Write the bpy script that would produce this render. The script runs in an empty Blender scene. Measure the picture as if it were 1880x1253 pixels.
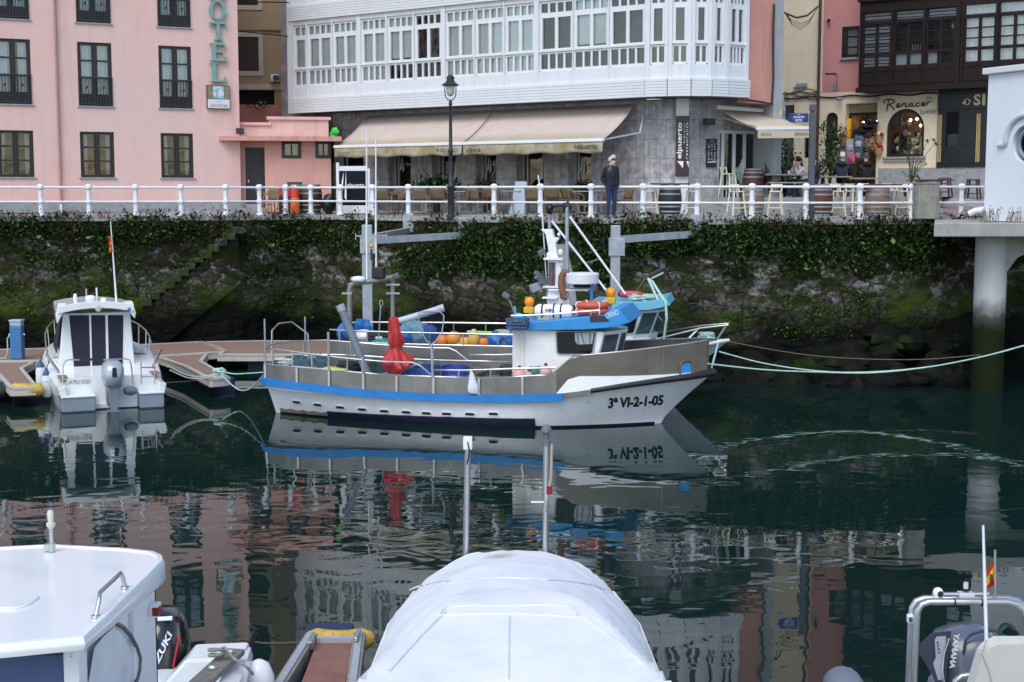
import bpy,math,random
from mathutils import Vector as V,Matrix as MX,noise
from mathutils.bvhtree import BVHTree
R=math.radians;pi=math.pi
rnd=random.Random(11)
SC=bpy.context.scene;COL=SC.collection
HC=5.35;F=2611.0;PIT=R(6.0)
CP,SP=math.cos(PIT),math.sin(PIT)
QZ=HC-.8
def ray(px,py):
 a=(px-940)/F;b=(626.5-py)/F
 return V((a,CP+b*SP,-SP+b*CP))
CAM=V((0,0,HC))
def P(px,py,Y):
 d=ray(px,py);return CAM+d*(Y/d.y)
def G(px,py,z):
 d=ray(px,py);return CAM+d*((z-HC)/d.z)
def lerp(a,b,t):return a+(b-a)*t
def interp(tab,x):
 if x<=tab[0][0]:return tab[0][1]
 for(a,u),(b,w)in zip(tab,tab[1:]):
  if x<=b:return lerp(u,w,(x-a)/(b-a))
 return tab[-1][1]
def sm(tab,x):
 for i in range(len(tab)-1):
  if x<=tab[i+1][0]or i==len(tab)-2:
   x0,y0=tab[i];x1,y1=tab[i+1]
   xm,ym=tab[max(i-1,0)];xp,yp=tab[min(i+2,len(tab)-1)]
   m0=(y1-ym)/(x1-xm)if x1!=xm else 0;m1=(yp-y0)/(xp-x0)if xp!=x0 else 0
   h=x1-x0;t=min(max((x-x0)/h,0),1);t2=t*t;t3=t2*t
   return(2*t3-3*t2+1)*y0+(t3-2*t2+t)*h*m0+(-2*t3+3*t2)*y1+(t3-t2)*h*m1
def frame(o,d):
 dx,dy=V((d[0],d[1])).normalized()
 return MX(((dx,-dy,0,o[0]),(dy,dx,0,o[1]),(0,0,1,o[2]if len(o)>2 else 0),(0,0,0,1)))
def hit_plane(fr,px,py,c=0):
 inv=fr.inverted();o=inv@CAM;d=inv.to_3x3()@ray(px,py)
 t=(c-o.y)/d.y;p=o+d*t
 return p.x,p.z
_tc={}
def text_polys(s,shear=0,bold=0,space=1):
 k=(s,shear,bold,space)
 if k not in _tc:
  c=bpy.data.curves.new('t','FONT');c.body=s;c.shear=shear;c.offset=bold;c.space_character=space
  c.resolution_u=3
  o=bpy.data.objects.new('t',c)
  me=bpy.data.meshes.new_from_object(o)
  vs=[(v.co.x,v.co.y)for v in me.vertices];fs=[tuple(p.vertices)for p in me.polygons]
  bpy.data.objects.remove(o);bpy.data.meshes.remove(me);bpy.data.curves.remove(c)
  x0=min(v[0]for v in vs);x1=max(v[0]for v in vs);y0=min(v[1]for v in vs);y1=max(v[1]for v in vs)
  _tc[k]=([((x-x0)/(x1-x0),(y-y0)/(y1-y0))for x,y in vs],fs,(x1-x0)/(y1-y0))
 return _tc[k]
class MB:
 def __init__(s,xf=None):s.v=[];s.f=[];s.m=[];s.k=0;s.xf=xf
 def add(s,vs,fs):
  n=len(s.v)
  if s.xf is not None:vs=[s.xf@V(v)for v in vs]
  s.v+=[tuple(v)for v in vs];s.f+=[tuple(i+n for i in f)for f in fs];s.m+=[s.k]*len(fs)
  return s
 def box(s,x0,x1,y0,y1,z0,z1):
  return s.add([(x,y,z)for x in(x0,x1)for y in(y0,y1)for z in(z0,z1)],[(0,1,3,2),(4,6,7,5),(0,4,5,1),(2,3,7,6),(0,2,6,4),(1,5,7,3)])
 def cbox(s,c,d,rz=0,rx=0,ry=0):
  m=MX.Translation(c)@MX.Rotation(rz,4,'Z')@MX.Rotation(ry,4,'Y')@MX.Rotation(rx,4,'X')
  a,b,e=d[0]/2,d[1]/2,d[2]/2
  return s.add([m@V((x,y,z))for x in(-a,a)for y in(-b,b)for z in(-e,e)],[(0,1,3,2),(4,6,7,5),(0,4,5,1),(2,3,7,6),(0,2,6,4),(1,5,7,3)])
 def bar(s,p,q,w,h=None):
  p,q=V(p),V(q);h=h or w;d=(q-p).normalized()
  u=d.cross(V((0,0,1)));u=V((1,0,0))if u.length<1e-4 else u.normalized();n=u.cross(d)
  vs=[o+u*a*w/2+n*b*h/2 for o in(p,q)for a,b in((-1,-1),(1,-1),(1,1),(-1,1))]
  return s.add(vs,[(0,3,2,1),(4,5,6,7),(0,1,5,4),(1,2,6,5),(2,3,7,6),(3,0,4,7)])
 def quad(s,*p):return s.add(p,[tuple(range(len(p)))])
 def loft(s,rings,cap=True,closed=True):
  n=len(rings[0]);vs=[p for r in rings for p in r];fs=[]
  for i in range(len(rings)-1):
   for j in range(n if closed else n-1):
    a=i*n+j;b=i*n+(j+1)%n;fs.append((a,b,b+n,a+n))
  if cap and closed:fs+=[tuple(range(n-1,-1,-1)),tuple(range((len(rings)-1)*n,len(rings)*n))]
  return s.add(vs,fs)
 def tube(s,pts,r,n=8,loop=False):
  pts=[V(p)for p in pts];rings=[];N=len(pts);u=None
  for i,p in enumerate(pts):
   a=pts[i-1]if(i or loop)else p;b=pts[(i+1)%N]if(i<N-1 or loop)else p
   d=(b-a).normalized()
   if u is None:u=d.orthogonal().normalized()
   else:
    u=u-d*u.dot(d);u=u.normalized()if u.length>1e-5 else d.orthogonal().normalized()
   w=d.cross(u);q=r[i]if isinstance(r,(list,tuple))else r
   rings.append([p+u*math.cos(2*pi*k/n)*q+w*math.sin(2*pi*k/n)*q for k in range(n)])
  if loop:rings.append(rings[0])
  return s.loft(rings,not loop)
 def cyl(s,p,q,r,n=12,r2=None):return s.tube([p,q],[r,r if r2 is None else r2],n)
 def lathe(s,c,prof,n=16,ax=None):
  m=MX.Translation(c)@(ax.to_4x4()if ax else MX.Identity(4))
  return s.loft([[m@V((math.cos(2*pi*k/n)*r,math.sin(2*pi*k/n)*r,z))for k in range(n)]for r,z in prof])
 def blob(s,c,d,seed=0,amp=.12,nu=14,nv=9,fs=2.0,sq=1.0):
  rings=[]
  for j in range(nv+1):
   th=pi*(j+.02)/(nv+.04);row=[]
   for i in range(nu):
    ph=2*pi*i/nu
    q=V((math.sin(th)*math.cos(ph),math.sin(th)*math.sin(ph),math.cos(th)))
    if sq!=1:q=V([math.copysign(abs(t)**sq,t)for t in q])
    k=1+amp*2*noise.noise(q*fs+V((seed*7.3,seed*3.1,0)))
    row.append(V(c)+V((q.x*d[0]*k,q.y*d[1]*k,q.z*d[2]*k)))
   rings.append(row)
  return s.loft(rings)
 def prism(s,poly,y0,y1):
  n=len(poly);vs=[(x,y0,z)for x,z in poly]+[(x,y1,z)for x,z in poly]
  return s.add(vs,[tuple(range(n)),tuple(range(2*n-1,n-1,-1))]+[(i,i+n,(i+1)%n+n,(i+1)%n)for i in range(n)])
 def text(s,st,x0,z0,w,h,y,shear=0,bold=0,vert=False,thick=.006,space=1,fn=None):
  vs,fs,_=text_polys(st,shear,bold,space)
  if vert:q=[(x0+(1-b)*w,z0+a*h)for a,b in vs]
  else:q=[(x0+a*w,z0+b*h)for a,b in vs]
  if fn:return s.add([fn(a,b)for a,b in q],fs)
  return s.add([(a,y,b)for a,b in q],fs)
 def wall(s,x0,x1,z0,z1,holes,y=0,dep=.2,back=0,room=None):
  xs=sorted({x0,x1,*[h[0]for h in holes],*[h[1]for h in holes]});zs=sorted({z0,z1,*[h[2]for h in holes],*[h[3]for h in holes]})
  xs=[x for x in xs if x0<=x<=x1];zs=[z for z in zs if z0<=z<=z1]
  for a,b in zip(xs,xs[1:]):
   for c,d in zip(zs,zs[1:]):
    mx,mz=(a+b)/2,(c+d)/2
    if any(h[0]<mx<h[1]and h[2]<mz<h[3]for h in holes):continue
    s.quad((a,y,c),(b,y,c),(b,y,d),(a,y,d))
  k=s.k
  for a,b,c,d in holes:
   e=y+dep
   s.k=k
   for p,q in(((a,c),(a,d)),((a,d),(b,d)),((b,d),(b,c)),((b,c),(a,c))):
    s.quad((p[0],y,p[1]),(q[0],y,q[1]),(q[0],e,q[1]),(p[0],e,p[1]))
   if room:
    s.k=1;g=e+room;w=.15
    s.quad((a-w,g,c-w),(b+w,g,c-w),(b+w,g,d+w),(a-w,g,d+w))
    for p,q in(((a-w,c-w),(a-w,d+w)),((a-w,d+w),(b+w,d+w)),((b+w,d+w),(b+w,c-w)),((b+w,c-w),(a-w,c-w))):
     s.quad((p[0],e,p[1]),(q[0],e,q[1]),(q[0],g,q[1]),(p[0],g,p[1]))
  s.k=k
  return s
 def build(s,name,mats,parent=None,smooth=None,w=False,bevel=0,sub=0,solid=0):
  me=bpy.data.meshes.new(name)
  vs=s.v
  if w and parent is not None:
   inv=WM(parent).inverted();vs=[tuple(inv@V(v))for v in vs]
  me.from_pydata(vs,[],s.f);me.validate(verbose=False)
  if not isinstance(mats,(list,tuple)):mats=[mats]
  for m in mats:me.materials.append(m)
  if len(mats)>1 and len(me.polygons)==len(s.m):me.polygons.foreach_set('material_index',s.m)
  if smooth is not None:
   me.polygons.foreach_set('use_smooth',[True]*len(me.polygons));me.set_sharp_from_angle(angle=R(smooth))
  me.update()
  o=bpy.data.objects.new(name,me);COL.objects.link(o)
  if parent is not None:o.parent=parent
  if solid:md=o.modifiers.new('s','SOLIDIFY');md.thickness=solid
  if bevel:md=o.modifiers.new('b','BEVEL');md.width=bevel;md.segments=2;md.limit_method='ANGLE'
  if sub:md=o.modifiers.new('u','SUBSURF');md.levels=sub;md.render_levels=sub
  return o
def words(name,mt_,parent,xf,*calls):
 for c in calls:m_=MB(xf);m_.text(*c[:-1],**c[-1]);m_.build(name,mt_,parent,w=xf is not None)
def WM(o):
 m=o.matrix_basis.copy()
 while o.parent:o=o.parent;m=o.matrix_basis@m
 return m
def tag(o,label=None,cat=None,group=None,kind=None):
 if label:o['label']=label
 if cat:o['category']=cat
 if group:o['group']=group
 if kind:o['kind']=kind
 return o
def thing(name,label,cat,loc=(0,0,0),rz=0,group=None,fr=None):
 o=bpy.data.objects.new(name,None);COL.objects.link(o);o.empty_display_size=.2
 if fr is not None:o.location=fr.to_translation();o.rotation_euler=(0,0,math.atan2(fr[1][0],fr[0][0]))
 else:o.location=loc;o.rotation_euler=(0,0,rz)
 return tag(o,label,cat,group)
def copy_tree(o,parent=None,loc=None,rz=None,label=None,sc=None):
 c=o.copy();COL.objects.link(c)
 if parent is not None:c.parent=parent
 if loc is not None:c.location=loc
 if rz is not None:c.rotation_euler=(0,0,rz)
 if sc is not None:c.scale=(sc,sc,sc)
 if label:c['label']=label
 for ch in[q for q in KIDS(o)]:copy_tree(ch,c)
 return c
def KIDS(o):return[q for q in COL.objects if q.parent==o]
_mats={}
def nodes(m):return m.node_tree.nodes,m.node_tree.links
def mat(name,c,r=.6,m=0,var=.12,sc=3,streak=0,bump=0,bsc=30,c2=None,c2lo=.55,c2hi=.7,c2sc=2,spec=.5,coat=0,streakc=None):
 if name in _mats:return _mats[name]
 mt=bpy.data.materials.new(name);mt.use_nodes=True;N,L=nodes(mt)
 b=N['Principled BSDF'];b.inputs['Roughness'].default_value=r;b.inputs['Metallic'].default_value=m
 b.inputs['Specular IOR Level'].default_value=spec;b.inputs['Coat Weight'].default_value=coat
 tc=N.new('ShaderNodeTexCoord')
 nz=N.new('ShaderNodeTexNoise');nz.inputs['Scale'].default_value=sc;nz.inputs['Detail'].default_value=6;nz.inputs['Roughness'].default_value=.6
 L.new(tc.outputs['Object'],nz.inputs['Vector'])
 rp=N.new('ShaderNodeValToRGB');e=rp.color_ramp.elements
 e[0].position=.3;e[1].position=.7
 e[0].color=(*[x*(1-var)for x in c],1);e[1].color=(*[min(1,x*(1+var))for x in c],1)
 L.new(nz.outputs['Fac'],rp.inputs['Fac']);col=rp.outputs['Color']
 def over(col,color,scale,lo,hi,det=5,amt=1.0):
  n2=N.new('ShaderNodeTexNoise');n2.inputs['Detail'].default_value=det;n2.inputs['Roughness'].default_value=.65
  n2.inputs['Scale'].default_value=1
  mp=N.new('ShaderNodeMapping');mp.inputs['Scale'].default_value=scale;mp.inputs['Location'].default_value=(3.1,1.7,5.3)
  L.new(tc.outputs['Object'],mp.inputs['Vector']);L.new(mp.outputs['Vector'],n2.inputs['Vector'])
  mr=N.new('ShaderNodeMapRange');mr.inputs['From Min'].default_value=lo;mr.inputs['From Max'].default_value=hi;mr.inputs['To Max'].default_value=amt
  L.new(n2.outputs['Fac'],mr.inputs['Value'])
  mx=N.new('ShaderNodeMix');mx.data_type='RGBA'
  L.new(mr.outputs['Result'],mx.inputs['Factor']);L.new(col,mx.inputs['A']);mx.inputs['B'].default_value=(*color,1)
  return mx.outputs['Result']
 if c2:col=over(col,c2,(c2sc,)*3,c2lo,c2hi)
 if streak:col=over(col,streakc or[x*.45 for x in c],(6,6,.35),.5,.8,6,streak)
 L.new(col,b.inputs['Base Color'])
 rr=N.new('ShaderNodeMapRange');rr.inputs['To Min'].default_value=max(.02,r*.85);rr.inputs['To Max'].default_value=min(1,r*1.15)
 L.new(nz.outputs['Fac'],rr.inputs['Value']);L.new(rr.outputs['Result'],b.inputs['Roughness'])
 if bump:
  n3=N.new('ShaderNodeTexNoise');n3.inputs['Scale'].default_value=bsc;n3.inputs['Detail'].default_value=5
  L.new(tc.outputs['Object'],n3.inputs['Vector'])
  bp=N.new('ShaderNodeBump');bp.inputs['Strength'].default_value=1;bp.inputs['Distance'].default_value=bump
  L.new(n3.outputs['Fac'],bp.inputs['Height']);L.new(bp.outputs['Normal'],b.inputs['Normal'])
 _mats[name]=mt;mt.diffuse_color=(*c,1);return mt
def glassmat(name,tint=(.9,.95,.95),base=.08):
 mt=bpy.data.materials.new(name);mt.use_nodes=True;N,L=nodes(mt);N.remove(N['Principled BSDF'])
 tr=N.new('ShaderNodeBsdfTransparent');tr.inputs['Color'].default_value=(*tint,1)
 gl=N.new('ShaderNodeBsdfGlossy');gl.inputs['Roughness'].default_value=.03
 lw=N.new('ShaderNodeFresnel');lw.inputs['IOR'].default_value=1.5
 ad=N.new('ShaderNodeMath');ad.operation='ADD';ad.inputs[1].default_value=base;ad.use_clamp=True
 tc=N.new('ShaderNodeTexCoord');nz=N.new('ShaderNodeTexNoise');nz.inputs['Scale'].default_value=1.3
 bp=N.new('ShaderNodeBump');bp.inputs['Distance'].default_value=.02;bp.inputs['Strength'].default_value=.6
 L.new(tc.outputs['Object'],nz.inputs['Vector']);L.new(nz.outputs['Fac'],bp.inputs['Height']);L.new(bp.outputs['Normal'],gl.inputs['Normal'])
 mx=N.new('ShaderNodeMixShader');L.new(lw.outputs['Fac'],ad.inputs[0]);L.new(ad.outputs[0],mx.inputs['Fac'])
 L.new(tr.outputs[0],mx.inputs[1]);L.new(gl.outputs[0],mx.inputs[2]);L.new(mx.outputs[0],N['Material Output'].inputs['Surface'])
 return mt
M_=lambda n:_mats[n]
glass=glassmat('window_glass');dglass=glassmat('dark_glass',(.35,.4,.42),.06);cglass=glassmat('clear_glass',(.93,.97,.96),.03)
pink=mat('pink_render',(.76,.50,.45),.85,streak=.4,streakc=(.56,.36,.33),var=.07,sc=1.2,bump=.004,c2=(.72,.52,.48),c2sc=.35,c2lo=.45,c2hi=.65)
pink2=mat('salmon_render',(.70,.375,.315),.85,streak=.3,var=.07,sc=1.5,bump=.004)
pink3=mat('old_red_render',(.52,.20,.17),.85,streak=.5,streakc=(.2,.1,.09),var=.1,sc=1.5,bump=.004)
rose=mat('rose_render',(.56,.245,.235),.85,var=.06,streak=.15,bump=.003)
cream=mat('cream_render',(.76,.645,.47),.85,var=.06,streak=.18,bump=.003)
tan=mat('tan_render',(.36,.27,.17),.85,var=.06,streak=.2,bump=.003)
darkroom=mat('dark_interior',(.035,.032,.03),.9)
warmroom=mat('warm_interior',(.30,.17,.08),.9,var=.5,sc=2)
brown=mat('dark_brown_paint',(.018,.014,.013),.45)
woodbrown=mat('gallery_timber',(.016,.009,.008),.6,var=.3,spec=.25)
whitep=mat('white_paint',(.70,.725,.74),.45,var=.03,streak=.14,streakc=(.42,.42,.40),sc=1.5)
whiteclean=mat('white_gloss',(.80,.81,.83),.3,var=.02)
gel=mat('white_gelcoat',(.79,.82,.82),.22,var=.02,coat=.4,sc=1,c2=(.68,.68,.64),c2sc=1.4,c2lo=.55,c2hi=.8)
gelold=mat('aged_white_hull',(.88,.90,.93),.4,var=.03,streak=.3,streakc=(.60,.52,.40),sc=1.2,c2=(.45,.32,.19),c2sc=3.2,c2lo=.68,c2hi=.76)
curtain=mat('net_curtain',(.86,.87,.88),.9,var=.08,sc=3)
blind=mat('pale_blind',(.80,.86,.83),.8,var=.1,sc=1.2)
stone=mat('grey_limestone',(.27,.265,.27),.7,var=.3,sc=2.2,streak=.5,streakc=(.13,.125,.12),c2=(.42,.415,.42),c2sc=3,c2lo=.5,c2hi=.75,bump=.004,bsc=8)
granite=mat('granite_plinth',(.30,.31,.32),.8,var=.2,sc=6)
conc=mat('concrete',(.34,.34,.33),.85,var=.15,sc=2,streak=.5,streakc=(.10,.11,.08),bump=.006,bsc=12)
concwhite=mat('painted_concrete',(.60,.62,.63),.75,var=.08,streak=.3,sc=2)
galv=mat('galvanised_steel',(.36,.40,.44),.5,m=.35,var=.2,sc=4,streak=.2)
steel=mat('stainless_steel',(.55,.55,.54),.28,m=.9,var=.1)
plate=mat('brushed_plate',(.25,.245,.235),.42,m=.75,var=.22,sc=1.6,streak=.3,streakc=(.14,.135,.125))
plate2=mat('bow_plate',(.19,.172,.148),.42,m=.7,var=.2,sc=1.4,streak=.25)
alu=mat('aluminium',(.58,.60,.62),.4,m=.6,var=.1)
iron=mat('dark_iron',(.035,.038,.045),.45,m=.3,var=.2)
black=mat('black_plastic',(.012,.012,.014),.45)
navy=mat('navy_canvas',(.012,.012,.028),.7)
blue=mat('bright_blue_paint',(.02,.20,.54),.42,var=.12,streak=.2,c2=(.25,.33,.42),c2sc=5,c2lo=.66,c2hi=.72)
lblue=mat('light_blue_paint',(.03,.27,.62),.42,var=.08,streak=.15)
sky2=mat('pale_blue_paint',(.16,.46,.62),.45,var=.06)
navyp=mat('navy_antifoul',(.008,.012,.035),.5,var=.3)
bluetarp=mat('blue_tarpaulin',(.03,.17,.48),.5,var=.2,sc=6)
tealtarp=mat('teal_tarpaulin',(.13,.27,.34),.6,var=.15,sc=5)
redcover=mat('red_cover',(.42,.022,.022),.5,var=.2,sc=6,bump=.01,bsc=9)
orange=mat('orange_plastic',(.72,.27,.05),.4,var=.15,c2=(.74,.42,.12),c2sc=6)
orange2=mat('buoy_orange',(.70,.30,.05),.45,var=.12,sc=5)
redor=mat('lifebuoy_red',(.55,.10,.06),.5,var=.12)
amber=mat('amber_lens',(.85,.30,.01),.2)
yellow=mat('yellow_foam',(.55,.36,.06),.6,var=.2,sc=8,c2=(.30,.2,.05),c2sc=9)
lime=mat('lime_plastic',(.55,.70,.08),.45)
teak=mat('composite_deck',(.30,.17,.12),.7,var=.2,sc=5)
greyhull=mat('grey_hull',(.23,.28,.33),.4,var=.08)
motorgrey=mat('silver_cowling',(.42,.47,.52),.28,m=.3,var=.05)
motordark=mat('dark_cowling',(.03,.035,.05),.25,coat=.5)
motorblue=mat('slate_cowling',(.10,.12,.16),.3,coat=.4)
rope=mat('mooring_rope',(.42,.62,.56),.9,var=.2,sc=20)
ropew=mat('pale_rope',(.55,.56,.52),.9,var=.2,sc=20)
ropeb=mat('brown_rope',(.16,.12,.08),.9,var=.2,sc=20)
canvas=mat('white_boat_cover',(.80,.81,.83),.6,var=.025,sc=1.2,bump=.013,bsc=3.2,c2=(.66,.655,.62),c2sc=1.4,c2lo=.52,c2hi=.85)
canvas2=mat('grey_boat_cover',(.52,.50,.46),.7,var=.06,sc=2,bump=.01,bsc=5)
wicker=mat('wicker',(.17,.12,.07),.8,var=.3,sc=25)
alupipe=mat('brushed_leg',(.42,.48,.52),.4,m=.3)
paintwood=mat('cream_stool_paint',(.66,.61,.48),.6,var=.1,sc=9)
oak=mat('barrel_oak',(.20,.13,.09),.75,var=.3,sc=6,c2=(.32,.27,.22),c2sc=7)
oakred=mat('stained_oak',(.09,.035,.025),.6,var=.3,sc=6)
blackbarrel=mat('black_barrel',(.012,.015,.018),.45)
hoop=mat('barrel_hoop',(.30,.34,.37),.5,m=.4)
greywood=mat('weathered_wood',(.25,.235,.21),.85,var=.3,sc=8)
leafa=mat('leaf_green',(.035,.075,.015),.7,var=.6,sc=3,spec=.2)
leafb=mat('leaf_dark',(.012,.026,.008),.7,var=.6,sc=3,spec=.12)
leafc=mat('weed_brown',(.045,.026,.015),.85,var=.6,sc=3,spec=.12)
leafd=mat('leaf_bright',(.10,.20,.03),.55,var=.4,sc=3)
skin=mat('skin',(.60,.37,.29),.55,var=.06)
hairgrey=mat('grey_hair',(.55,.54,.52),.8,var=.2,sc=40)
hairdark=mat('dark_hair',(.015,.011,.010),.6)
hairred=mat('auburn_hair',(.10,.03,.018),.6)
cloth_n=mat('navy_cloth',(.010,.013,.022),.8,var=.2)
jean=mat('denim',(.018,.035,.10),.85,var=.15)
cloth_w=mat('white_jacket',(.66,.65,.60),.8,var=.2,sc=14)
cloth_g=mat('taupe_cloth',(.12,.09,.08),.85)
pot=mat('dark_pot',(.025,.018,.016),.6)
terr=mat('terrace_stone',(.26,.27,.26),.8,var=.2,sc=3,c2=(.16,.2,.12),c2sc=2.5)
awn=mat('awning_fabric',(.55,.46,.405),.85,var=.06,sc=1.6,streak=.15,streakc=(.33,.27,.22))
awn2=mat('awning_beige',(.55,.47,.36),.85,var=.06,sc=1.5)
gold=mat('gold_trim',(.55,.42,.18),.4,m=.3)
ink=mat('black_lettering',(.015,.015,.017),.5)
inkw=mat('white_lettering',(.78,.80,.82),.5)
inkg=mat('grey_lettering',(.22,.20,.16),.7)
turq=mat('turquoise_letter',(.17,.36,.33),.5,var=.1,sc=6)
signbrown=mat('sign_brown',(.035,.016,.014),.4)
bluesign=mat('street_sign_blue',(.012,.022,.19),.4)
shopblack=mat('shopfront_black',(.008,.011,.015),.4)
sail=mat('frosted_film',(.50,.60,.58),.6)
def emis(name,c,s):
 mt=bpy.data.materials.new(name);mt.use_nodes=True;N,L=nodes(mt);b=N['Principled BSDF']
 b.inputs['Base Color'].default_value=(*c,1);b.inputs['Emission Color'].default_value=(*c,1);b.inputs['Emission Strength'].default_value=s
 return mt
lampglow=emis('lit_bulb',(1,.75,.42),9)
cam=bpy.data.objects.new('camera',bpy.data.cameras.new('camera'));COL.objects.link(cam)
cam.location=CAM;cam.rotation_euler=(R(90)-PIT,0,0);cam.data.sensor_width=36;cam.data.lens=F*36/1880
cam.data.clip_end=2000;cam.data.clip_start=.2;SC.camera=cam
w=bpy.data.worlds.new('World');SC.world=w;w.use_nodes=True;N,L=w.node_tree.nodes,w.node_tree.links
sk=N.new('ShaderNodeTexSky');sk.sky_type='NISHITA';sk.sun_disc=False;sk.sun_elevation=R(52);sk.sun_rotation=R(200)
sk.air_density=1.0;sk.dust_density=1.2;sk.ozone_density=.25
L.new(sk.outputs['Color'],N['Background'].inputs['Color']);N['Background'].inputs['Strength'].default_value=.12
sl=bpy.data.lights.new('sun','SUN');sl.energy=.9;sl.angle=R(40);sl.color=(1,.985,.96)
so=bpy.data.objects.new('sun',sl);COL.objects.link(so)
sd=V((math.sin(R(200))*math.cos(R(52)),math.cos(R(200))*math.cos(R(52)),math.sin(R(52))))
so.rotation_euler=sd.to_track_quat('Z','Y').to_euler();so.location=(0,-10,40)
SC.view_settings.view_transform='Standard';SC.view_settings.look='None';SC.view_settings.gamma=1;SC.view_settings.exposure=.95
SC.cycles.max_bounces=8;SC.cycles.transparent_max_bounces=12;SC.cycles.use_denoising=True
SC.cycles.caustics_reflective=True;SC.cycles.caustics_refractive=False
mt=bpy.data.materials.new('harbour_water');mt.use_nodes=True;N,L=nodes(mt);b=N['Principled BSDF']
b.inputs['Base Color'].default_value=(.0046,.0185,.0158,1);b.inputs['Roughness'].default_value=.012;b.inputs['IOR'].default_value=1.34
tc=N.new('ShaderNodeTexCoord')
def wnoise(scale,sx,sy,det,dist=0):
 mp=N.new('ShaderNodeMapping');mp.inputs['Scale'].default_value=(sx,sy,1);L.new(tc.outputs['Object'],mp.inputs['Vector'])
 n=N.new('ShaderNodeTexNoise');n.inputs['Scale'].default_value=scale;n.inputs['Detail'].default_value=det;n.inputs['Distortion'].default_value=dist
 n.inputs['Roughness'].default_value=.45
 L.new(mp.outputs['Vector'],n.inputs['Vector']);return n.outputs['Fac']
def mth(op,a,b2,clamp=False):
 n=N.new('ShaderNodeMath');n.operation=op;n.use_clamp=clamp
 for i,x in enumerate((a,b2)):
  if isinstance(x,(int,float)):n.inputs[i].default_value=x
  else:L.new(x,n.inputs[i])
 return n.outputs[0]
big=wnoise(.55,1.0,1.5,1,.6);mid=wnoise(1.35,1.0,1.35,0,1.2);fine=wnoise(5.5,1,1.2,1,.5)
patch=wnoise(.11,1,1.6,2)
sep=N.new('ShaderNodeSeparateXYZ');L.new(tc.outputs['Object'],sep.inputs[0])
rp=N.new('ShaderNodeValToRGB');L.new(mth('DIVIDE',sep.outputs['Y'],45),rp.inputs['Fac'])
e=rp.color_ramp.elements;e[0].position=0;e[0].color=(.2,)*3+(1,);e[1].position=1;e[1].color=(.06,)*3+(1,)
for p_,c_ in((.38,.28),(.47,.55),(.57,.75),(.65,.36),(.72,.08)):
 q=rp.color_ramp.elements.new(p_);q.color=(c_,c_,c_,1)
pm=N.new('ShaderNodeMapRange');pm.inputs['From Min'].default_value=.38;pm.inputs['From Max'].default_value=.62;pm.inputs['To Min'].default_value=.35;pm.inputs['To Max'].default_value=1.15
L.new(patch,pm.inputs['Value'])
h=mth('ADD',mth('ADD',mth('MULTIPLY',big,1.5),mth('MULTIPLY',mid,.75)),mth('MULTIPLY',fine,.045))
amt=mth('MULTIPLY',rp.outputs['Color'],pm.outputs['Result'])
bp=N.new('ShaderNodeBump');bp.inputs['Distance'].default_value=.011
L.new(amt,bp.inputs['Strength']);L.new(h,bp.inputs['Height']);L.new(bp.outputs['Normal'],b.inputs['Normal'])
m=MB();m.quad((-200,-220,0),(200,-220,0),(200,70,0),(-200,70,0))
tag(m.build('water',mt),kind='structure')
QP=[(-420,44.0),(-150,44.7),(-12,45.0),(76,45.3),(164,45.6),(250,45.9),(333,46.2),(415,46.6),(477,47.4),(525,48.2),(571,48.7),(625,48.0),(684,47.0),(750,45.9),(826,44.7),(907,43.6),(992,42.7),(1085,42.0),(1180,41.5),(1279,41.2),(1380,41.0),(1480,41.0),(1578,41.1),(1673,41.4),(1764,41.8),(1850,42.3),(2000,43.2),(2400,45.5)]
def qY(px):return sm(QP,px)
def qpt(px,z=QZ,off=0):
 Y=qY(px);p=P(px,400,Y);p.z=z
 a=P(px-6,400,qY(px-6));c=P(px+6,400,qY(px+6));t=(c-a);t.z=0;t.normalize()
 return p+V((t.y,-t.x,0))*off
def gz(px,Y):return QZ+.03*min(max(Y-qY(px)-.4,0),4)
mt=bpy.data.materials.new('quay_paving');mt.use_nodes=True;N,L=nodes(mt);b=N['Principled BSDF'];b.inputs['Roughness'].default_value=.75
tc=N.new('ShaderNodeTexCoord');br=N.new('ShaderNodeTexBrick');br.inputs['Scale'].default_value=2.2
br.inputs['Color1'].default_value=(.27,.20,.19,1);br.inputs['Color2'].default_value=(.31,.25,.24,1);br.inputs['Mortar'].default_value=(.15,.14,.13,1);br.inputs['Mortar Size'].default_value=.02
L.new(tc.outputs['Object'],br.inputs['Vector'])
nz=N.new('ShaderNodeTexNoise');nz.inputs['Scale'].default_value=.25;nz.inputs['Detail'].default_value=5;L.new(tc.outputs['Object'],nz.inputs['Vector'])
mr=N.new('ShaderNodeMapRange');mr.inputs['From Min'].default_value=.47;mr.inputs['From Max'].default_value=.53;L.new(nz.outputs['Fac'],mr.inputs['Value'])
mx=N.new('ShaderNodeMix');mx.data_type='RGBA';L.new(mr.outputs['Result'],mx.inputs['Factor']);L.new(br.outputs['Color'],mx.inputs['A']);mx.inputs['B'].default_value=(.33,.33,.33,1)
L.new(mx.outputs['Result'],b.inputs['Base Color'])
m=MB();pxs=list(range(-420,2401,20));rows=[]
for d in(.3,.8,4.4,60):
 rows.append([])
 for px in pxs:
  p=qpt(px);q=P(px,400,p.y+d);q.z=QZ+(0 if d<.5 else .03*min(d-.4,4));rows[-1].append(q)
m.loft(rows,cap=False,closed=False);tag(m.build('quay_pavement',mt),kind='structure')
m=MB();ring=[]
for px in pxs:
 a=qpt(px,QZ,.1);q=P(px,400,qY(px)+.32);q.z=QZ
 ring.append([V((a.x,a.y,QZ-.14)),V((a.x,a.y,QZ+.02)),V((q.x,q.y,QZ+.02)),V((q.x,q.y,QZ-.14))])
m.loft(ring,closed=True);tag(m.build('quay_kerb',conc),kind='structure')
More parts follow.
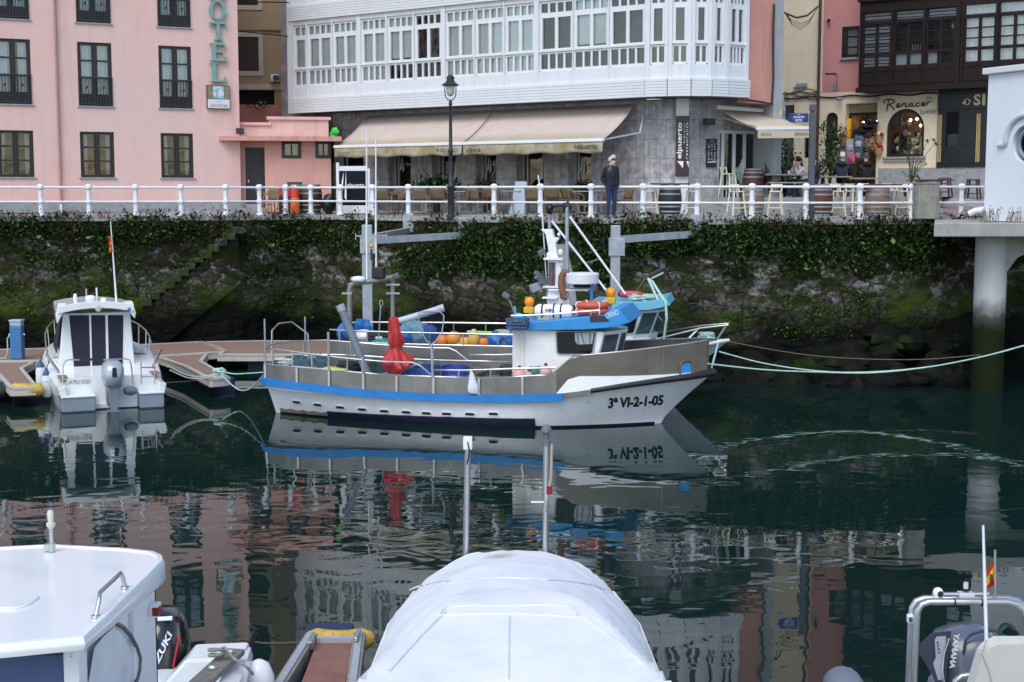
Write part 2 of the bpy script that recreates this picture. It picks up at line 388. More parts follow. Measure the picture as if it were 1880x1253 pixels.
m=MB();m.quad((-120,-20,-3),(120,-20,-3),(120,60,-3),(-120,60,-3));tag(m.build('seabed',mat('mud',(.02,.025,.018),.9)),kind='structure')
mt=bpy.data.materials.new('mossy_quay_masonry');mt.use_nodes=True;N,L=nodes(mt);b=N['Principled BSDF'];b.inputs['Roughness'].default_value=.9;b.inputs['Specular IOR Level'].default_value=.08
tc=N.new('ShaderNodeTexCoord')
def mapped(s,loc=(0,0,0)):
 mp=N.new('ShaderNodeMapping');mp.inputs['Scale'].default_value=s;mp.inputs['Location'].default_value=loc;L.new(tc.outputs['Object'],mp.inputs['Vector']);return mp.outputs['Vector']
def noi(s,det=4,loc=(0,0,0),ro=.6):
 n=N.new('ShaderNodeTexNoise');n.inputs['Scale'].default_value=1;n.inputs['Detail'].default_value=det;n.inputs['Roughness'].default_value=ro;L.new(mapped(s,loc),n.inputs['Vector']);return n.outputs
def rng(v,a,c,lo=0,hi=1):
 n=N.new('ShaderNodeMapRange');n.inputs['From Min'].default_value=a;n.inputs['From Max'].default_value=c;n.inputs['To Min'].default_value=lo;n.inputs['To Max'].default_value=hi;L.new(v,n.inputs['Value']);return n.outputs['Result']
def mixc(f,a,c):
 n=N.new('ShaderNodeMix');n.data_type='RGBA'
 for i,x in(('Factor',f),('A',a),('B',c)):
  if isinstance(x,tuple):n.inputs[i].default_value=(*x,1)
  elif isinstance(x,float):n.inputs[i].default_value=x
  else:L.new(x,n.inputs[i])
 return n.outputs['Result']
dn=noi((1.6,.0,1.6),5);va=N.new('ShaderNodeVectorMath');va.operation='MULTIPLY_ADD';L.new(dn['Color'],va.inputs[0]);va.inputs[1].default_value=(1.1,0,1.1);L.new(mapped((1.9,0,2.7)),va.inputs[2])
vo=N.new('ShaderNodeTexVoronoi');vo.feature='DISTANCE_TO_EDGE';vo.inputs['Scale'].default_value=1;L.new(va.outputs[0],vo.inputs['Vector'])
vc=N.new('ShaderNodeTexVoronoi');vc.inputs['Scale'].default_value=1;L.new(va.outputs[0],vc.inputs['Vector'])
sp_=N.new('ShaderNodeSeparateXYZ');L.new(tc.outputs['Object'],sp_.inputs[0])
sc_=N.new('ShaderNodeSeparateColor');L.new(vc.outputs['Color'],sc_.inputs[0])
z=sp_.outputs['Z'];x=sp_.outputs['X']
zn=mth('ADD',z,rng(noi((.5,0,.5),4)['Fac'],.25,.75,-.7,.7))
fineN=noi((7,0,7),5)['Fac']
st=mixc(sc_.outputs[0],(.05,.048,.038),(.165,.155,.135));st=mixc(rng(fineN,.38,.62),st,(.028,.027,.02))
lich=mth('MULTIPLY',rng(noi((1.3,0,1.7),6,(4,0,2))['Fac'],.46,.53),mth('MULTIPLY',rng(sc_.outputs[1],.25,.4),mth('MULTIPLY',rng(zn,2.2,2.6),rng(zn,4.1,3.6))))
st=mixc(mth('MULTIPLY',lich,rng(fineN,.64,.46)),st,(.48,.46,.455))
yl=mth('MULTIPLY',rng(noi((2.2,0,3),5,(9,0,1))['Fac'],.62,.68),mth('MULTIPLY',rng(zn,1.7,2.1),rng(zn,3.0,2.6)))
st=mixc(mth('MULTIPLY',yl,rng(x,-3.5,-1.5)),st,(.30,.17,.02))
joint=mth('MAXIMUM',rng(vo.outputs['Distance'],.01,.06),rng(noi((1.3,0,1.3),4,(7,0,2))['Fac'],.46,.58));st=mixc(joint,(.012,.011,.009),st)
st=mixc(mth('MULTIPLY',rng(noi((.9,0,1.4),6,(1,0,7),.7)['Fac'],.40,.52),rng(zn,2.2,3.3)),st,(.020,.017,.010))
st=mixc(mth('MULTIPLY',rng(noi((1.1,0,1.6),6,(11,0,4),.7)['Fac'],.47,.56),.85),st,mixc(fineN,(.012,.018,.005),(.035,.05,.012)));st=mixc(rng(zn,2.05,1.25),st,(.0055,.0065,.005))
moss=mth('MULTIPLY',rng(noi((.55,0,1.0),6,(2,0,3),.7)['Fac'],.45,.62),mth('MULTIPLY',rng(zn,.9,1.7),rng(zn,3.0,2.2)))
moss=mth('MULTIPLY',moss,mth('MAXIMUM',rng(x,-5.5,-7.5),rng(noi((.18,0,.3),2,(5,0,5))['Fac'],.5,.58)))
st=mixc(moss,st,mixc(fineN,(.016,.032,.003),(.085,.135,.010)))
L.new(st,b.inputs['Base Color'])
hgt=mth('ADD',mth('MULTIPLY',rng(vo.outputs['Distance'],0,.2),.035),mth('MULTIPLY',noi((4,4,4),7,ro=.7)['Fac'],.11))
bp=N.new('ShaderNodeBump');bp.inputs['Distance'].default_value=1;bp.inputs['Strength'].default_value=1;L.new(hgt,bp.inputs['Height']);L.new(bp.outputs['Normal'],b.inputs['Normal'])
L.new(rng(zn,1.0,2.0,.6,.9),b.inputs['Roughness'])
m=MB();rows=[];wpx=[px*5 for px in range(-84,481)]
for px in wpx:
 col=[]
 for k in range(0,49):
  zz=-1.0+(QZ-.1+1.0)*k/48
  p=qpt(px,zz,.02+.10*(1-k/48))
  n_=noise.noise(V((p.x*.9,p.y*.9,zz*1.3)))*.16+noise.noise(V((p.x*2.6,p.y*2.6,zz*3)))*.07
  t=qpt(px,zz,1)-qpt(px,zz,0);col.append(p+t*(n_ if k<47 else 0))
 rows.append(col)
m.loft(rows,cap=False,closed=False)
wall=m.build('quay_wall',mt,smooth=60);tag(wall,'mossy old stone quay wall rising from the dark water behind the boats','quay wall')
t=thing('stone_stairs','stone steps climbing the mossy quay wall behind the small white motorboat','stairs',qpt(350,0))
NS=13
stm=mat('stair_stone',(.055,.052,.040),.9,spec=.1,var=.6,sc=5,bump=.03,bsc=8,c2=(.03,.05,.008),c2sc=1.6,c2lo=.42,c2hi=.6)
for i in range(NS):
 px=428-i*13.6;y=417+i*11.0;Y=qY(px)-.55
 p=P(px,y,Y);ang=math.atan2((qpt(px+6)-qpt(px-6)).y,(qpt(px+6)-qpt(px-6)).x)
 m=MB();m.cbox((p.x,p.y+.3,p.z-.12),(.36+rnd.uniform(-.05,.03),.7,.24+rnd.uniform(-.06,.02)),ang+rnd.uniform(-.06,.06),rnd.uniform(-.05,.05));m.build('step',stm,t,w=True,bevel=.03)
m=MB();vs=[]
for i in range(NS+1):
 px=437-i*13.6;y=424+i*11.0;Y=qY(px)-.5;p=P(px,y+6,Y);q=qpt(px,p.z,-.1)
 vs.append([V((p.x,p.y,p.z)),V((q.x,q.y,p.z)),V((q.x,q.y,p.z-1.6-i*.02)),V((p.x,p.y+.25,p.z-1.6))])
m.loft(vs);m.build('stair_flank',mt,t,w=True)
def leaves(m,c,n,spread,size,droop=.3):
 for _ in range(n):
  p=c+V((rnd.gauss(0,spread[0]),-abs(rnd.gauss(0,spread[1])),rnd.gauss(0,spread[2])))
  a=V((rnd.uniform(-1,1),rnd.uniform(-1,.3),rnd.uniform(-1,1))).normalized();u=a.orthogonal().normalized();u=MX.Rotation(rnd.uniform(0,6.3),3,a)@u;v_=a.cross(u)
  s=size*rnd.uniform(.55,1.35);m.k=rnd.choices((0,1,2),m.wt)[0]
  m.add([p-u*s*.5,p+v_*s*.32,p+u*s*.6,p-v_*s*.32],[(0,1,2,3)])
def onwall(px,py):
 Y=qY(px);return P(px,py,Y-.06)
ivy=MB();ivy.wt=(5,6,.9)
def patch_(x0,x1,y0,y1,n,m,spread=(.16,.12,.13),size=.10,per=9,thr=None,seed=0):
 k=0
 while k<n:
  px=rnd.uniform(x0,x1);py=rnd.uniform(y0,y1)
  f=1.35*noise.noise(V((px*.014+seed,py*.022,seed)))
  ex=1-abs((py-(y0+y1)/2)/((y1-y0)/2))**3
  if f+.55*ex-.25<rnd.uniform(-.25,.35):k+=.25;continue
  g_=rnd.choice((.55,.8,1,1.2,1.6));leaves(m,onwall(px,py),int(per/g_**1.2)+2,tuple(q*rnd.uniform(.6,1.5)for q in spread),size*g_);k+=1
patch_(740,1130,402,512,1150,ivy,seed=1)
patch_(1140,1300,402,470,260,ivy,seed=2)
patch_(1290,1720,405,470,620,ivy,seed=3)
patch_(1420,1790,440,505,260,ivy,seed=4)
patch_(420,700,400,470,380,ivy,seed=5)
patch_(440,560,430,520,110,ivy,seed=9)
patch_(-60,430,400,445,330,ivy,seed=6)
patch_(0,260,440,500,120,ivy,seed=7)
patch_(1320,1400,470,520,40,ivy,seed=8)
for i in range(70):leaves(ivy,P(lerp(440,262,i/70)+rnd.uniform(-8,8),lerp(415,548,i/70)+rnd.uniform(-14,6),45.2),6,(.14,.1,.08),.08)
tag(ivy.build('ivy',[leafa,leafb,leafd]),'dense dark green ivy hanging over the stone quay wall','ivy',kind='stuff')
weed=MB();weed.wt=(6,2,1)
patch_(-60,740,398,432,620,weed,(.15,.14,.12),.08,8,seed=11)
patch_(1130,1800,402,424,420,weed,(.15,.14,.07),.08,8,seed=12)
patch_(740,1130,402,418,140,weed,(.15,.14,.05),.08,8,seed=13)
for _ in range(520):
 px=rnd.choice((rnd.uniform(-40,700),rnd.uniform(700,1800)));f=noise.noise(V((px*.02,3,1)))
 if f<-.1:continue
 p=qpt(px,QZ-.05,.12);h_=rnd.uniform(.08,.22)*(1+f)
 q=p+V((rnd.gauss(0,.08),rnd.gauss(0,.05),h_));weed.k=rnd.choice((0,0,1));weed.bar(p,q,.012)
 leaves(weed,q,4,(.05,.05,.05),.06)
tag(weed.build('weeds',[leafc,leafa,leafb]),'brown and green weeds fringing the quay edge below the railing','weeds',kind='stuff')
mo=MB();mo.wt=(2,3,5)
for(x0,x1,y0,y1,n,s)in((-40,250,505,585,260,21),(430,640,505,575,120,23),(1440,1600,535,585,160,25),(1380,1560,560,620,70,26),(1690,1790,580,640,70,27)):
 patch_(x0,x1,y0,y1,n,mo,(.2,.06,.10),.055,12,seed=s)
tag(mo.build('moss',[mat('moss_mid',(.04,.08,.008),.9,spec=.1),mat('moss_dark',(.015,.03,.005),.9,spec=.1),mat('moss_bright',(.075,.13,.010),.9,spec=.1)]),'bright green moss cushions on the lower stones of the quay wall','moss',kind='stuff')
m=MB()
rub=mat('wet_rock',(.006,.007,.005),.7,spec=.1,var=.6,sc=1.5,c2=(.02,.038,.006),c2sc=1.0,bump=.03,bsc=4)
for i in range(90):
 px=rnd.uniform(1180,1800);q=interp([(1180,0),(1350,.3),(1500,.55),(1700,1.0),(1800,1.1)],px);s=rnd.uniform(.25,.6)
 d=rnd.random();Y=qY(px)-.1-d*2.6*q-.1;zz=(1-d)*1.5*q-.15
 p=P(px,500,Y);m.blob((p.x,p.y,zz),(s*1.2,s,s*.7),i,.25,10,7)
tag(m.build('rubble',rub,smooth=45),'dark wet rocks heaped at the foot of the quay wall by the pillar','rocks',kind='stuff')
rail=thing('railing','white iron railing with two rails running along the quay edge','railing',qpt(571,QZ,-.2))
posts=[-12,76,164,250,333,415,477,525,571,625,684,750,826,907,992,1085,1180,1279.5,1380,1479,1578,1673,1764]
railp=mat('railing_paint',(.76,.78,.82),.4,var=.03,streak=.12,streakc=(.45,.42,.38))
def rpt(px,z):
 Y=qY(px)+.14;p=P(px,400,Y);p.z=z;return p
proto=None
for px in posts:
 p=rpt(px,QZ+.02)
 if proto is None:
  m=MB();m.lathe((0,0,0),[(.115,0),(.115,.05),(.085,.08),(.078,.40),(.10,.41),(.115,.44),(.115,.47),(.10,.50),(.078,.51),(.070,.84),(.098,.85),(.115,.88),(.115,.95),(.098,.98),(.085,1.0),(.03,1.02)],10)
  m.cbox((0,0,.455),(.14,.24,.07));m.cbox((0,0,.915),(.14,.24,.07));proto=m.build('post',railp,rail,smooth=40);o=proto
 else:o=proto.copy();COL.objects.link(o);o.parent=rail
 o.location=p-V(rail.location)
for zz,r_ in((.455,.032),(.915,.036)):
 m=MB();m.tube([rpt(px,QZ+.02+zz)for px in posts]+[rpt(1850,QZ+.02+zz)],r_,8);m.build('rail',railp,rail,smooth=60,w=True)
p=P(1702,400,41.1)
m=MB();m.box(-.34,.34,-.34,.34,0,1.0);m.box(-.36,.36,-.36,.36,1.003,1.05)
o=m.build('gate_pillar',mat('stained_concrete',(.27,.27,.235),.9,var=.25,sc=3,streak=.8,streakc=(.09,.09,.06),bump=.01,bsc=12),bevel=.02);o.location=(p.x,p.y+.35,QZ+.01)
tag(o,'stained square concrete pillar standing in the line of the white railing','pillar')
def pile(px,Y,ytop,wd,label,arms):
 p=P(px,ytop,Y);t=thing('mooring_pile',label,'pile',(p.x,p.y,-2.2),0,'steel piles holding the pontoons')
 m=MB();m.box(-wd/2,wd/2,-wd/2,wd/2,0,p.z+2.2);m.build('post',galv,t,bevel=.02)
 m=MB();m.box(-wd/2-.05,wd/2+.12,-wd/2-.05,wd/2+.05,p.z+2.2-.85,p.z+2.2-.35);m.build('clamp',galv,t,bevel=.01)
 for(ax,ay,w2)in arms:
  q=P(ax,ay,qY(ax)-.05);m=MB();s0=V((p.x+.1,p.y,q.z-.12));m.bar(s0,q,.16,.20);m.build('arm',galv,t,w=True)
  m=MB();m.cbox((q.x,q.y-.02,q.z+.26),(.34,.2,.6),0);m.build('bracket',galv,t,w=True,bevel=.01)
 return t
pile(674,42.6,413,.30,'tall square steel mooring pile with two arms bolted to the wall',[(852,432,1),(750,424,1)])
pile(1130,40.0,414,.27,'square steel mooring pile with a single arm behind the wheelhouses',[(1276,430,1)])
deckm=mat('pontoon_deck',(.30,.195,.15),.75,var=.15,sc=4);
mt=deckm;N,L=nodes(mt);b=N['Principled BSDF'];tc=N.new('ShaderNodeTexCoord');wv=N.new('ShaderNodeTexWave');wv.inputs['Scale'].default_value=2.2;wv.bands_direction='X'
L.new(tc.outputs['Object'],wv.inputs['Vector']);src=b.inputs['Base Color'].links[0].from_socket
mr=N.new('ShaderNodeMapRange');mr.inputs['From Min'].default_value=.02;mr.inputs['From Max'].default_value=.2;mr.inputs['To Min'].default_value=.45;L.new(wv.outputs['Fac'],mr.inputs['Value'])
vm=N.new('ShaderNodeVectorMath');vm.operation='SCALE';L.new(src,vm.inputs[0]);L.new(mr.outputs['Result'],vm.inputs['Scale']);L.new(vm.outputs[0],b.inputs['Base Color'])
edgem=mat('pontoon_edge',(.50,.46,.40),.6,var=.15,sc=4);floatm=mat('navy_float',(.014,.024,.075),.55,var=.3,sc=3,streak=.3)
def slab(name,label,poly,z=.5,deck=deckm,floats=(),th=.22):
 c=sum((V(p)for p in poly),V((0,0,0)))/len(poly);t=thing(name,label,'pontoon',(c.x,c.y,0))
 n=len(poly);m=MB();m.add([(p[0],p[1],z)for p in poly]+[(p[0],p[1],z-.06)for p in poly],[tuple(range(n))]+[(i,i+n,(i+1)%n+n,(i+1)%n)for i in range(n)])
 m.build('deck',deck,t,w=True)
 m=MB()
 for i in range(n):
  a,c2=V(poly[i]),V(poly[(i+1)%n]);a.z=c2.z=z-.09;m.bar(a,c2,.10,th)
 m.build('edge_beam',edgem,t,w=True)
 m=MB()
 for i in range(n):
  a,c2=V(poly[i]),V(poly[(i+1)%n]);a.z=c2.z=z-.02;m.bar(a,c2,.125,.04)
 m.build('edge_strip',alu,t,w=True)
 for(fx,fy,fw,fd,fr)in floats:
  m=MB();m.cbox((fx,fy,-.02),(fw,fd,.58),fr);m.build('float',floatm,t,w=True,bevel=.04)
 return t
g5=lambda x,y:G(x,y,.5)
slab('walkway_pontoon','long brown decked walkway pontoon running along the quay wall on the left',[g5(-260,670),g5(-20,663),g5(140,662),g5(300,653),g5(414,646),g5(372,628),g5(250,634),g5(60,641),g5(-260,648)],floats=[(-17,43,3,1.4,0),(-10.5,43.4,2.5,1.4,0)])
slab('walkway_pontoon','far brown pontoon section ending behind the stern of the fishing boats',[g5(402,651),g5(640,651),g5(760,651),g5(760,631),g5(640,627),g5(470,626.5),g5(376,628.5),g5(416,645)],z=.5,floats=[(-7.2,43.2,1.6,1.2,0)])
f1=slab('finger_pontoon','brown finger pontoon with white tip fender between motorboat and fishing boat',[g5(292,655.5),g5(340,672),g5(388,697),g5(419,694),g5(368,664),g5(379,650)],floats=[(*(G(395,700,.2)+V((-.1,.6,0))).xy,.75,1.1,.5)])
def fender_tip(px0,px1,py,mtl,parent,h=.17):
 a,c=G(px0,py,.42),G(px1,py,.42);m=MB();pts=[a.lerp(c,k/8)+V((0,-.14*math.sin(pi*k/8),0))for k in range(9)]
 m.tube(pts,[h*.6]+[h]*7+[h*.6],10);m.build('tip_fender',mtl,parent,smooth=60,w=True)
fender_tip(389,420,697,whitep,f1,.13)
f2=slab('finger_pontoon','brown finger pontoon with yellow tip fender left of the moored motorboat',[g5(-60,667),g5(-8,681),g5(22,713),g5(66,711),g5(38,677),g5(62,665)],floats=[(*(G(48,716,.2)+V((0,.55,0))).xy,.72,1.2,0)])
fender_tip(22,80,715,yellow,f2)
t=thing('finger_pontoon','narrow slatted finger pontoon with yellow tip beside the covered boat','pontoon',G(600,1220,0))
ax=[(582,1179),(649,1179),(600,1420),(490,1420)]
m=MB()
A,B_,C_,D_=[g5(*q)for q in ax]
for k in range(52):
 u,v_=k/52,(k+.86)/52;p0,p1,p2,p3=A.lerp(D_,u),B_.lerp(C_,u),B_.lerp(C_,v_),A.lerp(D_,v_)
 lo=V((0,0,-.03));m.add([p0,p1,p2,p3,p0+lo,p1+lo,p2+lo,p3+lo],[(0,1,2,3),(0,4,5,1),(3,2,6,7)])
m.build('slat_deck',mat('brown_slats',(.25,.12,.09),.7,var=.2,sc=5),t,w=True)
for(a,c)in(((572,1176),(420,1420)),((660,1174),(628,1420))):
 p,q=G(*a,.46),G(*c,.46);m=MB();m.bar(p,q,.13,.16);m.build('side_beam',greywood,t,w=True)
 m=MB();m.bar(p+V((.0,0,.09)),q+V((0,0,.09)),.07,.03);m.build('side_rail',alu,t,w=True)
m=MB();m.bar(g5(582,1178),g5(650,1178),.09,.1);m.build('end_beam',alu,t,w=True)
fender_tip(566,682,1172,yellow,t,.13)
for(x_,y_)in((572,1190),(656,1182)):
 p=g5(x_,y_);m=MB();m.bar(p+V((0,-.16,.1)),p+V((0,.16,.1)),.05,.04);m.cbox(p+V((0,0,.05)),(.06,.10,.12));m.build('cleat',steel,t,w=True,bevel=.01)
m=MB();q=G(600,1230,0);m.cbox((q.x-.05,q.y,-.05),(.55,1.6,.7));m.build('float',floatm,t,w=True,bevel=.04)
p=G(33,660,.5);t=thing('power_pedestal','blue service pedestal with pale cap standing on the left pontoon','pedestal',p)
m=MB();m.box(-.17,.17,-.15,.15,.01,.98);m.build('body',mat('pedestal_blue',(.045,.17,.36),.45,var=.08),t,bevel=.03)
m=MB();m.box(-.16,.16,-.14,.14,.983,1.10);m.box(-.18,.18,-.16,.16,1.103,1.16);m.build('cap',mat('pedestal_cap',(.35,.47,.55),.4),t,bevel=.015)
m=MB();m.tube([(-.18,-.05,.75),(-.26,-.08,.6),(-.25,-.1,.3),(-.32,-.1,.05),(-.6,-.15,.03)],.018,6);m.build('hose',rope,t)
for s_ in(-1,1):m=MB();m.cyl((s_*.17,0,.72),(s_*.23,0,.72),.03,8);m.build('tap',steel,t)
Y=44.55;p=P(828,400,Y);p.z=gz(828,Y)
t=thing('street_lamp','dark iron street lamp with frosted lantern in front of the awning','street lamp',p)
H=P(828,138,Y).z-p.z
m=MB();m.lathe((0,0,0),[(.15,0),(.15,.06),(.11,.1),(.105,.9),(.13,.93),(.13,.98),(.075,1.05),(.065,2.0),(.08,2.02),(.08,2.08),(.058,2.12),(.045,H-.92),(.06,H-.9),(.05,H-.82),(.03,H-.75)],14);m.build('pole',iron,t,smooth=40)
z0=H-.78
for s_ in(-1,1):
 m=MB();m.tube([(s_*.01,0,z0),(s_*.10,0,z0+.04),(s_*.16,0,z0+.14),(s_*.175,0,z0+.30),(s_*.17,0,z0+.46)],.016,6);m.build('bracket',iron,t,smooth=60)
m=MB();m.lathe((0,0,0),[(.05,z0+.13),(.11,z0+.2),(.135,z0+.32),(.13,z0+.45)],16);m.build('globe',mat('frosted_globe',(.55,.56,.5),.35),t,smooth=60)
m=MB();m.lathe((0,0,0),[(.14,z0+.43),(.27,z0+.455),(.275,z0+.475),(.19,z0+.53),(.12,z0+.60),(.115,z0+.68),(.145,z0+.69),(.13,z0+.72),(.08,z0+.75),(.07,H),(.01,H+.01)],18);m.build('hood',iron,t,smooth=35)
Y=41.35;p=P(1488,400,Y);p.z=gz(1488,Y);Hs=P(1491,192,Y).z-p.z
t=thing('sign_post','tall square grey post at the railing carrying a blue street name sign','sign post',p)
m=MB();m.box(-.085,.085,-.085,.085,0,Hs-.25);m.box(-.06,.06,-.06,.06,Hs-.247,Hs-.2);m.box(-.085,.085,-.085,.085,Hs-.197,Hs);m.build('post',mat('grey_post',(.075,.085,.10),.5,var=.2),t,bevel=.012)
fr=frame((p.x,p.y,p.z),(1,0));x0,z1=hit_plane(fr,1449,208.5);x1,z0=hit_plane(fr,1487,225)
m=MB();m.box(x0,x1-.05,-.03,.0,z0,z1);s_=m.build('street_sign',bluesign,t,bevel=.008)
wd=x1-x0-.05;words('lettering',inkw,s_,None,('PASEO',x0+wd*.38,z0+.205,wd*.2,.03,-.034,{}),('JOAQUÍN',x0+wd*.2,z0+.105,wd*.58,.085,-.034,{'bold':.02}),('ORTIZ',x0+wd*.3,z0+.02,wd*.38,.07,-.034,{'bold':.02}))
HF=frame((P(443,388,51).x,51,QZ+.10),(.893,.45))
hp=lambda px,py,c=0:hit_plane(HF,px,py,c)
hotel=thing('hotel','pink rendered hotel with dark framed windows behind the railing at left','hotel',fr=HF)
def hrect(x0,y0,x1,y1):
 a=hp(x0,(y0+y1)/2)[0];b2=hp(x1,(y0+y1)/2)[0];xm=(x0+x1)/2;return a,b2,hp(xm,y1)[1],hp(xm,y0)[1]
rB2,rC2=hrect(143,78,206,195),hrect(292,85.5,351,199);rB0,rC0=hrect(148,242,208,326),hrect(294,245.5,354,327)
W2=rB2[1]-rB2[0];bx,cx_=rB2[0],rC2[0];axx=hp(57,130)[0]-W2
z20,z21=(rB2[2]+rC2[2])/2,(rB2[3]+rC2[3])/2;z00,z01=(rB0[2]+rC0[2])/2,(rB0[3]+rC0[3])/2
STO=hp(204,43)[1]-hp(204,195)[1]
cols=[axx,bx,cx_,axx-(bx-axx),axx-2*(bx-axx)]
holes=[]
for x in cols:
 holes.append((x,x+W2,z00,z01))
 for k in range(3):holes.append((x,x+W2,z20+k*STO,z21+k*STO))
htop=z21+2*STO+1.2
m=MB();m.wall(-22,0,0,htop,holes,dep=.16,room=.8);m.quad((0,0,0),(0,12,0),(0,12,htop),(0,0,htop));m.quad((-22,0,htop),(0,0,htop),(0,12,htop),(-22,12,htop))
m.build('wall',[pink,darkroom],hotel)
m=MB();m.prism([(-22,0),(-22,hp(100,370)[1]),(.05,hp(430,371)[1]),(.05,0)],-.06,0.02);m.build('plinth',granite,hotel)
def hotel_window(tall):
 w_,h_=W2,(z21-z20 if tall else z01-z00)
 m=MB();f=.085
 m.box(0,f,.05,.15,0,h_);m.box(w_-f,w_,.05,.15,0,h_);m.box(f,w_-f,.05,.15,h_-f,h_);m.box(f,w_-f,.05,.15,0,f);m.box(w_/2-.055,w_/2+.055,.045,.145,f,h_-f)
 zs=[h_*.36,h_*.665]if not tall else[h_*.445,h_*.715]
 for z in zs:m.box(f,w_-f,.06,.14,z-.025,z+.025)
 if tall:m.box(f,w_-f,.055,.13,f,h_*.19)
 for x0_,x1_ in((f,w_/2-.055),(w_/2+.055,w_-f)):
  m.box(x0_,x0_+.035,.065,.135,f,h_-f);m.box(x1_-.035,x1_,.065,.135,f,h_-f)
 o=m.build('window',brown,hotel)
 m=MB();m.quad((f,.10,f),(w_-f,.10,f),(w_-f,.10,h_-f),(f,.10,h_-f));m.build('pane',glass,o)
 m=MB();m.box(-.06,w_+.06,-.05,.12,-.045,-.003);m.build('sill',granite,o)
 if tall:
  m=MB();rz=h_*.45
  m.box(0,w_,-.05,-.02,rz-.02,rz+.02);m.box(0,w_,-.05,-.02,.05,.08)
  for k in range(12):x=.02+(w_-.04)*k/11;m.box(x-.011,x+.011,-.046,-.024,.08,rz-.02)
  for k in range(3):x=w_*(.25+.25*k);m.lathe((x,-.035,rz*.6),[(.012,0),(.03,.05),(.012,.1)],6)
  m.build('railing',iron,o)
 return o
def drape(m,x0,x1,z0,z1,y,amp=.025,n=14,taper=0):
 row0=[];row1=[]
 for k in range(n+1):
  u=k/n;x=lerp(x0,x1,u);yy=y+amp*math.sin(u*n*1.7);row0.append((lerp(x,x0 if taper>0 else x1,abs(taper)),yy,z0));row1.append((x,yy,z1))
 m.loft([row0,row1],cap=False,closed=False)
wt,wg=hotel_window(True),hotel_window(False);used=set();cur=[]
def put(pr,x,z):
 if id(pr)not in used:used.add(id(pr));pr.location=(x,0,z);return pr
 return copy_tree(pr,hotel,(x,0,z))
for i,x in enumerate(cols):
 for k in range(3):
  o=put(wt,x,z20+k*STO);h_=z21-z20
  if k==0 or 1:cur.append((o,i,True));continue
  m=MB();drape(m,.09,W2*.47,.1,h_-.1,.175);drape(m,W2*(.53 if i else .78),W2-.09,.1,h_-.1,.175);m.build('curtain',curtain,o)
 cur.append((put(wg,x,z00),i,False))
for n_c,(o,i,tall)in enumerate(cur):
 m=MB();h_=z21-z20 if tall else z01-z00;u_=(.47,.40,.30,.47)[n_c%4]
 if tall:drape(m,.09,W2*u_,.1,h_-.1,.19);drape(m,W2*(.53 if n_c%3 else .66),W2-.09,.1,h_-.1,.19);m.build('curtain',curtain,o)
 else:
  drape(m,.09,.26,.1,h_-.1,.19,n=6,taper=-.5 if i else .5);drape(m,W2-.26,W2-.09,.1,h_-.1,.19,n=6,taper=.4);m.build('curtain',mat('beige_curtain',(.62,.55,.51),.9),o)
  if i==1:m=MB();m.quad((.05,.8,.05),(W2-.05,.8,.05),(W2-.05,.8,h_*.62),(.05,.8,h_*.62));m.build('lit_interior',mat('amber_interior',(.42,.22,.06),.8,var=.3),o)
x_,_=hp(109,300);m=MB();m.tube([(x_,-.09,.25),(x_,-.09,hp(105,150)[1]),(x_,-.09,htop)],.045,8);m.build('downpipe',mat('downpipe_pink',(.42,.24,.21),.6,streak=.3),hotel,smooth=60)
m=MB();m.tube([(x_,-.09,.0),(x_,-.09,.28)],.05,8);m.build('downpipe_boot',whitep,hotel,smooth=60)
sg=thing('letter_sign','turquoise capital letters spelling HOTEL down the pink hotel wall','sign',(0,0,0),0);sg.location=HF@V((hp(397,80)[0],-.12,hp(397,150)[1]));sg.rotation_euler=hotel.rotation_euler
SF=MX.Translation(sg.location)@MX.Rotation(sg.rotation_euler.z,4,'Z')
def serif(m,ch,w_,h_):
 t_=.17*w_;th=.115*h_;bx_=lambda a,b2,c,d:m.box(a,b2,-.06,.06,c,d)
 if ch=='O':
  r=[]
  for y in(-.06,.06):
   for(rx,rz)in((w_/2,h_/2),(w_/2-t_*1.15,h_/2-th*.8)):r.append([(w_/2+rx*math.cos(a*pi/12),y,h_/2+rz*math.sin(a*pi/12))for a in range(24)])
  m.loft([r[0],r[1],r[3],r[2],r[0]],cap=False)
 elif ch=='T':bx_(w_*.4,w_*.62,0,h_-th);bx_(0,w_,h_-th,h_);bx_(0,w_*.1,h_-th*2.2,h_-th);bx_(w_*.9,w_,h_-th*2.2,h_-th);bx_(w_*.25,w_*.77,-.005,th*.7)
 elif ch=='E':bx_(w_*.12,w_*.34,0,h_);bx_(w_*.34,w_*.92,h_-th,h_);bx_(w_*.34,w_,0,th);bx_(w_*.34,w_*.7,h_*.47,h_*.47+th*.8);bx_(w_*.82,w_*.92,h_-th*2,h_-th);bx_(w_*.9,w_,th,th*2.2);bx_(0,w_*.12,0,th*.6);bx_(0,w_*.12,h_-th*.6,h_);bx_(w_*.7,w_*.77,h_*.38,h_*.62)
 elif ch=='L':bx_(w_*.12,w_*.36,0,h_);bx_(w_*.36,w_,0,th);bx_(w_*.89,w_,th,th*2.6);bx_(0,w_*.12,0,th*.6);bx_(0,w_*.5,h_+.003,h_+th*.6)
 elif ch=='H':bx_(w_*.1,w_*.3,0,h_);bx_(w_*.7,w_*.9,0,h_);bx_(w_*.3,w_*.7,h_*.45,h_*.55);bx_(0,w_*.4,-.005,th*.6);bx_(w_*.6,w_,-.005,th*.6)
for ch,y0,y1,x0,x1 in(('L',119,151,385,413),('E',81,113,385,414),('T',42,75,384,413),('O',3,37,383,412),('H',-36,-2,382,412)):
 a,zb=hp(x0,y1);c,zt=hp(x1,y0);m=MB();serif(m,ch,c-a,zt-zb);o=m.build('letter',turq,sg,bevel=.008)
 o.location=SF.inverted()@(HF@V((a,-.10,zb)))
 m=MB()
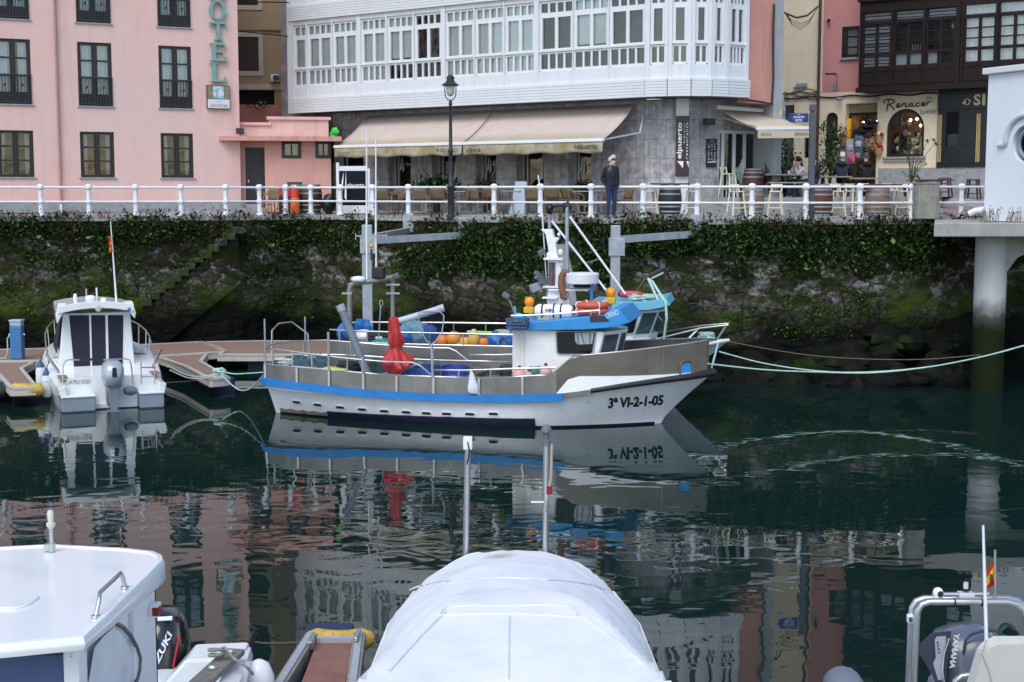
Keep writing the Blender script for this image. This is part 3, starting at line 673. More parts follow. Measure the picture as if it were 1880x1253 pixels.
a,zb=hp(379,200);c,zt=hp(420,158);w_,h_=c-a,zt-zb
pq=thing('hotel_plaque','square hotel plaque with sea view picture under the turquoise letters','sign',HF@V((a,-.12,zb)),hotel.rotation_euler.z)
m=MB();m.box(0,w_,0,.1,0,h_);m.build('frame',mat('plaque_frame',(.07,.06,.05),.5),pq,bevel=.006)
m=MB();m.box(.02,w_-.02,-.01,-.004,h_*.41,h_-.02);m.build('picture_ground',mat('plaque_olive',(.22,.20,.13),.5,var=.3,sc=5),pq)
m=MB();m.box(w_*.27,w_*.73,-.016,-.011,h_*.44,h_-.04);m.build('picture',mat('sea_picture',(.22,.45,.60),.5,var=.5,sc=5,c2=(.65,.68,.66),c2sc=7,c2lo=.5,c2hi=.56),pq)
m=MB();m.box(.02,w_-.02,-.01,-.004,.02,h_*.40);m.build('name_panel',whitep,pq)
words('lettering',mat('sign_navy',(.03,.05,.12),.5),pq,None,('LAS ROCAS',w_*.13,.06,w_*.76,h_*.12,-.014,{}),('HOTEL',w_*.4,h_*.27,w_*.2,h_*.04,-.014,{}))
AF=frame((P(480,388,51.3).x,51.3,QZ+.10),(.985,.17));ap=lambda px,py,c=0:hit_plane(AF,px,py,c)
ann=thing('annexe','low salmon flat roofed annexe with dark door beside the pink hotel','building',fr=AF)
xl=ap(402,330)[0];xr=ap(608,330)[0];x487=ap(487,330)[0];ztop=ap(520,258)[1]
h1=(*[ap(x,275)[0]for x in(517,553)],ap(535,291)[1],ap(535,259)[1]);h2=(*[ap(x,275)[0]for x in(579,609)],ap(594,291)[1],ap(594,259)[1])
xd0,xd1,zd1=ap(451,330,.3)[0],x487,ap(470,271,.3)[1]
m=MB();m.wall(x487,xr,0,ztop,[h1,(h2[0],xr-.02,h2[2],h2[3])],dep=.14,room=.5)
m.quad((x487,0,0),(x487,0,ztop),(x487,.3,ztop),(x487,.3,0));m.quad((xr,0,0),(xr,5,0),(xr,5,ztop),(xr,0,ztop))
m.wall(xl-.1,x487,0,ztop,[(xd0,xd1-.01,0,zd1)],y=.3,dep=.08,room=.05)
m.build('wall',[pink2,darkroom],ann)
m=MB();x0=ap(396,258,-.7)[0];zc0,zc1=ap(520,259,-.6)[1],ap(520,250.5,-.6)[1]
pl=[(ap(428,255,-.65)[0]-.6*math.cos(a*pi/14)*1.0,-.12-.55*math.sin(a*pi/14))for a in range(0,8)]+[(xr+.35,-.65),(xr+.35,.5),(pl_:=(ap(428,255,-.65)[0]-.6),.5)][:2]+[(ap(428,255,-.65)[0]-.6,.5)]
m.add([(a,b2,zc0)for a,b2 in pl]+[(a,b2,zc1)for a,b2 in pl],[tuple(range(len(pl)-1,-1,-1)),tuple(range(len(pl),2*len(pl)))]+[(i,(i+1)%len(pl),(i+1)%len(pl)+len(pl),i+len(pl))for i in range(len(pl))]);m.build('canopy',mat('canopy_salmon',(.60,.31,.265),.85,streak=.6,streakc=(.12,.06,.05),var=.08),ann)
def par(x0,x1,y0,y1,c,th=3):
 a,zb=ap(x0,y1,c);b2,zt=ap(x1,y0,c);return a,b2,zb,zt
pinkp=mat('parapet_pink',(.70,.45,.40),.85,streak=.35,streakc=(.2,.12,.1),var=.07)
for(x0,x1,y0,y1)in((494,603,221,252),(424,493.5,231,252)):
 a,b2,zb,zt=par(x0,x1,y0,y1,.2);m=MB();m.box(a,b2,.2,4,zb,zt);m.box(a-.08,b2+.08,.12,4.1,zt+.003,zt+.11);m.build('parapet',pinkp,ann)
def small_window(r,name='window',parent=ann):
 a,b2,c,d=r;f=.11;m=MB()
 m.box(a,a+f,-.02,.12,c,d);m.box(b2-f,b2,-.02,.12,c,d);m.box(a+f,b2-f,-.02,.12,c,c+f);m.box(a+f,b2-f,-.02,.12,d-f,d);m.box((a+b2)/2-.025,(a+b2)/2+.025,.0,.11,c+f,d-f)
 o=m.build(name,brown,parent);m=MB();m.quad((a+f,.06,c+f),(b2-f,.06,c+f),(b2-f,.06,d-f),(a+f,.06,d-f));m.build('pane',glass,o)
 m=MB();m.quad((a+f*1.5,.16,c),(b2-f*1.5,.16,c),(b2-f*1.5,.16,d),(a+f*1.5,.16,d));m.build('curtain',mat('dull_curtain',(.32,.31,.26),.9,var=.5,sc=4),o)
small_window(h1);small_window((h2[0],xr+.02,h2[2],h2[3]))
m=MB();m.box(xd0,xd1-.01,.33,.37,0,zd1);d_=m.build('door',mat('charcoal_door',(.022,.022,.03),.5),ann);m=MB();m.cbox((xd0+.1,.31,zd1*.47),(.03,.05,.1));m.build('handle',steel,d_)
m=MB();m.box(xl-.5,x487,-.3,.3,-.1,.12);m.box(xl-.5,xd0+.4,-.05,.295,.123,.26);m.build('doorstep',granite,ann)
p=AF@V((ap(441,249,-.4)[0],-.4,zc1));t=thing('floodlight','small black floodlight on top of the salmon canopy','floodlight',p)
m=MB();m.bar((0,0,0),(0,0,.1),.03);m.build('bracket',black,t);m=MB();m.cbox((0,-.02,.18),(.28,.08,.2),.3,-.35);m.build('lamp_head',black,t,bevel=.01)
p=AF@V((ap(614,245,.1)[0],.1,ap(614,251,.1)[1]));m=MB();m.blob((0,0,.14),(.15,.12,.17),3,.35);o=m.build('plastic_bag',mat('green_bag',(.02,.5,.06),.45),smooth=40);o.location=p;tag(o,'bright green plastic bag on the end of the annexe canopy','bag')
TF=frame((P(440,388,58).x,58,QZ+.1),(.99,.1));tp=lambda px,py,c=0:hit_plane(TF,px,py,c)
tan_h=thing('townhouse','tan rendered house seen between the pink hotel and white gallery building','house',fr=TF)
tr=lambda x0,y0,x1,y1:(tp(x0,(y0+y1)/2)[0],tp(x1,(y0+y1)/2)[0],tp((x0+x1)/2,y1)[1],tp((x0+x1)/2,y0)[1])
hs=[tr(430,68,475,131),tr(430,-60,473,10),tr(434,166,504,195)]
m=MB();m.wall(-4,9,0,15,hs,dep=.2,room=.6);m.build('wall',[tan,darkroom],tan_h)
for a,b2,c,d in hs[:2]:
 m=MB();w_=.18;m.box(b2,b2+w_,-.04,.02,c-w_,d+w_);m.box(a,b2,-.04,.02,c-w_,c);m.box(a,b2,-.04,.02,d,d+w_);o=m.build('window',mat('window_surround',(.52,.46,.38),.8),tan_h)
 m=MB();m.quad((a,.15,c),(b2,.15,c),(b2,.15,d),(a,.15,d));m.build('pane',dglass,o);m=MB();m.quad((a,.4,c),(b2,.4,c),(b2,.4,d),(a,.4,d));m.build('blind',mat('brown_blind',(.05,.02,.016),.8),o)
a,b2,c,d=tr(443,51,527,56);m=MB();m.box(-4,b2+.3,-.08,-.002,c,d);m.build('string_course',tan,tan_h)
a,b2,c,d=tr(443,155,527,165);m=MB();m.box(a-1,b2,-.06,-.002,c,d);m.build('lintel',mat('window_surround',(.52,.46,.38)),tan_h)
a,b2,c,d=tr(440,195,530,235);m=MB();m.box(a,b2,-.9,-.3,c,d);m.build('terrace_wall',pink3,tan_h)
a,b2,c,d=tr(497,138,513,151);m=MB();m.box(a,b2,-.3,-.01,c,d);o=m.build('air_conditioner',whitep,tan_h,bevel=.02);m=MB();m.lathe(((a+b2)/2+.05,-.31,(c+d)/2),[(.12,0),(.10,.012),(.02,.014)],12,MX.Rotation(R(90),3,'X'));m.build('grille',iron,o)
for px in(468,474,481,487):q=MB();q.wt=(3,4,1);leaves(q,P(px,192,57),26,(.12,.1,.09),.09);tag(q.build('plant',[leafa,leafb,whitep]),'small plant with white blossoms on the old red terrace wall','plant','blossoming plants on the terrace wall')
def cable(name,label,pts,r=.02,mt_=None,n=14,sag=.0):
 out=[]
 for(a,b2)in zip(pts,pts[1:]):
  a,b2=V(a),V(b2)
  for k in range(n):u=k/n;out.append(a.lerp(b2,u)+V((0,0,-sag*4*u*(1-u))))
 out.append(V(pts[-1]));m=MB();m.tube(out,r,6);o=m.build(name,mt_ or black,smooth=80);return tag(o,label,name.replace('_',' '))if label else o
cable('cable','black cable looping across the tan house at the top left',[P(440,2,57.5),P(470,4,57.3),P(530,5,54)],.022)
cable('cable','lower black cable crossing the tan house above its window',[P(440,58,57.5),P(500,64,56),P(528,67,54.6)],.02)
gb=thing('gallery_building','white corner building with glazed galleries above a grey stone restaurant','building',(0,50,QZ))
d_=V((.80,-.60));nrm=V((.60,.80));g0=V((P(761,200,51).x,51));GFr=frame((g0.x,g0.y,0),d_);gp=lambda px,py,c=0:hit_plane(GFr,px,py,c)
zc=HC
zCB,zCT=zc+2.95,zc+3.50
ZL=dict(lp0=4.02,lp1=4.50,bp0=4.62,bp1=5.72,tp0=5.84,tp1=6.14,ub=6.38)
xs_bay=[(185,258),(264,404),(410,550),(572,716),(724,872),(880,1034),(1058,1222),(1228,1394),(1400,1570)]
bays=[(480+a/3.133,480+b2/3.133,1 if i==0 else 2)for i,(a,b2)in enumerate(xs_bay)]+[(960+a/2.983,960+b2/2.983,2)for a,b2 in((88,272),(276,468),(472,668))]
loc_bays=[(gp(a,90)[0],gp(b2,90)[0],n)for a,b2,n in bays]
xL=gp(533,120)[0];xR=loc_bays[-1][1]+.06
arcpx=[(1227,44.9),(1269,44.78),(1306,44.86),(1335,45.1),(1374,45.6)]
arc=[V((GFr@V((xR,0,0))).xy)]+[V(P(a,100,Y).xy)for a,Y in arcpx]
segs=[(frame((arc[i].x,arc[i].y,0),arc[i+1]-arc[i]),(arc[i+1]-arc[i]).length,2 if i==4 else 1)for i in range(5)]
rndw=random.Random(5)
def bay(fr,a,b2,n,zo,dark,opening=0):
 z={k:zc+v+zo for k,v in ZL.items()};fw=.05;m=MB(fr);y0,y1=.05,.13;mid=(a+b2)/2
 m.box(a,a+fw,y0,y1,z['lp0']-.05,z['tp1']+.05);m.box(b2-fw,b2,y0,y1,z['lp0']-.05,z['tp1']+.05)
 for c,d in((z['lp0']-.08,z['lp0']),(z['lp1'],z['bp0']),(z['bp1'],z['tp0']),(z['tp1'],z['tp1']+.08)):m.box(a+fw,b2-fw,y0,y1+.01,c,d)
 m.box(a-.02,b2+.02,y0-.05,y0-.002,z['bp0']-.05,z['bp0']-.01)
 ns=n*2
 for(c,d)in((z['lp0'],z['lp1']),(z['tp0'],z['tp1'])):
  for k in range(1,ns):x=lerp(a+fw,b2-fw,k/ns);m.box(x-.035,x+.035,y0,y1,c,d)
 for k in range(n):
  u,v_=lerp(a+fw,b2-fw,k/n),lerp(a+fw,b2-fw,(k+1)/n);e=.06
  m.box(u,u+e,y0-.01,y1,z['bp0'],z['bp1']);m.box(v_-e,v_,y0-.01,y1,z['bp0'],z['bp1']);m.box(u+e,v_-e,y0-.01,y1,z['bp0'],z['bp0']+.05);m.box(u+e,v_-e,y0-.01,y1,z['bp1']-.05,z['bp1'])
 o=m.build('window',whitep,gb,w=True)
 m=MB(fr);m.quad((a+fw,.10,z['lp0']),(b2-fw,.10,z['lp0']),(b2-fw,.10,z['tp1']),(a+fw,.10,z['tp1']));m.build('pane',glass,o,w=True)
 if not dark:
  m=MB(fr);drop=opening
  for k in range(n):
   u,v_=lerp(a,b2,(k+.06)/n),lerp(a,b2,(k+.94)/n);zz=lerp(z['bp0']-.3,z['lp0'],0 if drop else 1);zz=z['bp0']+drop if drop else z['lp0']-.02
   drape(m,u,v_,zz,z['tp1'],.155,.012,10)
  if drop:pass
  m.build('blind',blind,o,w=True)
wallm=MB();wallm.xf=None
def solid_bits(fr,L_,edges,zo,bandbot,first):
 m=wallm;m.xf=fr;z={k:zc+v+zo for k,v in ZL.items()}
 m.box(0 if first is None else first,L_,0,.12,zc+3.5+zo,z['lp0']-.08)
 m.box(0 if first is None else first,L_,0,.12,z['tp1']+.08,z['ub'])
 s=0 if first is None else first
 for a,b2 in edges+[(L_,L_)]:
  if a-s>.01:m.box(s,a,-.03,.15,zc+3.5+zo,z['ub'])
  s=b2
 for k in range(6):m.box((0 if first is None else first),L_,-.10-.006*k,.14,zCB+zo+.55*k/6+.006,zCB+zo+.55*(k+1)/6)
for zo in(0,3.43,6.86):
 for i,(a,b2,n)in enumerate(loc_bays):bay(GFr,a,b2,n,zo,(zo==0 and i in(5,9,11))or(zo>0 and rndw.random()<.2),.12 if i in(4,10)else 0)
 solid_bits(GFr,xR,[(a,b2)for a,b2,n in loc_bays],zo,0,xL)
 for fr,Ln,n in segs:
  g=.11;bay(fr,g,Ln-g,n,zo,True);solid_bits(fr,Ln,[(g,Ln-g)],zo,0,None)
wallm.xf=None
inn=[V((GFr@V((xL,.9,0))).xy),V((GFr@V((xR-.3,.9,0))).xy),V((P(1374,100,46.6).xy))]
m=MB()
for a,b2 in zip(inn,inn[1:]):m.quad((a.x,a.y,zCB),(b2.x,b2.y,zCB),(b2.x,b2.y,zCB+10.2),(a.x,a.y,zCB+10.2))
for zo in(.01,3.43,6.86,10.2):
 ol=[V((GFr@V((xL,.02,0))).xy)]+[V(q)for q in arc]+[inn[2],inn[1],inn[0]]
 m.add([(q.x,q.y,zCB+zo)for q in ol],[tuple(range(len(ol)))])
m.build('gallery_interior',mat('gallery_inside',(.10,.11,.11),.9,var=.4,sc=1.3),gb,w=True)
wallm.box(0,0,0,0,0,0)if False else None
wallm.build('gallery_panelling',mat('white_clapboard',(.68,.71,.735),.5,var=.03,streak=.22,streakc=(.40,.39,.36),sc=2.5),gb,w=True)
m=MB(GFr);m.box(xL-.12,xL,-.04,1.2,zCB,zCB+10.2);m.build('corner_trim',whitep,gb,w=True)
sl_,sr_=P(516,100,55.9),P(530,100,55.4)
m=MB();m.add([(sl_.x,sl_.y,QZ+3.2),(sr_.x+.4,sr_.y,QZ+3.2),(sr_.x+.4,sr_.y,20),(sl_.x,sl_.y,20)],[(0,1,2,3)]);m.quad((sl_.x,sl_.y,QZ+3),(sl_.x,sl_.y+8,QZ+3),(sl_.x,sl_.y+8,20),(sl_.x,sl_.y,20));m.build('side_wall',stone,gb,w=True)
a,b2,c2_=P(1374,100,45.75),P(1421,100,46.6),P(1437,100,46.75)
redw=mat('return_wall_red',(.66,.32,.25),.85,var=.07,streak=.75,streakc=(.42,.18,.14),sc=2)
m=MB();zq=P(1400,190,46.2).z;fr=frame((a.x,a.y,0),(b2-a).xy);m.xf=fr;Ln=(b2-a).xy.length;m.box(-.03,Ln,0,.4,zq,zq+12);m.build('return_wall',redw,gb,w=True)
fr=frame((b2.x,b2.y,0),(c2_-b2).xy);m=MB(fr);m.box(0,(c2_-b2).xy.length,-.03,6,QZ,zq+12)
blk=mat('block_pilaster',(.36,.38,.40),.8,var=.15,sc=2,streak=.3);m.build('pilaster',blk,gb,w=True)
m=MB();m.tube([P(1421,8,46.5),P(1419,60,46.4),P(1420,140,46.4),P(1417,191,46.4),P(1400,188,46.0),P(1372,184,45.5)],.035,6);m.build('wall_cable',black,gb,w=True)
m=MB();p=P(1430,206,46.7);m.cbox(p,(.14,.03,.16));m.build('notice',mat('notice_yellow',(.75,.55,.06),.5),gb,w=True)
GW=frame((g0.x+.6,g0.y+.8,0),d_);wp=lambda px,py,c=0:hit_plane(GW,px,py,c)
gz0=QZ+.12;xg0=wp(612,300)[0];xg1=wp(1186,300)[0]
wins=[(712,754,285),(793,838,285),(873,911,285),(948,998,280),(1043,1086,275)]
gh=[(wp(a,320)[0],wp(b2,320)[0],gz0+.35,zCB-1.15)for a,b2,_ in wins]+[(xg0+.1,wp(668,320)[0],gz0+.1,zCB-1.2)]
m=MB(GW);m.wall(xg0,xg1,gz0-.15,zCB+.06,gh,dep=.45,room=1.6);m.quad((xg0,0,gz0),(xg0,5,gz0),(xg0,5,zCB),(xg0,0,zCB))
pts=[(GW@V((xg1,0,0))).xy,P(1240,300,46.05).xy,P(1262,300,46.0).xy,P(1319,300,46.6).xy]
m.xf=None
for a,b2 in zip(pts,pts[1:]):m.quad((a.x,a.y,gz0-.15),(b2.x,b2.y,gz0-.15),(b2.x,b2.y,zCB),(a.x,a.y,zCB))
e0,e1,e2=P(1319,300,46.6),P(1393,300,47.6),P(1440,300,47.9)
EF=frame((e0.x,e0.y,0),(e1-e0).xy);ep=lambda px,py,c=0:hit_plane(EF,px,py,c);Le=(e1-e0).xy.length
zh=ep(1350,240)[1];m.xf=EF;m.quad((0,0,zh),(Le,0,zh),(Le,0,zCB),(0,0,zCB));m.xf=None
m.quad((e1.x,e1.y,gz0-.15),(e2.x,e2.y,gz0-.15),(e2.x,e2.y,zCB),(e1.x,e1.y,zCB))
stn=mat('restaurant_stone',(.41,.405,.415),.6,var=.38,sc=3.2,streak=.95,streakc=(.13,.125,.12),c2=(.62,.62,.63),c2sc=4.5,c2lo=.52,c2hi=.66,bump=.003,bsc=9)
N,L=nodes(stn);b=N['Principled BSDF'];tc=N.new('ShaderNodeTexCoord');br=N.new('ShaderNodeTexBrick');br.offset=.5;br.inputs['Scale'].default_value=1;br.inputs['Brick Width'].default_value=1.1;br.inputs['Row Height'].default_value=.62;br.inputs['Mortar Size'].default_value=.008
br.inputs['Color1'].default_value=(1,1,1,1);br.inputs['Color2'].default_value=(.86,.86,.88,1);br.inputs['Mortar'].default_value=(.5,.5,.5,1)
sx=N.new('ShaderNodeSeparateXYZ');L.new(tc.outputs['Object'],sx.inputs[0]);cx2=N.new('ShaderNodeCombineXYZ');L.new(sx.outputs['X'],cx2.inputs['X']);L.new(sx.outputs['Z'],cx2.inputs['Y']);L.new(cx2.outputs[0],br.inputs['Vector'])
vm=N.new('ShaderNodeVectorMath');vm.operation='MULTIPLY';L.new(b.inputs['Base Color'].links[0].from_socket,vm.inputs[0]);L.new(br.outputs['Color'],vm.inputs[1]);L.new(vm.outputs[0],b.inputs['Base Color'])
m.build('stone_wall',[stn,darkroom],gb,w=True)
def logo_sail(m,x,z,h,y):
 for(pts)in([(0,0),(.17,.12),(.17,1.0),(.10,.55)],[(.20,-.1),(.36,.05),(.26,.85)]):m.prism([(x+a*h,z+b2*h)for a,b2 in pts],y-.004,y)
for i,(a,b2,c,d)in enumerate(gh):
 m=MB(GW);f=.07;y0=.36
 m.box(a,a+f,y0,y0+.08,c,d);m.box(b2-f,b2,y0,y0+.08,c,d);m.box(a+f,b2-f,y0,y0+.08,d-f,d);m.box(a+f,b2-f,y0,y0+.08,c,c+f);m.box(a+.16*(b2-a),a+.16*(b2-a)+.05,y0,y0+.07,c+f,d-f)
 o=m.build('window',alu,gb,w=True);m=MB(GW);m.quad((a,.40,c),(b2,.40,c),(b2,.40,d),(a,.40,d));m.build('pane',dglass if i!=4 else glass,o,w=True)
 if i<5:
  m=MB(GW)
  if i in(0,2,4):zt=wp(wins[i][0],292)[1];logo_sail(m,a+.25*(b2-a),zt-.45,.62,.35);m.text('elpuerto',a+.52*(b2-a),zt-.28,(b2-a)*.42,.16,.345)
  else:logo_sail(m,a+.6*(b2-a),gz0+1.0,1.1,.35)
  m.build('window_film',sail,o,w=True)
 if i in(1,4):m=MB(GW);m.quad((a+.1,1.2,c),(b2-.05,1.2,c),(b2-.05,1.2,d-.5),(a+.1,1.2,d-.5));m.build('lit_interior',warmroom,o,w=True)
p=P(1251,330,45.95);t=gb
m=MB();m.cbox((p.x,p.y-.06,(gz0+zCB)/2),(.40,.10,zCB-gz0),-.05);m.build('white_column',whitep,gb,w=True)
bs=thing('vertical_sign','tall dark brown vertical sign with white restaurant lettering on the corner column','sign',(p.x,p.y-.12,gz0),-.05)
z0s,z1s=P(1251,324,45.8).z-gz0,P(1251,213.5,45.8).z-gz0
m=MB();m.box(-.215,.215,-.14,.0,z0s,z1s);m.build('board',signbrown,bs,bevel=.01)
hh=z1s-z0s;words('lettering',inkw,bs,None,('elpuerto',-.185,z0s+hh*.29,.20,hh*.60,-.145,dict(vert=True,bold=.02)),('Sidrería',.02,z0s+hh*.55,.055,hh*.32,-.145,dict(vert=True,space=1.5)),('restaurante',.11,z0s+hh*.29,.06,hh*.60,-.145,dict(vert=True,space=1.3)))
for x in(-.17,.12):m=MB();m.prism([(x,z0s+hh*.25),(x+(.20 if x<0 else .08),z0s+hh*.25),(x+(.19 if x<0 else .08),z0s+hh*.13),(x+.09*(1 if x<0 else .5),z0s+hh*.2)],-.15,-.145);m.build('sail_emblem',inkw,bs)
zd=ep(1350,246)[1];m=MB(EF);f=.09;edges=[ep(x,300)[0]for x in(1319,1328,1349,1368,1389)]
terZ=QZ+.62
for x in edges:m.box(x-.05,x+.05,.02,.12,terZ,zd)
m.box(0,Le,.02,.13,zd+.003,zh);o=m.build('glazed_door',whitep,gb,w=True)
m=MB(EF);m.quad((0,.07,terZ),(Le,.07,terZ),(Le,.07,zd),(0,.07,zd));m.build('pane',dglass,o,w=True)
m=MB(EF);m.quad((0,.8,terZ-.5),(Le,.8,terZ-.5),(Le,.8,zh),(0,.8,zh));m.build('dark_hall',darkroom,o,w=True)
m=MB(EF);x=edges[1]+.12;m.prism([(x,terZ+.35),(x+.55,terZ+.2),(x+.55,terZ+1.0)],.055,.06);x=edges[2]+.1;m.prism([(x,terZ+.75),(x+.42,terZ+.1),(x+.42,zd-.55)],.055,.06);m.build('window_film',sail,o,w=True)
q0,q1=P(1262,300,46.0),P(1319,300,46.6);MF=frame((q0.x,q0.y,0),(q1-q0).xy);mp_=lambda px,py,c=0:hit_plane(MF,px,py,c)
a,zb=mp_(1297,307.5,-.05);c,zt=mp_(1316,255.5,-.05)
t=thing('menu_board','black menu board with white writing beside the restaurant door','menu board',MF@V((a,-.05,zb)),math.atan2(MF[1][0],MF[0][0]))
w_,h_=c-a,zt-zb;m=MB();m.box(0,w_,-.02,.04,0,h_);m.build('board',ink,t,bevel=.006)
m=MB();m.text('elpuerto',w_*.3,h_*.91,w_*.4,h_*.04,-.024);m.box(w_*.06,w_*.94,-.024,-.021,h_*.855,h_*.86)
for k in range(11):
 for j in range(3):
  if rnd.random()<.8:x=w_*(.07+.31*j);m.box(x,x+w_*rnd.uniform(.1,.24),-.024,-.021,h_*(.78-k*.052),h_*(.78-k*.052)+.014)
m.box(w_*.06,w_*.5,-.024,-.021,h_*.165,h_*.20)
for j in range(3):m.box(w_*(.54+.14*j),w_*(.64+.14*j),-.024,-.021,h_*.165,h_*.23)
m.build('writing',inkw,t)
p=P(1302,224,46.0);t=thing('loudspeaker','small black loudspeaker mounted on the stone wall above the menu board','speaker',p);m=MB();m.cbox((0,0,0),(.34,.24,.20),.3);m.build('cabinet',black,t,bevel=.02);m=MB();m.bar((.05,.1,0),(.1,.45,.05),.05);m.build('bracket',black,t)
aw=thing('awning','long beige awning with mildewed front edge over the restaurant terrace','awning',(*g0,gz0))
mt=awn;N,L=nodes(mt);b=N['Principled BSDF'];tc=N.new('ShaderNodeTexCoord');sp2=N.new('ShaderNodeSeparateXYZ');L.new(tc.outputs['Object'],sp2.inputs[0])
fo=-1.55;zf=gp(860,262.5,fo)[1];xa0=gp(615,267,fo)[0];xa1=gp(1108,255,fo)[0];xb0=gp(676,210,.95)[0];xb1=gp(1167,184,.95)[0];zb_=zCB-.12;xam=gp(849,262,fo)[0];xbm=gp(907,196,.95)[0]
nz=N.new('ShaderNodeTexNoise');nz.inputs['Scale'].default_value=1.4;nz.inputs['Detail'].default_value=6;L.new(tc.outputs['Object'],nz.inputs['Vector'])
def m2(op,a,c):
 n=N.new('ShaderNodeMath');n.operation=op
 for i,x in enumerate((a,c)):
  if isinstance(x,(int,float)):n.inputs[i].default_value=x
  else:L.new(x,n.inputs[i])
 return n.outputs[0]
zz=m2('ADD',sp2.outputs['Z'],m2('MULTIPLY',m2('SUBTRACT',nz.outputs['Fac'],.5),.25))
mr=N.new('ShaderNodeMapRange');mr.inputs['From Min'].default_value=zf-gz0+.30;mr.inputs['From Max'].default_value=zf-gz0+.02;L.new(zz,mr.inputs['Value'])
mx=N.new('ShaderNodeMix');mx.data_type='RGBA';L.new(m2('MULTIPLY',mr.outputs['Result'],.65),mx.inputs['Factor']);L.new(b.inputs['Base Color'].links[0].from_socket,mx.inputs['A']);mx.inputs['B'].default_value=(.27,.25,.085,1);L.new(mx.outputs['Result'],b.inputs['Base Color'])
for(fa,fb,ba,bb)in((xa0,xam,xb0,xbm),(xam+.05,xa1,xbm+.03,xb1)):
 m=MB(GFr);rows=[];nx=24
 for j in range(9):
  v_=j/8;rows.append([(lerp(lerp(fa,ba,v_),lerp(fb,bb,v_),i/nx),lerp(fo,.95,v_),lerp(zf,zb_,v_)-.10*math.sin(pi*v_)-.012*math.sin(i*1.3)*math.sin(pi*v_))for i in range(nx+1)])
 m.loft(rows,cap=False,closed=False);o=m.build('canopy',awn,aw,w=True,smooth=60,solid=.006)
 m=MB(GFr);rows=[]
 for j in range(5):
  v_=j/4;rows.append([(lerp(fa,fb,i/40),fo-.03+.03*math.sin(i*.9)*v_,zf-.07-v_*(.36-.05*math.sin(i*.33+fa)**2))for i in range(41)])
 m.loft(rows,cap=False,closed=False);m.build('valance',mat('valance_fabric',(.42,.37,.28),.85,var=.12,sc=3,c2=(.27,.24,.09),c2sc=2.0,c2lo=.42,c2hi=.65),aw,w=True,smooth=60,solid=.006)
 m=MB(GFr);m.box(fa-.02,fb+.02,fo-.07,fo+.05,zf-.07,zf+.03);m.build('front_bar',whiteclean,aw,w=True,bevel=.015)
 words('lettering',inkg if fa==xa0 else ink,aw,GFr,('sidrería',fa+.15,zf-.32,.62,.17,fo-.075,{}),('elpuerto',fb-.95,zf-.34,.78,.22,fo-.085,{'bold':.012}));m=MB(GFr);m.prism([(fb-1.05,zf-.2),(fb-1.0,zf-.13),(fb-1.0,zf-.3)],fo-.09,fo-.085);m.build('sail_emblem',ink,aw,w=True)
for x in(xa0+.3,xam,xa1-.3):
 m=MB(GFr);m.bar((x,fo,zf-.05),(x+.6,.1,zf+.25),.05);m.bar((x+.6,.1,zf+.25),(x+.3,.9,zb_-.1),.05);m.build('arm',alu,aw,w=True)
sa=thing('awning','small beige awning over the restaurant entrance on the alley corner','awning',(*P(1390,300,46.5).xy,terZ))
fl_,fr_=P(1391,235,45.0),P(1487,234,45.6);bl,br_=P(1322,201,46.3),P(1421,208,47.4)
m=MB();rows=[[fl_.lerp(fr_,i/10)*(1-v_)+bl.lerp(br_,i/10)*v_-V((0,0,.07*math.sin(pi*v_)))for i in range(11)]for v_ in(0,.25,.5,.75,1)]
m.loft(rows,cap=False,closed=False);m.build('canopy',awn2,sa,w=True,smooth=60,solid=.006)
m=MB();m.bar(fl_+V((-.05,-.02,-.02)),fr_+V((.05,-.02,-.02)),.09);m.build('front_bar',whiteclean,sa,w=True)
m=MB();m.bar(bl+V((-.1,0,.06)),br_+V((.1,0,.04)),.12);m.build('cassette',whiteclean,sa,w=True)
m=MB();m.add([fl_+V((0,-.04,-.07)),fr_+V((0,-.04,-.07)),fr_+V((0,-.05,-.33)),fl_+V((0,-.05,-.33))],[(0,1,2,3)]);m.build('valance',awn2,sa,w=True,solid=.006)
dx=(fr_-fl_);wd=dx.xy.length;words('lettering',inkg,sa,frame((fl_.x,fl_.y-.06,fl_.z),dx.xy),('sidrería',wd*.05,-.25,wd*.2,.13,-.012,{}),('elpuerto',wd*.70,-.26,wd*.26,.17,-.012,{'bold':.015}))
m=MB();m.bar(fl_,bl+V((.1,.2,-.25)),.06);m.bar(fr_,br_+V((0,0,-.25)),.06);m.build('arm',alu,sa,w=True)
RO=P(1505,340,55.5);RF=frame((RO.x,55.5,terZ),(.81,-.58));rp_=lambda px,py,c=0:hit_plane(RF,px,py,c)
def rr(x0,y0,x1,y1,c=0):
 a,_=rp_(x0,(y0+y1)/2,c);b2,_=rp_(x1,(y0+y1)/2,c);return a,b2,rp_((x0+x1)/2,y1,c)[1],rp_((x0+x1)/2,y0,c)[1]
m=MB();A_=[P(1286,380,45.75),P(1720,380,45.3)];
for k in range(3):
 off=.34*(2-k);z1=QZ+.11+.17*(k+1)
 a,c=A_[0].copy(),A_[1].copy();a.y-=off;c.y-=off
 m.add([(a.x,a.y,z1),(c.x,c.y,z1),(c.x,c.y+.34,z1),(a.x,a.y+.34,z1),(a.x,a.y,z1-.2),(c.x,c.y,z1-.2)],[(0,1,2,3),(0,4,5,1)])
tag(m.build('terrace_steps',terr),kind='structure')
m=MB();a,c=A_;tz=QZ+.62
m.add([(a.x,a.y+.003,tz+.004),(c.x,c.y+.003,tz+.004),(c.x+12,c.y+30,tz+.004),(a.x-2,a.y+30,tz+.004)],[(0,1,2,3)])
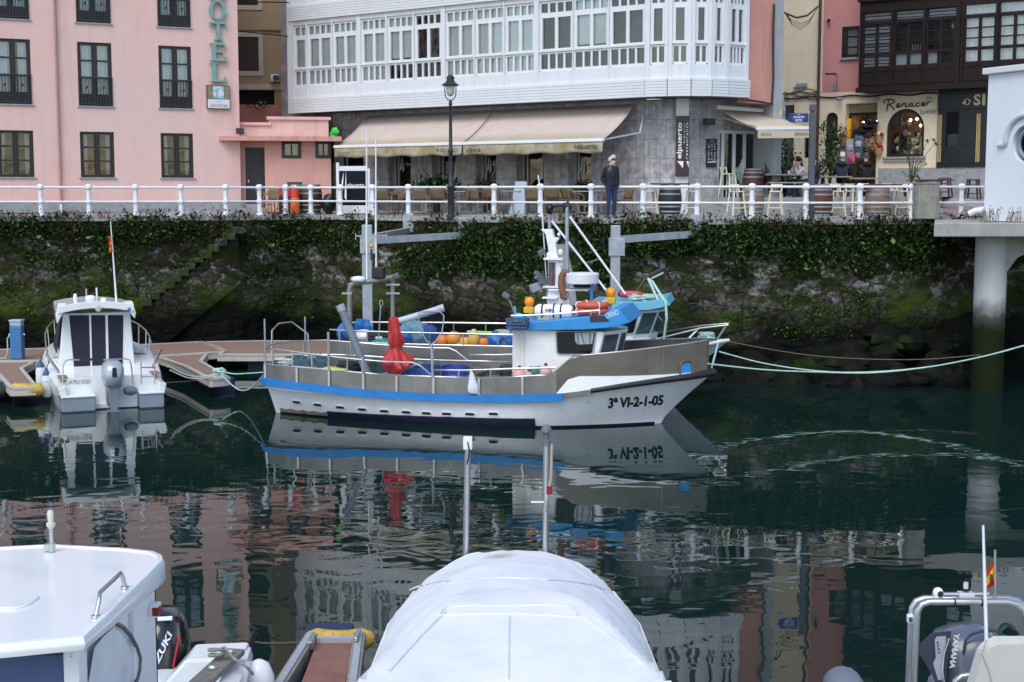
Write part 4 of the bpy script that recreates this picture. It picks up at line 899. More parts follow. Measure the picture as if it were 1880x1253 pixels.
r0,r1=P(1720,380,43.2),P(2050,380,44.5);m.add([(c.x,r0.y,QZ+.06),(r1.x,r1.y,QZ+.06),(r1.x+4,56,tz),(c.x,c.y+4,tz+.002)],[(0,1,2,3)]);m.add([(c.x,r0.y,QZ+.06),(c.x,c.y+4,tz),(c.x,c.y+4,QZ)],[(0,1,2)])
tag(m.build('terrace_paving',bpy.data.materials['quay_paving']),kind='structure')
ch=thing('cream_house','plain cream house behind the alley with cables along its front','house',fr=RF)
a0=rp_(1400,100)[0];z2=rp_(1490,172)[1]
hd=rr(1434,193,1458,240);hw=rr(1476,250,1490,290);ha=rr(1511,240,1537,287)
m=MB();m.wall(a0-4,0,0,16,[(hd[0],hd[1],0.0,hd[3]),hw],dep=.2,room=.7);m.build('wall',[cream,darkroom],ch)
m=MB();q=rr(1400,160,1505,166);m.box(a0-4,-.03,-.05,-.002,q[2]-.1,q[3]);m.build('string_course',cream,ch)
m=MB();m.quad((hw[0],.1,hw[2]),(hw[1],.1,hw[2]),(hw[1],.1,hw[3]),(hw[0],.1,hw[3]));m.build('window',dglass,ch)
m=MB();m.quad((hd[0],.3,0),(hd[1],.3,0),(hd[1],.3,hd[3]),(hd[0],.3,hd[3]));m.build('door',mat('grey_door',(.12,.13,.13),.5),ch)
m=MB();m.cbox((rp_(1472,157,-.12)[0],-.12,rp_(1472,157,-.12)[1]),(.42,.16,.16));m.cbox((rp_(1462,161,-.12)[0],-.10,rp_(1462,161,-.12)[1]),(.2,.16,.1));m.build('junction_box',galv,ch,bevel=.02)
for k in range(5):
 m=MB();m.tube([RF@V((*[rp_(lerp(1440,1503,u),172+2*k+rnd.uniform(-3,3)-6*math.sin(u*9+k),-.06)[i]for i in(0,)],-.06,rp_(1470,168+3.2*k+4*math.sin(u*7+k*2),-.06)[1]))for u in[j/10 for j in range(11)]],.014,5);m.build('wall_cable',black,ch,w=True,smooth=80)
cable('cable','thick black cable slung between the stone pilaster and the cream house',[P(1424,14,46.8),P(1440,24,49),P(1462,33,51),P(1482,29,53),P(1502,12,55.2)],.035,n=6)
for k in range(4):
 cable('cable','thin black wires drooping in loops below the thick slung cable',[P(1440,22,50),P(1452+k,36+4*k,51),P(1470,44+4*k,52),P(1487-k,36+3*k,53.5),P(1500,16,55.1)],.009,n=5).update_tag()
for q in COL.objects:
 if q.get('label','').startswith('thin black wires'):q['group']='thin drooping alley wires'
rh=thing('rose_house','rose house with timber gallery above a cream gift shop front','house',fr=RF)
xg=rp_(1577,100)[0];xend=rp_(1722,250)[0];zgf=rp_(1540,170)[1];xfar=xend+9
wr=rr(1546,49,1577,106)
dr=rr(1553,190,1611,240);aw2=rr(1628,200,1697,288);aw1=rr(1516,207,1538,290)
m=MB();m.wall(0,xfar,zgf,16,[(wr[0],wr[1],wr[2],wr[3])],dep=.18,room=.6);m.build('upper_wall',[rose,darkroom],rh)
m=MB();m.wall(.002,xend,0,zgf,[(dr[0],dr[1],0,dr[3]),(aw2[0],aw2[1],aw2[2],aw2[3]),aw1],y=-.02,dep=.35,room=None)
for(a,b2,c,d)in(aw2,aw1):
 n=16;r_=(b2-a)/2;cx0=(a+b2)/2;hh=min(r_*1.05,d-c)
 for s_ in range(n):
  t0,t1=pi*s_/n,pi*(s_+1)/n
  p0=(cx0-r_*math.cos(t0),d-hh+hh*math.sin(t0));p1=(cx0-r_*math.cos(t1),d-hh+hh*math.sin(t1))
  m.add([(p0[0],-.018,p0[1]),(p1[0],-.018,p1[1]),(p1[0],-.018,d+.001),(p0[0],-.018,d+.001)],[(0,1,2,3)]);m.add([(p0[0],-.018,p0[1]),(p1[0],-.018,p1[1]),(p1[0],.3,p1[1]),(p0[0],.3,p0[1])],[(0,1,2,3)])
m.build('shop_wall',cream,rh)
m=MB();m.box(rp_(1612,330,-.06)[0],xend,-.06,-.023,0,rp_(1660,309,-.06)[1]);m.build('plinth',granite,rh)
def arch_window(r,bulbs):
 a,b2,c,d=r;r_=(b2-a)/2;cx0=(a+b2)/2;hh=r_*1.05;n=18
 out=[(a,c)]+[(cx0-r_*math.cos(pi*k/n),d-hh+hh*math.sin(pi*k/n))for k in range(n+1)]+[(b2,c)]
 f=.11;inn_=[(a+f,c+f)]+[(cx0-(r_-f)*math.cos(pi*k/n),d-hh+(hh-f)*math.sin(pi*k/n))for k in range(n+1)]+[(b2-f,c+f)]
 m=MB();N_=len(out)
 m.loft([[(x,.06,z)for x,z in out],[(x,.06,z)for x,z in inn_],[(x,.14,z)for x,z in inn_],[(x,.14,z)for x,z in out],[(x,.06,z)for x,z in out]],cap=False)
 m.box(cx0-.28,cx0-.20,.08,.12,c+f,d-f-.02);o=m.build('window',brown,rh)
 m=MB();m.add([(x,.10,z)for x,z in inn_],[tuple(range(N_))]);m.build('pane',cglass,o)
 m=MB();m.box(a-.1,b2+.1,-.12,-.021,c-.07,c-.003);m.box(a-.08,b2+.08,-.10,-.03,c-.18,c-.13);m.build('sill',granite,o)
 m=MB();m.quad((a-.3,1.6,c-.5),(b2+.3,1.6,c-.5),(b2+.3,1.6,d+.3),(a-.3,1.6,d+.3));m.quad((a-.3,.36,c-.01),(b2+.3,.36,c-.01),(b2+.3,1.6,c-.01),(a-.3,1.6,c-.01));m.quad((a-.3,.36,c),(a-.3,1.6,c),(a-.3,1.6,d+.3),(a-.3,.36,d+.3));m.quad((b2+.3,.36,c),(b2+.3,1.6,c),(b2+.3,1.6,d+.3),(b2+.3,.36,d+.3));m.quad((a-.3,.36,d+.3),(b2+.3,.36,d+.3),(b2+.3,1.6,d+.3),(a-.3,1.6,d+.3))
 m.build('shop_interior',mat('shop_back',(.30,.20,.11),.9,var=.6,sc=2.2),o)
 for(u,v_)in bulbs:mm=MB();mm.blob((lerp(a,b2,u),.7,lerp(c,d,v_)),(.05,.05,.05),0,0,8,6);mm.build('bulb',lampglow,o)
 m=MB()
 for k in range(int(60*(b2-a))):
  x,z=rnd.uniform(a+.1,b2-.1),c+abs(rnd.gauss(.0,.55));s_=rnd.uniform(.04,.13)
  if z>d-.35:continue
  m.k=rnd.randrange(6);m.blob((x,rnd.uniform(.35,1.3),z+.05),(s_,s_,s_*rnd.uniform(.8,1.8)),k,.2,7,5)
 m.build('displayed_goods',[woodbrown,paintwood,oak,pink,darkroom,gold],o)
arch_window(aw2,[(.45,.78),(.72,.66),(.62,.80),(.85,.74)]);arch_window(aw1,[(.6,.75)])
a,b2,c,d=dr;m=MB();m.quad((a,2.2,0),(b2,2.2,0),(b2,2.2,d),(a,2.2,d));m.quad((a,.33,0),(a,2.2,0),(a,2.2,d),(a,.33,d));m.quad((b2,.33,0),(b2,2.2,0),(b2,2.2,d),(b2,.33,d));m.quad((a,.33,d),(b2,.33,d),(b2,2.2,d),(a,2.2,d));m.build('doorway',mat('shop_back',(.30,.2,.11)),rh)
zl_=rp_(1580,212,.3)[1];m=MB()
for x in(a,(a+b2)/2+.05,b2-.08):m.box(x,x+.08,.30,.36,0,zl_)
m.box(a,b2,.30,.36,zl_+.003,zl_+.10);m.build('door_frame',brown,rh)
m=MB();m.box(a,b2,.28,.33,zl_+.103,d);m.build('door_header',tan,rh)
m=MB();m.blob((lerp(a,b2,.25),1.0,zl_-.25),(.05,.05,.05),0,0,8,6);m.build('bulb',lampglow,rh);m=MB();m.cbox((lerp(a,b2,.75),1.1,zl_-.2),(.3,.05,.03));m.build('light_strip',lampglow,rh)
a,b2,c,d=wr;m=MB();f=.12;m.box(a,a+f*1.6,-.02,.1,c,d);m.box(b2-.06,b2,-.02,.1,c,d);m.box(a+f,b2,-.02,.1,c,c+f);m.box(a+f,b2,-.02,.1,d-f,d)
for k in(1,2):m.box(a+f,b2,.0,.08,lerp(c,d,k/3)-.03,lerp(c,d,k/3)+.03)
o=m.build('window',brown,rh);m=MB();m.quad((a,.05,c),(b2,.05,c),(b2,.05,d),(a,.05,d));m.build('pane',glass,o);m=MB();m.quad((a,.3,c),(b2,.3,c),(b2,.3,d),(a,.3,d));m.build('curtain',curtain,o);m=MB();m.box(a-.05,b2,-.1,-.003,c-.08,c-.003);m.build('sill',granite,o)
p=RF@V((rp_(1538,160,-.05)[0],-.05,rp_(1538,160)[1]));t=thing('wall_lamp','small street lamp with flat grey head on the rose wall','street lamp',p,math.atan2(RF[1][0],RF[0][0]))
m=MB();m.tube([(0,0,-.1),(0,-.05,.35),(0,-.12,.42),(-.05,-.3,.45)],.022,6);m.build('arm',galv,t);m=MB();m.cbox((-.12,-.4,.47),(.42,.22,.07),.3);m.build('lamp_head',iron,t,bevel=.02);m=MB();m.box(-.16,-.06,-.02,.04,-.1,.1);m.build('fuse_box',galv,t)
p=RF@V((rp_(1521,37,-.1)[0],-.1,rp_(1521,37,-.1)[1]));t=thing('security_camera','small dark security camera high on the rose wall','camera',p);m=MB();m.cyl((0,.1,0),(0,-.03,0),.05,10);m.build('mount',whitep,t);m=MB();m.blob((.0,-.06,-.02),(.07,.08,.07),0,0,10,7);m.build('dome',black,t,smooth=60)
x_=rp_(1506,100)[0];m=MB();m.tube([(x_,-.1,0),(x_,-.1,16)],.06,8);m.build('downpipe',mat('brown_pipe',(.07,.035,.03),.5),rh,smooth=60)
m=MB();m.tube([(rp_(lerp(1440,1722,u),172,-.05)[0],-.07,rp_(lerp(1440,1722,u),lerp(181,172,u)+1.5*math.sin(u*25),-.05)[1])for u in[k/30 for k in range(31)]],.03,6);m.build('wall_cable',black,rh,smooth=80)
REN=[[(0,.72),(-.04,.85),(.06,.98),(.22,1.0),(.36,.95),(.42,.85),(.36,.72),(.2,.62),(.1,.58)],[(.17,.93),(.15,.7),(.12,.4),(.10,.22),(.09,.1)],[(.2,.6),(.3,.45),(.38,.28),(.42,.2)],[(.5,.46),(.6,.5),(.63,.6),(.57,.66),(.51,.56),(.52,.42),(.6,.38),(.7,.46)],[(.74,.66),(.73,.4)],[(.735,.5),(.82,.66),(.88,.64),(.87,.42),(.93,.40),(.98,.46)],[(1.16,.62),(1.08,.66),(1.02,.56),(1.03,.44),(1.1,.42),(1.16,.54),(1.17,.66),(1.16,.46),(1.21,.41),(1.26,.47)],[(1.45,.62),(1.38,.66),(1.31,.56),(1.32,.44),(1.40,.40),(1.48,.48)],[(1.53,.48),(1.63,.54),(1.65,.63),(1.59,.68),(1.54,.58),(1.55,.46),(1.62,.41),(1.71,.5)],[(1.76,.68),(1.75,.43)],[(1.755,.54),(1.82,.68),(1.9,.72)]]
a,b2,c,d=rr(1622,181,1708,204,-.06);sx_,sz_=(b2-a)/1.94,(d-c)/.95
ls=thing('shop_sign','black handwritten shop name lettering above the arched shop window','sign',RF@V((a,-.05,c)),math.atan2(RF[1][0],RF[0][0]))
m=MB()
for st in REN:
 pts=[]
 for i in range(len(st)-1):
  for k in range(4):t_=i+k/4;pts.append((sm([(j,q[0])for j,q in enumerate(st)],t_)*sx_+.04,0,(sm([(j,q[1])for j,q in enumerate(st)],t_)-.08)*sz_))
 pts.append((st[-1][0]*sx_+.04,0,(st[-1][1]-.08)*sz_));m.tube(pts,.022,6)
m.build('script_lettering',ink,ls,smooth=80)
e_=rr(1690,202,1720,209,-.06);m=MB();m.text('LLANES',e_[0]-a,e_[2]-c,e_[1]-e_[0],e_[3]-e_[2],-.01);m.build('block_lettering',ink,ls)
for i,px in enumerate((1545,1613,1710)):
 p=RF@V((rp_(px,186,-.05)[0],-.03,rp_(px,186)[1]));t=thing('spotlight',['grey spotlight above the shop doorway left side','grey spotlight between the shop doorway and the handwritten name','grey spotlight right of the handwritten shop name'][i],'spotlight',p,math.atan2(RF[1][0],RF[0][0]),'shop front spotlights');m=MB();m.bar((0,0,.1),(0,-.2,.12),.03);m.build('arm',galv,t);m=MB();m.cbox((0,-.22,.06),(.2,.1,.12),0,.4);m.build('lamp_head',galv,t,bevel=.01)
ga=-.9;gx0=rp_(1577,100,ga)[0];gxm=rp_(1762,90,ga)[0];gx1=gxm+6;zb0=rp_(1640,165,ga)[1];zt0=rp_(1650,4,ga)[1]
m=MB()
tg=[rr(1584,23,1636,40,ga),rr(1642,18,1696,36,ga),rr(1701,12,1756,30,ga)]
bg=[rr(1583,46,1635,122,ga),rr(1641,42,1694,119,ga),rr(1700,36,1754,116,ga)]
ZT=sum(q[2]for q in tg)/3,sum(q[3]for q in tg)/3;ZB=sum(q[2]for q in bg)/3,sum(q[3]for q in bg)/3
XB=[(q[0],q[1])for q in bg];wdt=XB[0][1]-XB[0][0];XR=[(rp_(1770,70,ga)[0]+k*(wdt*1.12),rp_(1770,70,ga)[0]+k*wdt*1.12+wdt)for k in range(4)]
holes=[(a,b2,*ZT)for a,b2 in XB+XR]+[(a,b2,*ZB)for a,b2 in XB+XR]
H2=zt0-zb0+.15
for(x0,x1,hl)in((gx0,gxm,XB),(gxm+.02,gx1,XR)):
 for zo in(0,H2,2*H2):
  m.wall(x0,x1,zb0+zo+.12,zb0+zo+H2,[(a,b2,c+zo,d+zo)for a,b2 in hl for c,d in(ZT,ZB)],y=ga,dep=.12,room=.5)
  for a,b2 in hl:
   m.k=0
   for k in range(2):u,v_=lerp(a,b2,k/2)+.03,lerp(a,b2,(k+1)/2)-.03;m.box(u,v_,ga-.025,ga-.002,zb0+zo+.78,ZB[0]+zo-.14);m.box(u+.06,v_-.06,ga-.045,ga-.027,zb0+zo+.86,ZB[0]+zo-.2);m.box(u,v_,ga-.025,ga-.002,zb0+zo+.2,zb0+zo+.68)
   m.box(a-.09,a-.02,ga-.06,ga-.002,zb0+zo+.12,ZT[1]+zo)
  m.k=0;m.box(x0-.06,x1,ga-.1,ga+.05,zb0+zo-.06,zb0+zo+.117)
m.k=0;m.box(gx0,gx1,ga+.06,0,zb0-.04,zb0+.05);m.quad((gx0,ga,zb0),(gx0,0,zb0),(gx0,0,zb0+3*H2),(gx0,ga,zb0+3*H2))
m.build('timber_gallery',[woodbrown,darkroom],rh)
for zo in(0,H2):
 for i,(a,b2)in enumerate(XB+XR):
  m=MB();y0,y1=ga+.03,ga+.10;fr_t=.05
  m.box((a+b2)/2-.05,(a+b2)/2+.05,y0,y1,ZB[0]+zo,ZB[1]+zo)
  for k in(1,2,3):zz=lerp(ZB[0],ZB[1],(.30,.54,.77)[k-1])+zo;hw_=.055 if k==1 else .022;m.box(a,b2,y0+.005,y1-.005,zz-hw_,zz+hw_)
  for x in(a,b2-fr_t):m.box(x,x+fr_t,y0,y1,ZB[0]+zo,ZB[1]+zo)
  o=m.build('window',woodbrown,rh);m=MB();m.quad((a,ga+.07,ZB[0]+zo),(b2,ga+.07,ZB[0]+zo),(b2,ga+.07,ZT[1]+zo),(a,ga+.07,ZT[1]+zo));m.build('pane',glass,o)
  if i==0 or i in(1,2):
   m=MB();nS=16
   rngz=(ZB[0],ZT[1])if i==0 else(ZT[0],ZT[1])
   for k in range(nS if i==0 else 3):n_=nS if i==0 else 3;z0_,z1_=lerp(*rngz,k/n_),lerp(*rngz,(k+.68)/n_);m.quad((a,ga+.2,z0_+zo),(b2,ga+.2,z0_+zo),(b2,ga+.2,z1_+zo),(a,ga+.2,z1_+zo))
   m.build('striped_blind',mat('striped_blind',(.62,.64,.68),.8),o)
  elif i>2:m=MB();drape(m,a,b2,ZB[0]+zo,ZT[1]+zo,ga+.22,.03,18);m.build('curtain',curtain,o)
  if i in(1,2)and zo==0:
   m=MB();m.box(a,b2 if i==1 else a+.35,ga+.2,ga+.24,ZB[0],ZB[0]+.42);m.build('white_shelf',whitep,o)
   if i==1:
    m=MB();[m.bar((a+.45+.09*k,ga+.22,ZB[0]+.42),(a+.43+.1*k,ga+.22,ZB[0]+.75),.02)for k in range(6)];m.build('chair_back',whitep,o)
bf=thing('black_shopfront','black and gold shop front right of the cream gift shop','shop front',fr=RF)
x1_=xend+4.5;zp=rp_(1740,308,-.1)[1];zt1=zb0+.12
m=MB();m.box(xend+.004,x1_,-.06,.3,0,zp);m.build('plinth',mat('speckled_plinth',(.30,.31,.32),.8,var=.3,sc=7),bf)
wv_=rr(1736,206,1760,270,-.12)
m=MB();m.wall(xend+.004,x1_,zp,zt1,[wv_],y=-.10,dep=.1,room=.6)
m.k=0
for q in((1727,205,1733,300),(1764,205,1790,265),(1764,272,1790,300),(1736,276,1760,300)):a,b2,c,d=rr(*q,-.12);m.box(a,b2,-.125,-.103,c,d)
a,b2,c,d=rr(1720,172,1850,200,-.12);m.box(xend+.004,x1_,-.16,-.103,c,d);m.build('panelling',[shopblack,darkroom],bf)
a,b2,c,d=wv_;m=MB();m.quad((a,-.04,c),(b2,-.04,c),(b2,-.04,d),(a,-.04,d));o=m.build('window',dglass,bf);m=MB();drape(m,a,b2,c,lerp(c,d,.38),.12,.015,8);m.build('net_curtain',curtain,o)
m=MB();a,b2,c,d=wv_;m.blob((lerp(a,b2,.4),.4,lerp(c,d,.9)),(.001,.001,.001));
for g_ in((1721.5,211,1729,298),(1792,209,1800,298)):
 a,b2,c,d=rr(*g_,-.13)
 for k in range(3):u=lerp(a,b2,k/3);m=MB();m.box(u,u+(b2-a)/5,-.13,-.104,c,d);m.build('gold_stripe',gold,bf)
a,b2,c,d=rr(1787.5,173,1800,194,-.18);m=MB();m.text('S',a,c,b2-a,d-c,-.17,bold=.03);m.build('letter',mat('pale_gold_letters',(.62,.52,.32),.5),bf);m=MB();m.text('I',b2+.06,c,.11,d-c,-.17,bold=.03);m.build('letter',mat('pale_gold_letters',(.62,.52,.32)),bf)
a,b2,c,d=rr(1766,181,1782,194,-.18);m=MB()
for k in range(3):m.tube([(lerp(a,b2,.6)+(b2-a)*.36*math.cos(t_*pi/8+k*2.1)*(.5+.5*abs(math.cos(t_*pi/16))),-.17,(c+d)/2+(d-c)*.42*math.sin(t_*pi/8+k*2.1))for t_ in range(14)],.012,5)
m.prism([(a,(c+d)/2-.03),(a+.12,(c+d)/2-.1),(a+.12,(c+d)/2+.06)],-.175,-.165);m.build('emblem',mat('pale_gold_letters',(.62,.52,.32)),bf)
HO=P(1806,402,38.4);WF=frame((HO.x,38.4,QZ+.02),(.40,-.917));wf=lambda px,py,c=0:hit_plane(WF,px,py,c)
wh=thing('harbour_house','small white harbour house with a round porthole window at right edge','house',fr=WF)
htp=wf(1820,137)[1];pc=wf(1883,264);rw=.52
m=MB();n=32;L_=3.2
ring_o=[]
for k in range(n):
 a_=2*pi*k/n;ca,sa_=math.cos(a_),math.sin(a_);ring_o.append((pc[0]+.48*ca,pc[1]+.48*sa_))
sq=[]
for k in range(n):
 a_=2*pi*k/n;ca,sa_=math.cos(a_),math.sin(a_);s_=.75/max(abs(ca),abs(sa_));sq.append((pc[0]+s_*ca,pc[1]+s_*sa_))
m.loft([[(x,0,z)for x,z in sq],[(x,.001,z)for x,z in ring_o],[(x,.22,z)for x,z in ring_o]],cap=False)
m.wall(0,L_,0,htp,[(pc[0]-.75,pc[0]+.75,pc[1]-.75,pc[1]+.75)],dep=0)
m.quad((0,0,0),(0,4,0),(0,4,htp),(0,0,htp));m.quad((L_,0,0),(L_,4,0),(L_,4,htp),(L_,0,htp));m.quad((0,4,0),(L_,4,0),(L_,4,htp),(0,4,htp))
m.build('wall',mat('white_house_wall',(.74,.78,.82),.8,var=.03,streak=.12,streakc=(.5,.5,.48),sc=1),wh)
m=MB();m.box(-.12,L_+.1,-.12,4.1,htp+.003,htp+.17);m.build('roof_slab',whitep,wh,bevel=.02)
m=MB();m.add([(x,.18,z)for x,z in ring_o],[tuple(range(n))]);o=m.build('porthole',dglass,wh);m=MB();m.tube([(pc[0]+.36*math.cos(2*pi*k/28),.12,pc[1]+.36*math.sin(2*pi*k/28))for k in range(28)],.06,8,loop=True);m.build('porthole_frame',mat('porthole_blue',(.20,.30,.38),.4),o,smooth=60);m=MB();m.add([(x,.26,z)for x,z in ring_o],[tuple(range(n))]);m.build('porthole_blind',mat('dusk_blue',(.05,.07,.1),.8),o)
m=MB();m.tube([(pc[0]-.95,-.03,pc[1]-.02),(pc[0]-.70,-.04,pc[1])]+[(pc[0]+.68*math.cos(pi-pi*k/16),-.04,pc[1]+.05+.68*math.sin(pi*k/16))for k in range(17)]+[(pc[0]+.95,-.03,pc[1]-.02)],.07,8);m.build('hood_mould',mat('mould_grey',(.55,.58,.62),.7),wh,smooth=60)
p=wf(1802,384);m=MB();m.tube([(.05,-.02,.30),(-.1,-.2,.27),(-.22,-.32,.18)],.085,10);m.build('drain_spout',whitep,wh,smooth=60)
pf=thing('concrete_platform','concrete platform on a pale pillar carrying the white harbour house','platform',P(1817,700,37.6)*1)
a,c=P(1715,411,36.6),P(2200,411,36.6);zt_=QZ+.0;m=MB();q=P(1716,411,42.0);m.add([(u.x,u.y,z_)for z_ in(zt_-.36,zt_)for u in(a,c,V((c.x+2,42.0,0)),V((q.x,42.0,0)))],[(3,2,1,0),(4,5,6,7),(0,1,5,4),(1,2,6,5),(2,3,7,6),(3,0,4,7)]);m.build('slab',conc,pf,w=True,bevel=.03)
m=MB();pl_,pr=P(1786,560,37.6),P(1850,560,37.6);xm_,rr_=(pl_.x+pr.x)/2+.06,(pr.x-pl_.x)/2*.9
pilm=mat('pillar_paint',(.50,.52,.52),.85,spec=.08,bump=.004,bsc=9,var=.08,sc=1.5,streak=.35,streakc=(.2,.22,.2))
N,L=nodes(pilm);b=N['Principled BSDF'];tc=N.new('ShaderNodeTexCoord');sx=N.new('ShaderNodeSeparateXYZ');L.new(tc.outputs['Object'],sx.inputs[0]);nz=N.new('ShaderNodeTexNoise');nz.inputs['Scale'].default_value=2;nz.inputs['Detail'].default_value=6;L.new(tc.outputs['Object'],nz.inputs['Vector'])
ad=N.new('ShaderNodeMath');ad.operation='MULTIPLY_ADD';L.new(nz.outputs['Fac'],ad.inputs[0]);ad.inputs[1].default_value=.7;L.new(sx.outputs['Z'],ad.inputs[2])
rp2=N.new('ShaderNodeValToRGB');mr=N.new('ShaderNodeMapRange');mr.inputs['From Min'].default_value=0;mr.inputs['From Max'].default_value=4.5;zoff=P(1817,700,37.6).z;mr.inputs['From Min'].default_value=-zoff+.3;mr.inputs['From Max'].default_value=4.8-zoff;L.new(ad.outputs[0],mr.inputs['Value']);L.new(mr.outputs['Result'],rp2.inputs['Fac'])
e=rp2.color_ramp.elements;e[0].position=.38;e[0].color=(0,0,0,1);e[1].position=.57;e[1].color=(1,1,1,1);q=rp2.color_ramp.elements.new(.47);q.color=(.12,.12,.12,1)
mx=N.new('ShaderNodeMix');mx.data_type='RGBA';L.new(rp2.outputs['Color'],mx.inputs['Factor']);mx.inputs['A'].default_value=(.012,.019,.007,1);L.new(b.inputs['Base Color'].links[0].from_socket,mx.inputs['B']);L.new(mx.outputs['Result'],b.inputs['Base Color'])
m.lathe((xm_+.06,37.6+rr_,0),[(rr_*1.05,-2.5),(rr_*1.02,.3),(rr_,1.5),(rr_,zt_-.36)],20);m.build('pillar',pilm,pf,w=True,smooth=50)
m=MB();m.prism([(xm_+rr_*.6,zt_-.362),(xm_+6,zt_-.362),(xm_+6,zt_-.75),(xm_+rr_+.65,zt_-.75),(xm_+rr_+.25,zt_-.95),(xm_+rr_*.9,zt_-1.35),(xm_+rr_*.6,zt_-1.5)],37.75,38.3);m.build('haunch_beam',conc,pf,w=True)
q=MB();q.wt=(6,2,1)
for _ in range(60):
 px=rnd.choice((rnd.uniform(1800,1835),rnd.uniform(1845,1875)));p=P(px,405,36.9+rnd.random()*.5);p.z=QZ;h_=rnd.uniform(.1,.38);e_=p+V((rnd.gauss(0,.06),rnd.gauss(0,.04),h_));q.k=0;q.bar(p,e_,.008);leaves(q,e_,2,(.03,.03,.04),.05)
tag(q.build('grass_tufts',[mat('dry_grass',(.17,.13,.06),.9),leafc,leafa]),'dry grass tufts growing along the platform edge below the white house','grass',kind='stuff')
def barrel(mt,hp_mt,r=.33,h=.92,top=None):
 t=thing('barrel','x','barrel');m=MB();prof=[(r*(.80+.20*math.sin(pi*k/10)),h*k/10)for k in range(11)]
 n=22;m.lathe((0,0,0),[(.02,.0)]+prof+[(prof[-1][0]-.03,h),(prof[-1][0]-.035,h-.03),(.02,h-.03)],n);m.build('staves',mt,t,smooth=35)
 for f in(.03,.14,.30,.70,.86,.97):
  rr0=r*(.80+.20*math.sin(pi*f))+.006;m=MB();m.lathe((0,0,h*f-.025),[(rr0-.004,0),(rr0+.004,.002),(rr0+.004,.048),(rr0-.004,.05)],n);m.build('hoop',hp_mt,t,smooth=35)
 if top:m=MB();m.box(-top[0]/2,top[0]/2,-top[1]/2,top[1]/2,h+.003,h+.045);m.build('table_top',top[2],t,bevel=.008)
 return t
def stool():
 t=thing('bar_stool','x','bar stool');
 m=MB();m.box(-.18,.18,-.18,.18,.72,.76);m.build('seat',paintwood,t,bevel=.01)
 for a,b2 in((-1,-1),(1,-1)):m=MB();m.bar((a*.22,b2*.22,0),(a*.15,b2*.15,.718),.042);m.build('leg',paintwood,t)
 for a in(-1,1):m=MB();m.bar((a*.22,.22,0),(a*.15,.155,.74),.042);m.bar((a*.15,.158,.74),(a*.145,.2,.97),.038);m.build('leg',paintwood,t)
 for(p,q)in(((-.20,-.2,.25),(.20,-.2,.25)),((-.2,.2,.25),(.2,.2,.25)),((-.2,-.2,.32),(-.2,.2,.32)),((.2,-.2,.32),(.2,.2,.32))):m=MB();m.bar(p,q,.03);m.build('stretcher',paintwood,t)
 m=MB();m.bar((-.17,.2,.93),(.17,.2,.93),.025,.07);m.build('backrest',paintwood,t);return t
def low_stool():
 t=thing('wooden_stool','x','stool');w_=mat('red_brown_wood',(.06,.022,.015),.5,var=.2,sc=6);m=MB();m.box(-.2,.2,-.18,.18,.66,.70);m.build('seat',w_,t,bevel=.01)
 for a in(-1,1):
  for b2 in(-1,1):m=MB();m.bar((a*.24,b2*.2,0),(a*.15,b2*.13,.66),.05);m.build('leg',w_,t)
 for z_ in(.2,.5):m=MB();m.bar((-.2,-.17,z_),(.2,-.17,z_),.035);m.build('stretcher',w_,t)
 return t
def chair():
 t=thing('wicker_chair','x','chair');m=MB();m.cbox((0,0,.43),(.46,.44,.04));m.build('seat',wicker,t,bevel=.015)
 m=MB();rows=[[(x*.22,.20+.05*(1-x*x)+.10*v_,.46+.40*v_)for x in[k/4-1 for k in range(9)]]for v_ in(0,.25,.5,.75,1)];m.loft(rows,cap=False,closed=False);m.build('backrest',wicker,t,solid=.02,smooth=60)
 for a in(-1,1):
  m=MB();m.tube([(a*.25,-.24,0),(a*.25,-.22,.40),(a*.26,-.2,.58),(a*.26,-.10,.66),(a*.26,.1,.68),(a*.23,.26,.80)],.016,6);m.build('front_leg',mat('cane',(.22,.15,.07),.6),t,smooth=60)
  m=MB();m.tube([(a*.24,.26,0),(a*.23,.22,.42),(a*.22,.30,.86)],.016,6);m.build('back_leg',mat('cane',(.30,.20,.09)),t,smooth=60)
  m=MB();m.tube([(a*.25,-.22,.30),(a*.24,.2,.30)],.010,6);m.build('stretcher',mat('cane',(.30,.20,.09)),t)
 return t
def table():
 t=thing('terrace_table','x','table');m=MB();m.box(-.36,.36,-.36,.36,.71,.74);m.build('table_top',mat('table_top_grey',(.34,.35,.35),.3),t,bevel=.006)
 for a in(-1,1):
  m=MB();m.bar((a*.32,0,.02),(a*.32,0,.71),.045);m.build('leg',alupipe,t);m=MB();m.bar((a*.32,-.3,.02),(a*.32,.3,.02),.045);m.build('foot',alupipe,t)
 m=MB();m.bar((-.32,0,.06),(.32,0,.06),.03);m.build('foot_bar',alupipe,t);return t
PROTO={};FIRST=set()
def place(kind,fn,px,Y,label,rz=0,group=None,z=None,sc=1):
 if kind not in PROTO:PROTO[kind]=fn();o=PROTO[kind]
 else:o=copy_tree(PROTO[kind])
 p=P(px,380,Y);o.location=(p.x,p.y,(gz(px,Y)+.002)if z is None else z);o.rotation_euler=(0,0,rz);o.scale=(sc,)*3;o['label']=label
 if group:o['group']=group
 return o
TZ=tz+.006
place('bblack',lambda:barrel(blackbarrel,hoop,.36,.95,(1.15,.62,mat('red_table_top',(.13,.035,.028),.5))),1230,43.7,'black barrel table with red top at the white column')
place('boak',lambda:barrel(oak,hoop,.36,.92),1381,43.4,'weathered oak barrel standing on the lower paving under the small awning',group='oak wine barrels')
place('boakred',lambda:barrel(oakred,hoop,.36,.92),1382,46.7,'dark red oak barrel on the terrace behind the paler barrel',z=TZ)
place('boakred',None,1507,43.5,'dark red barrel partly hidden by the grey sign post',rz=.4)
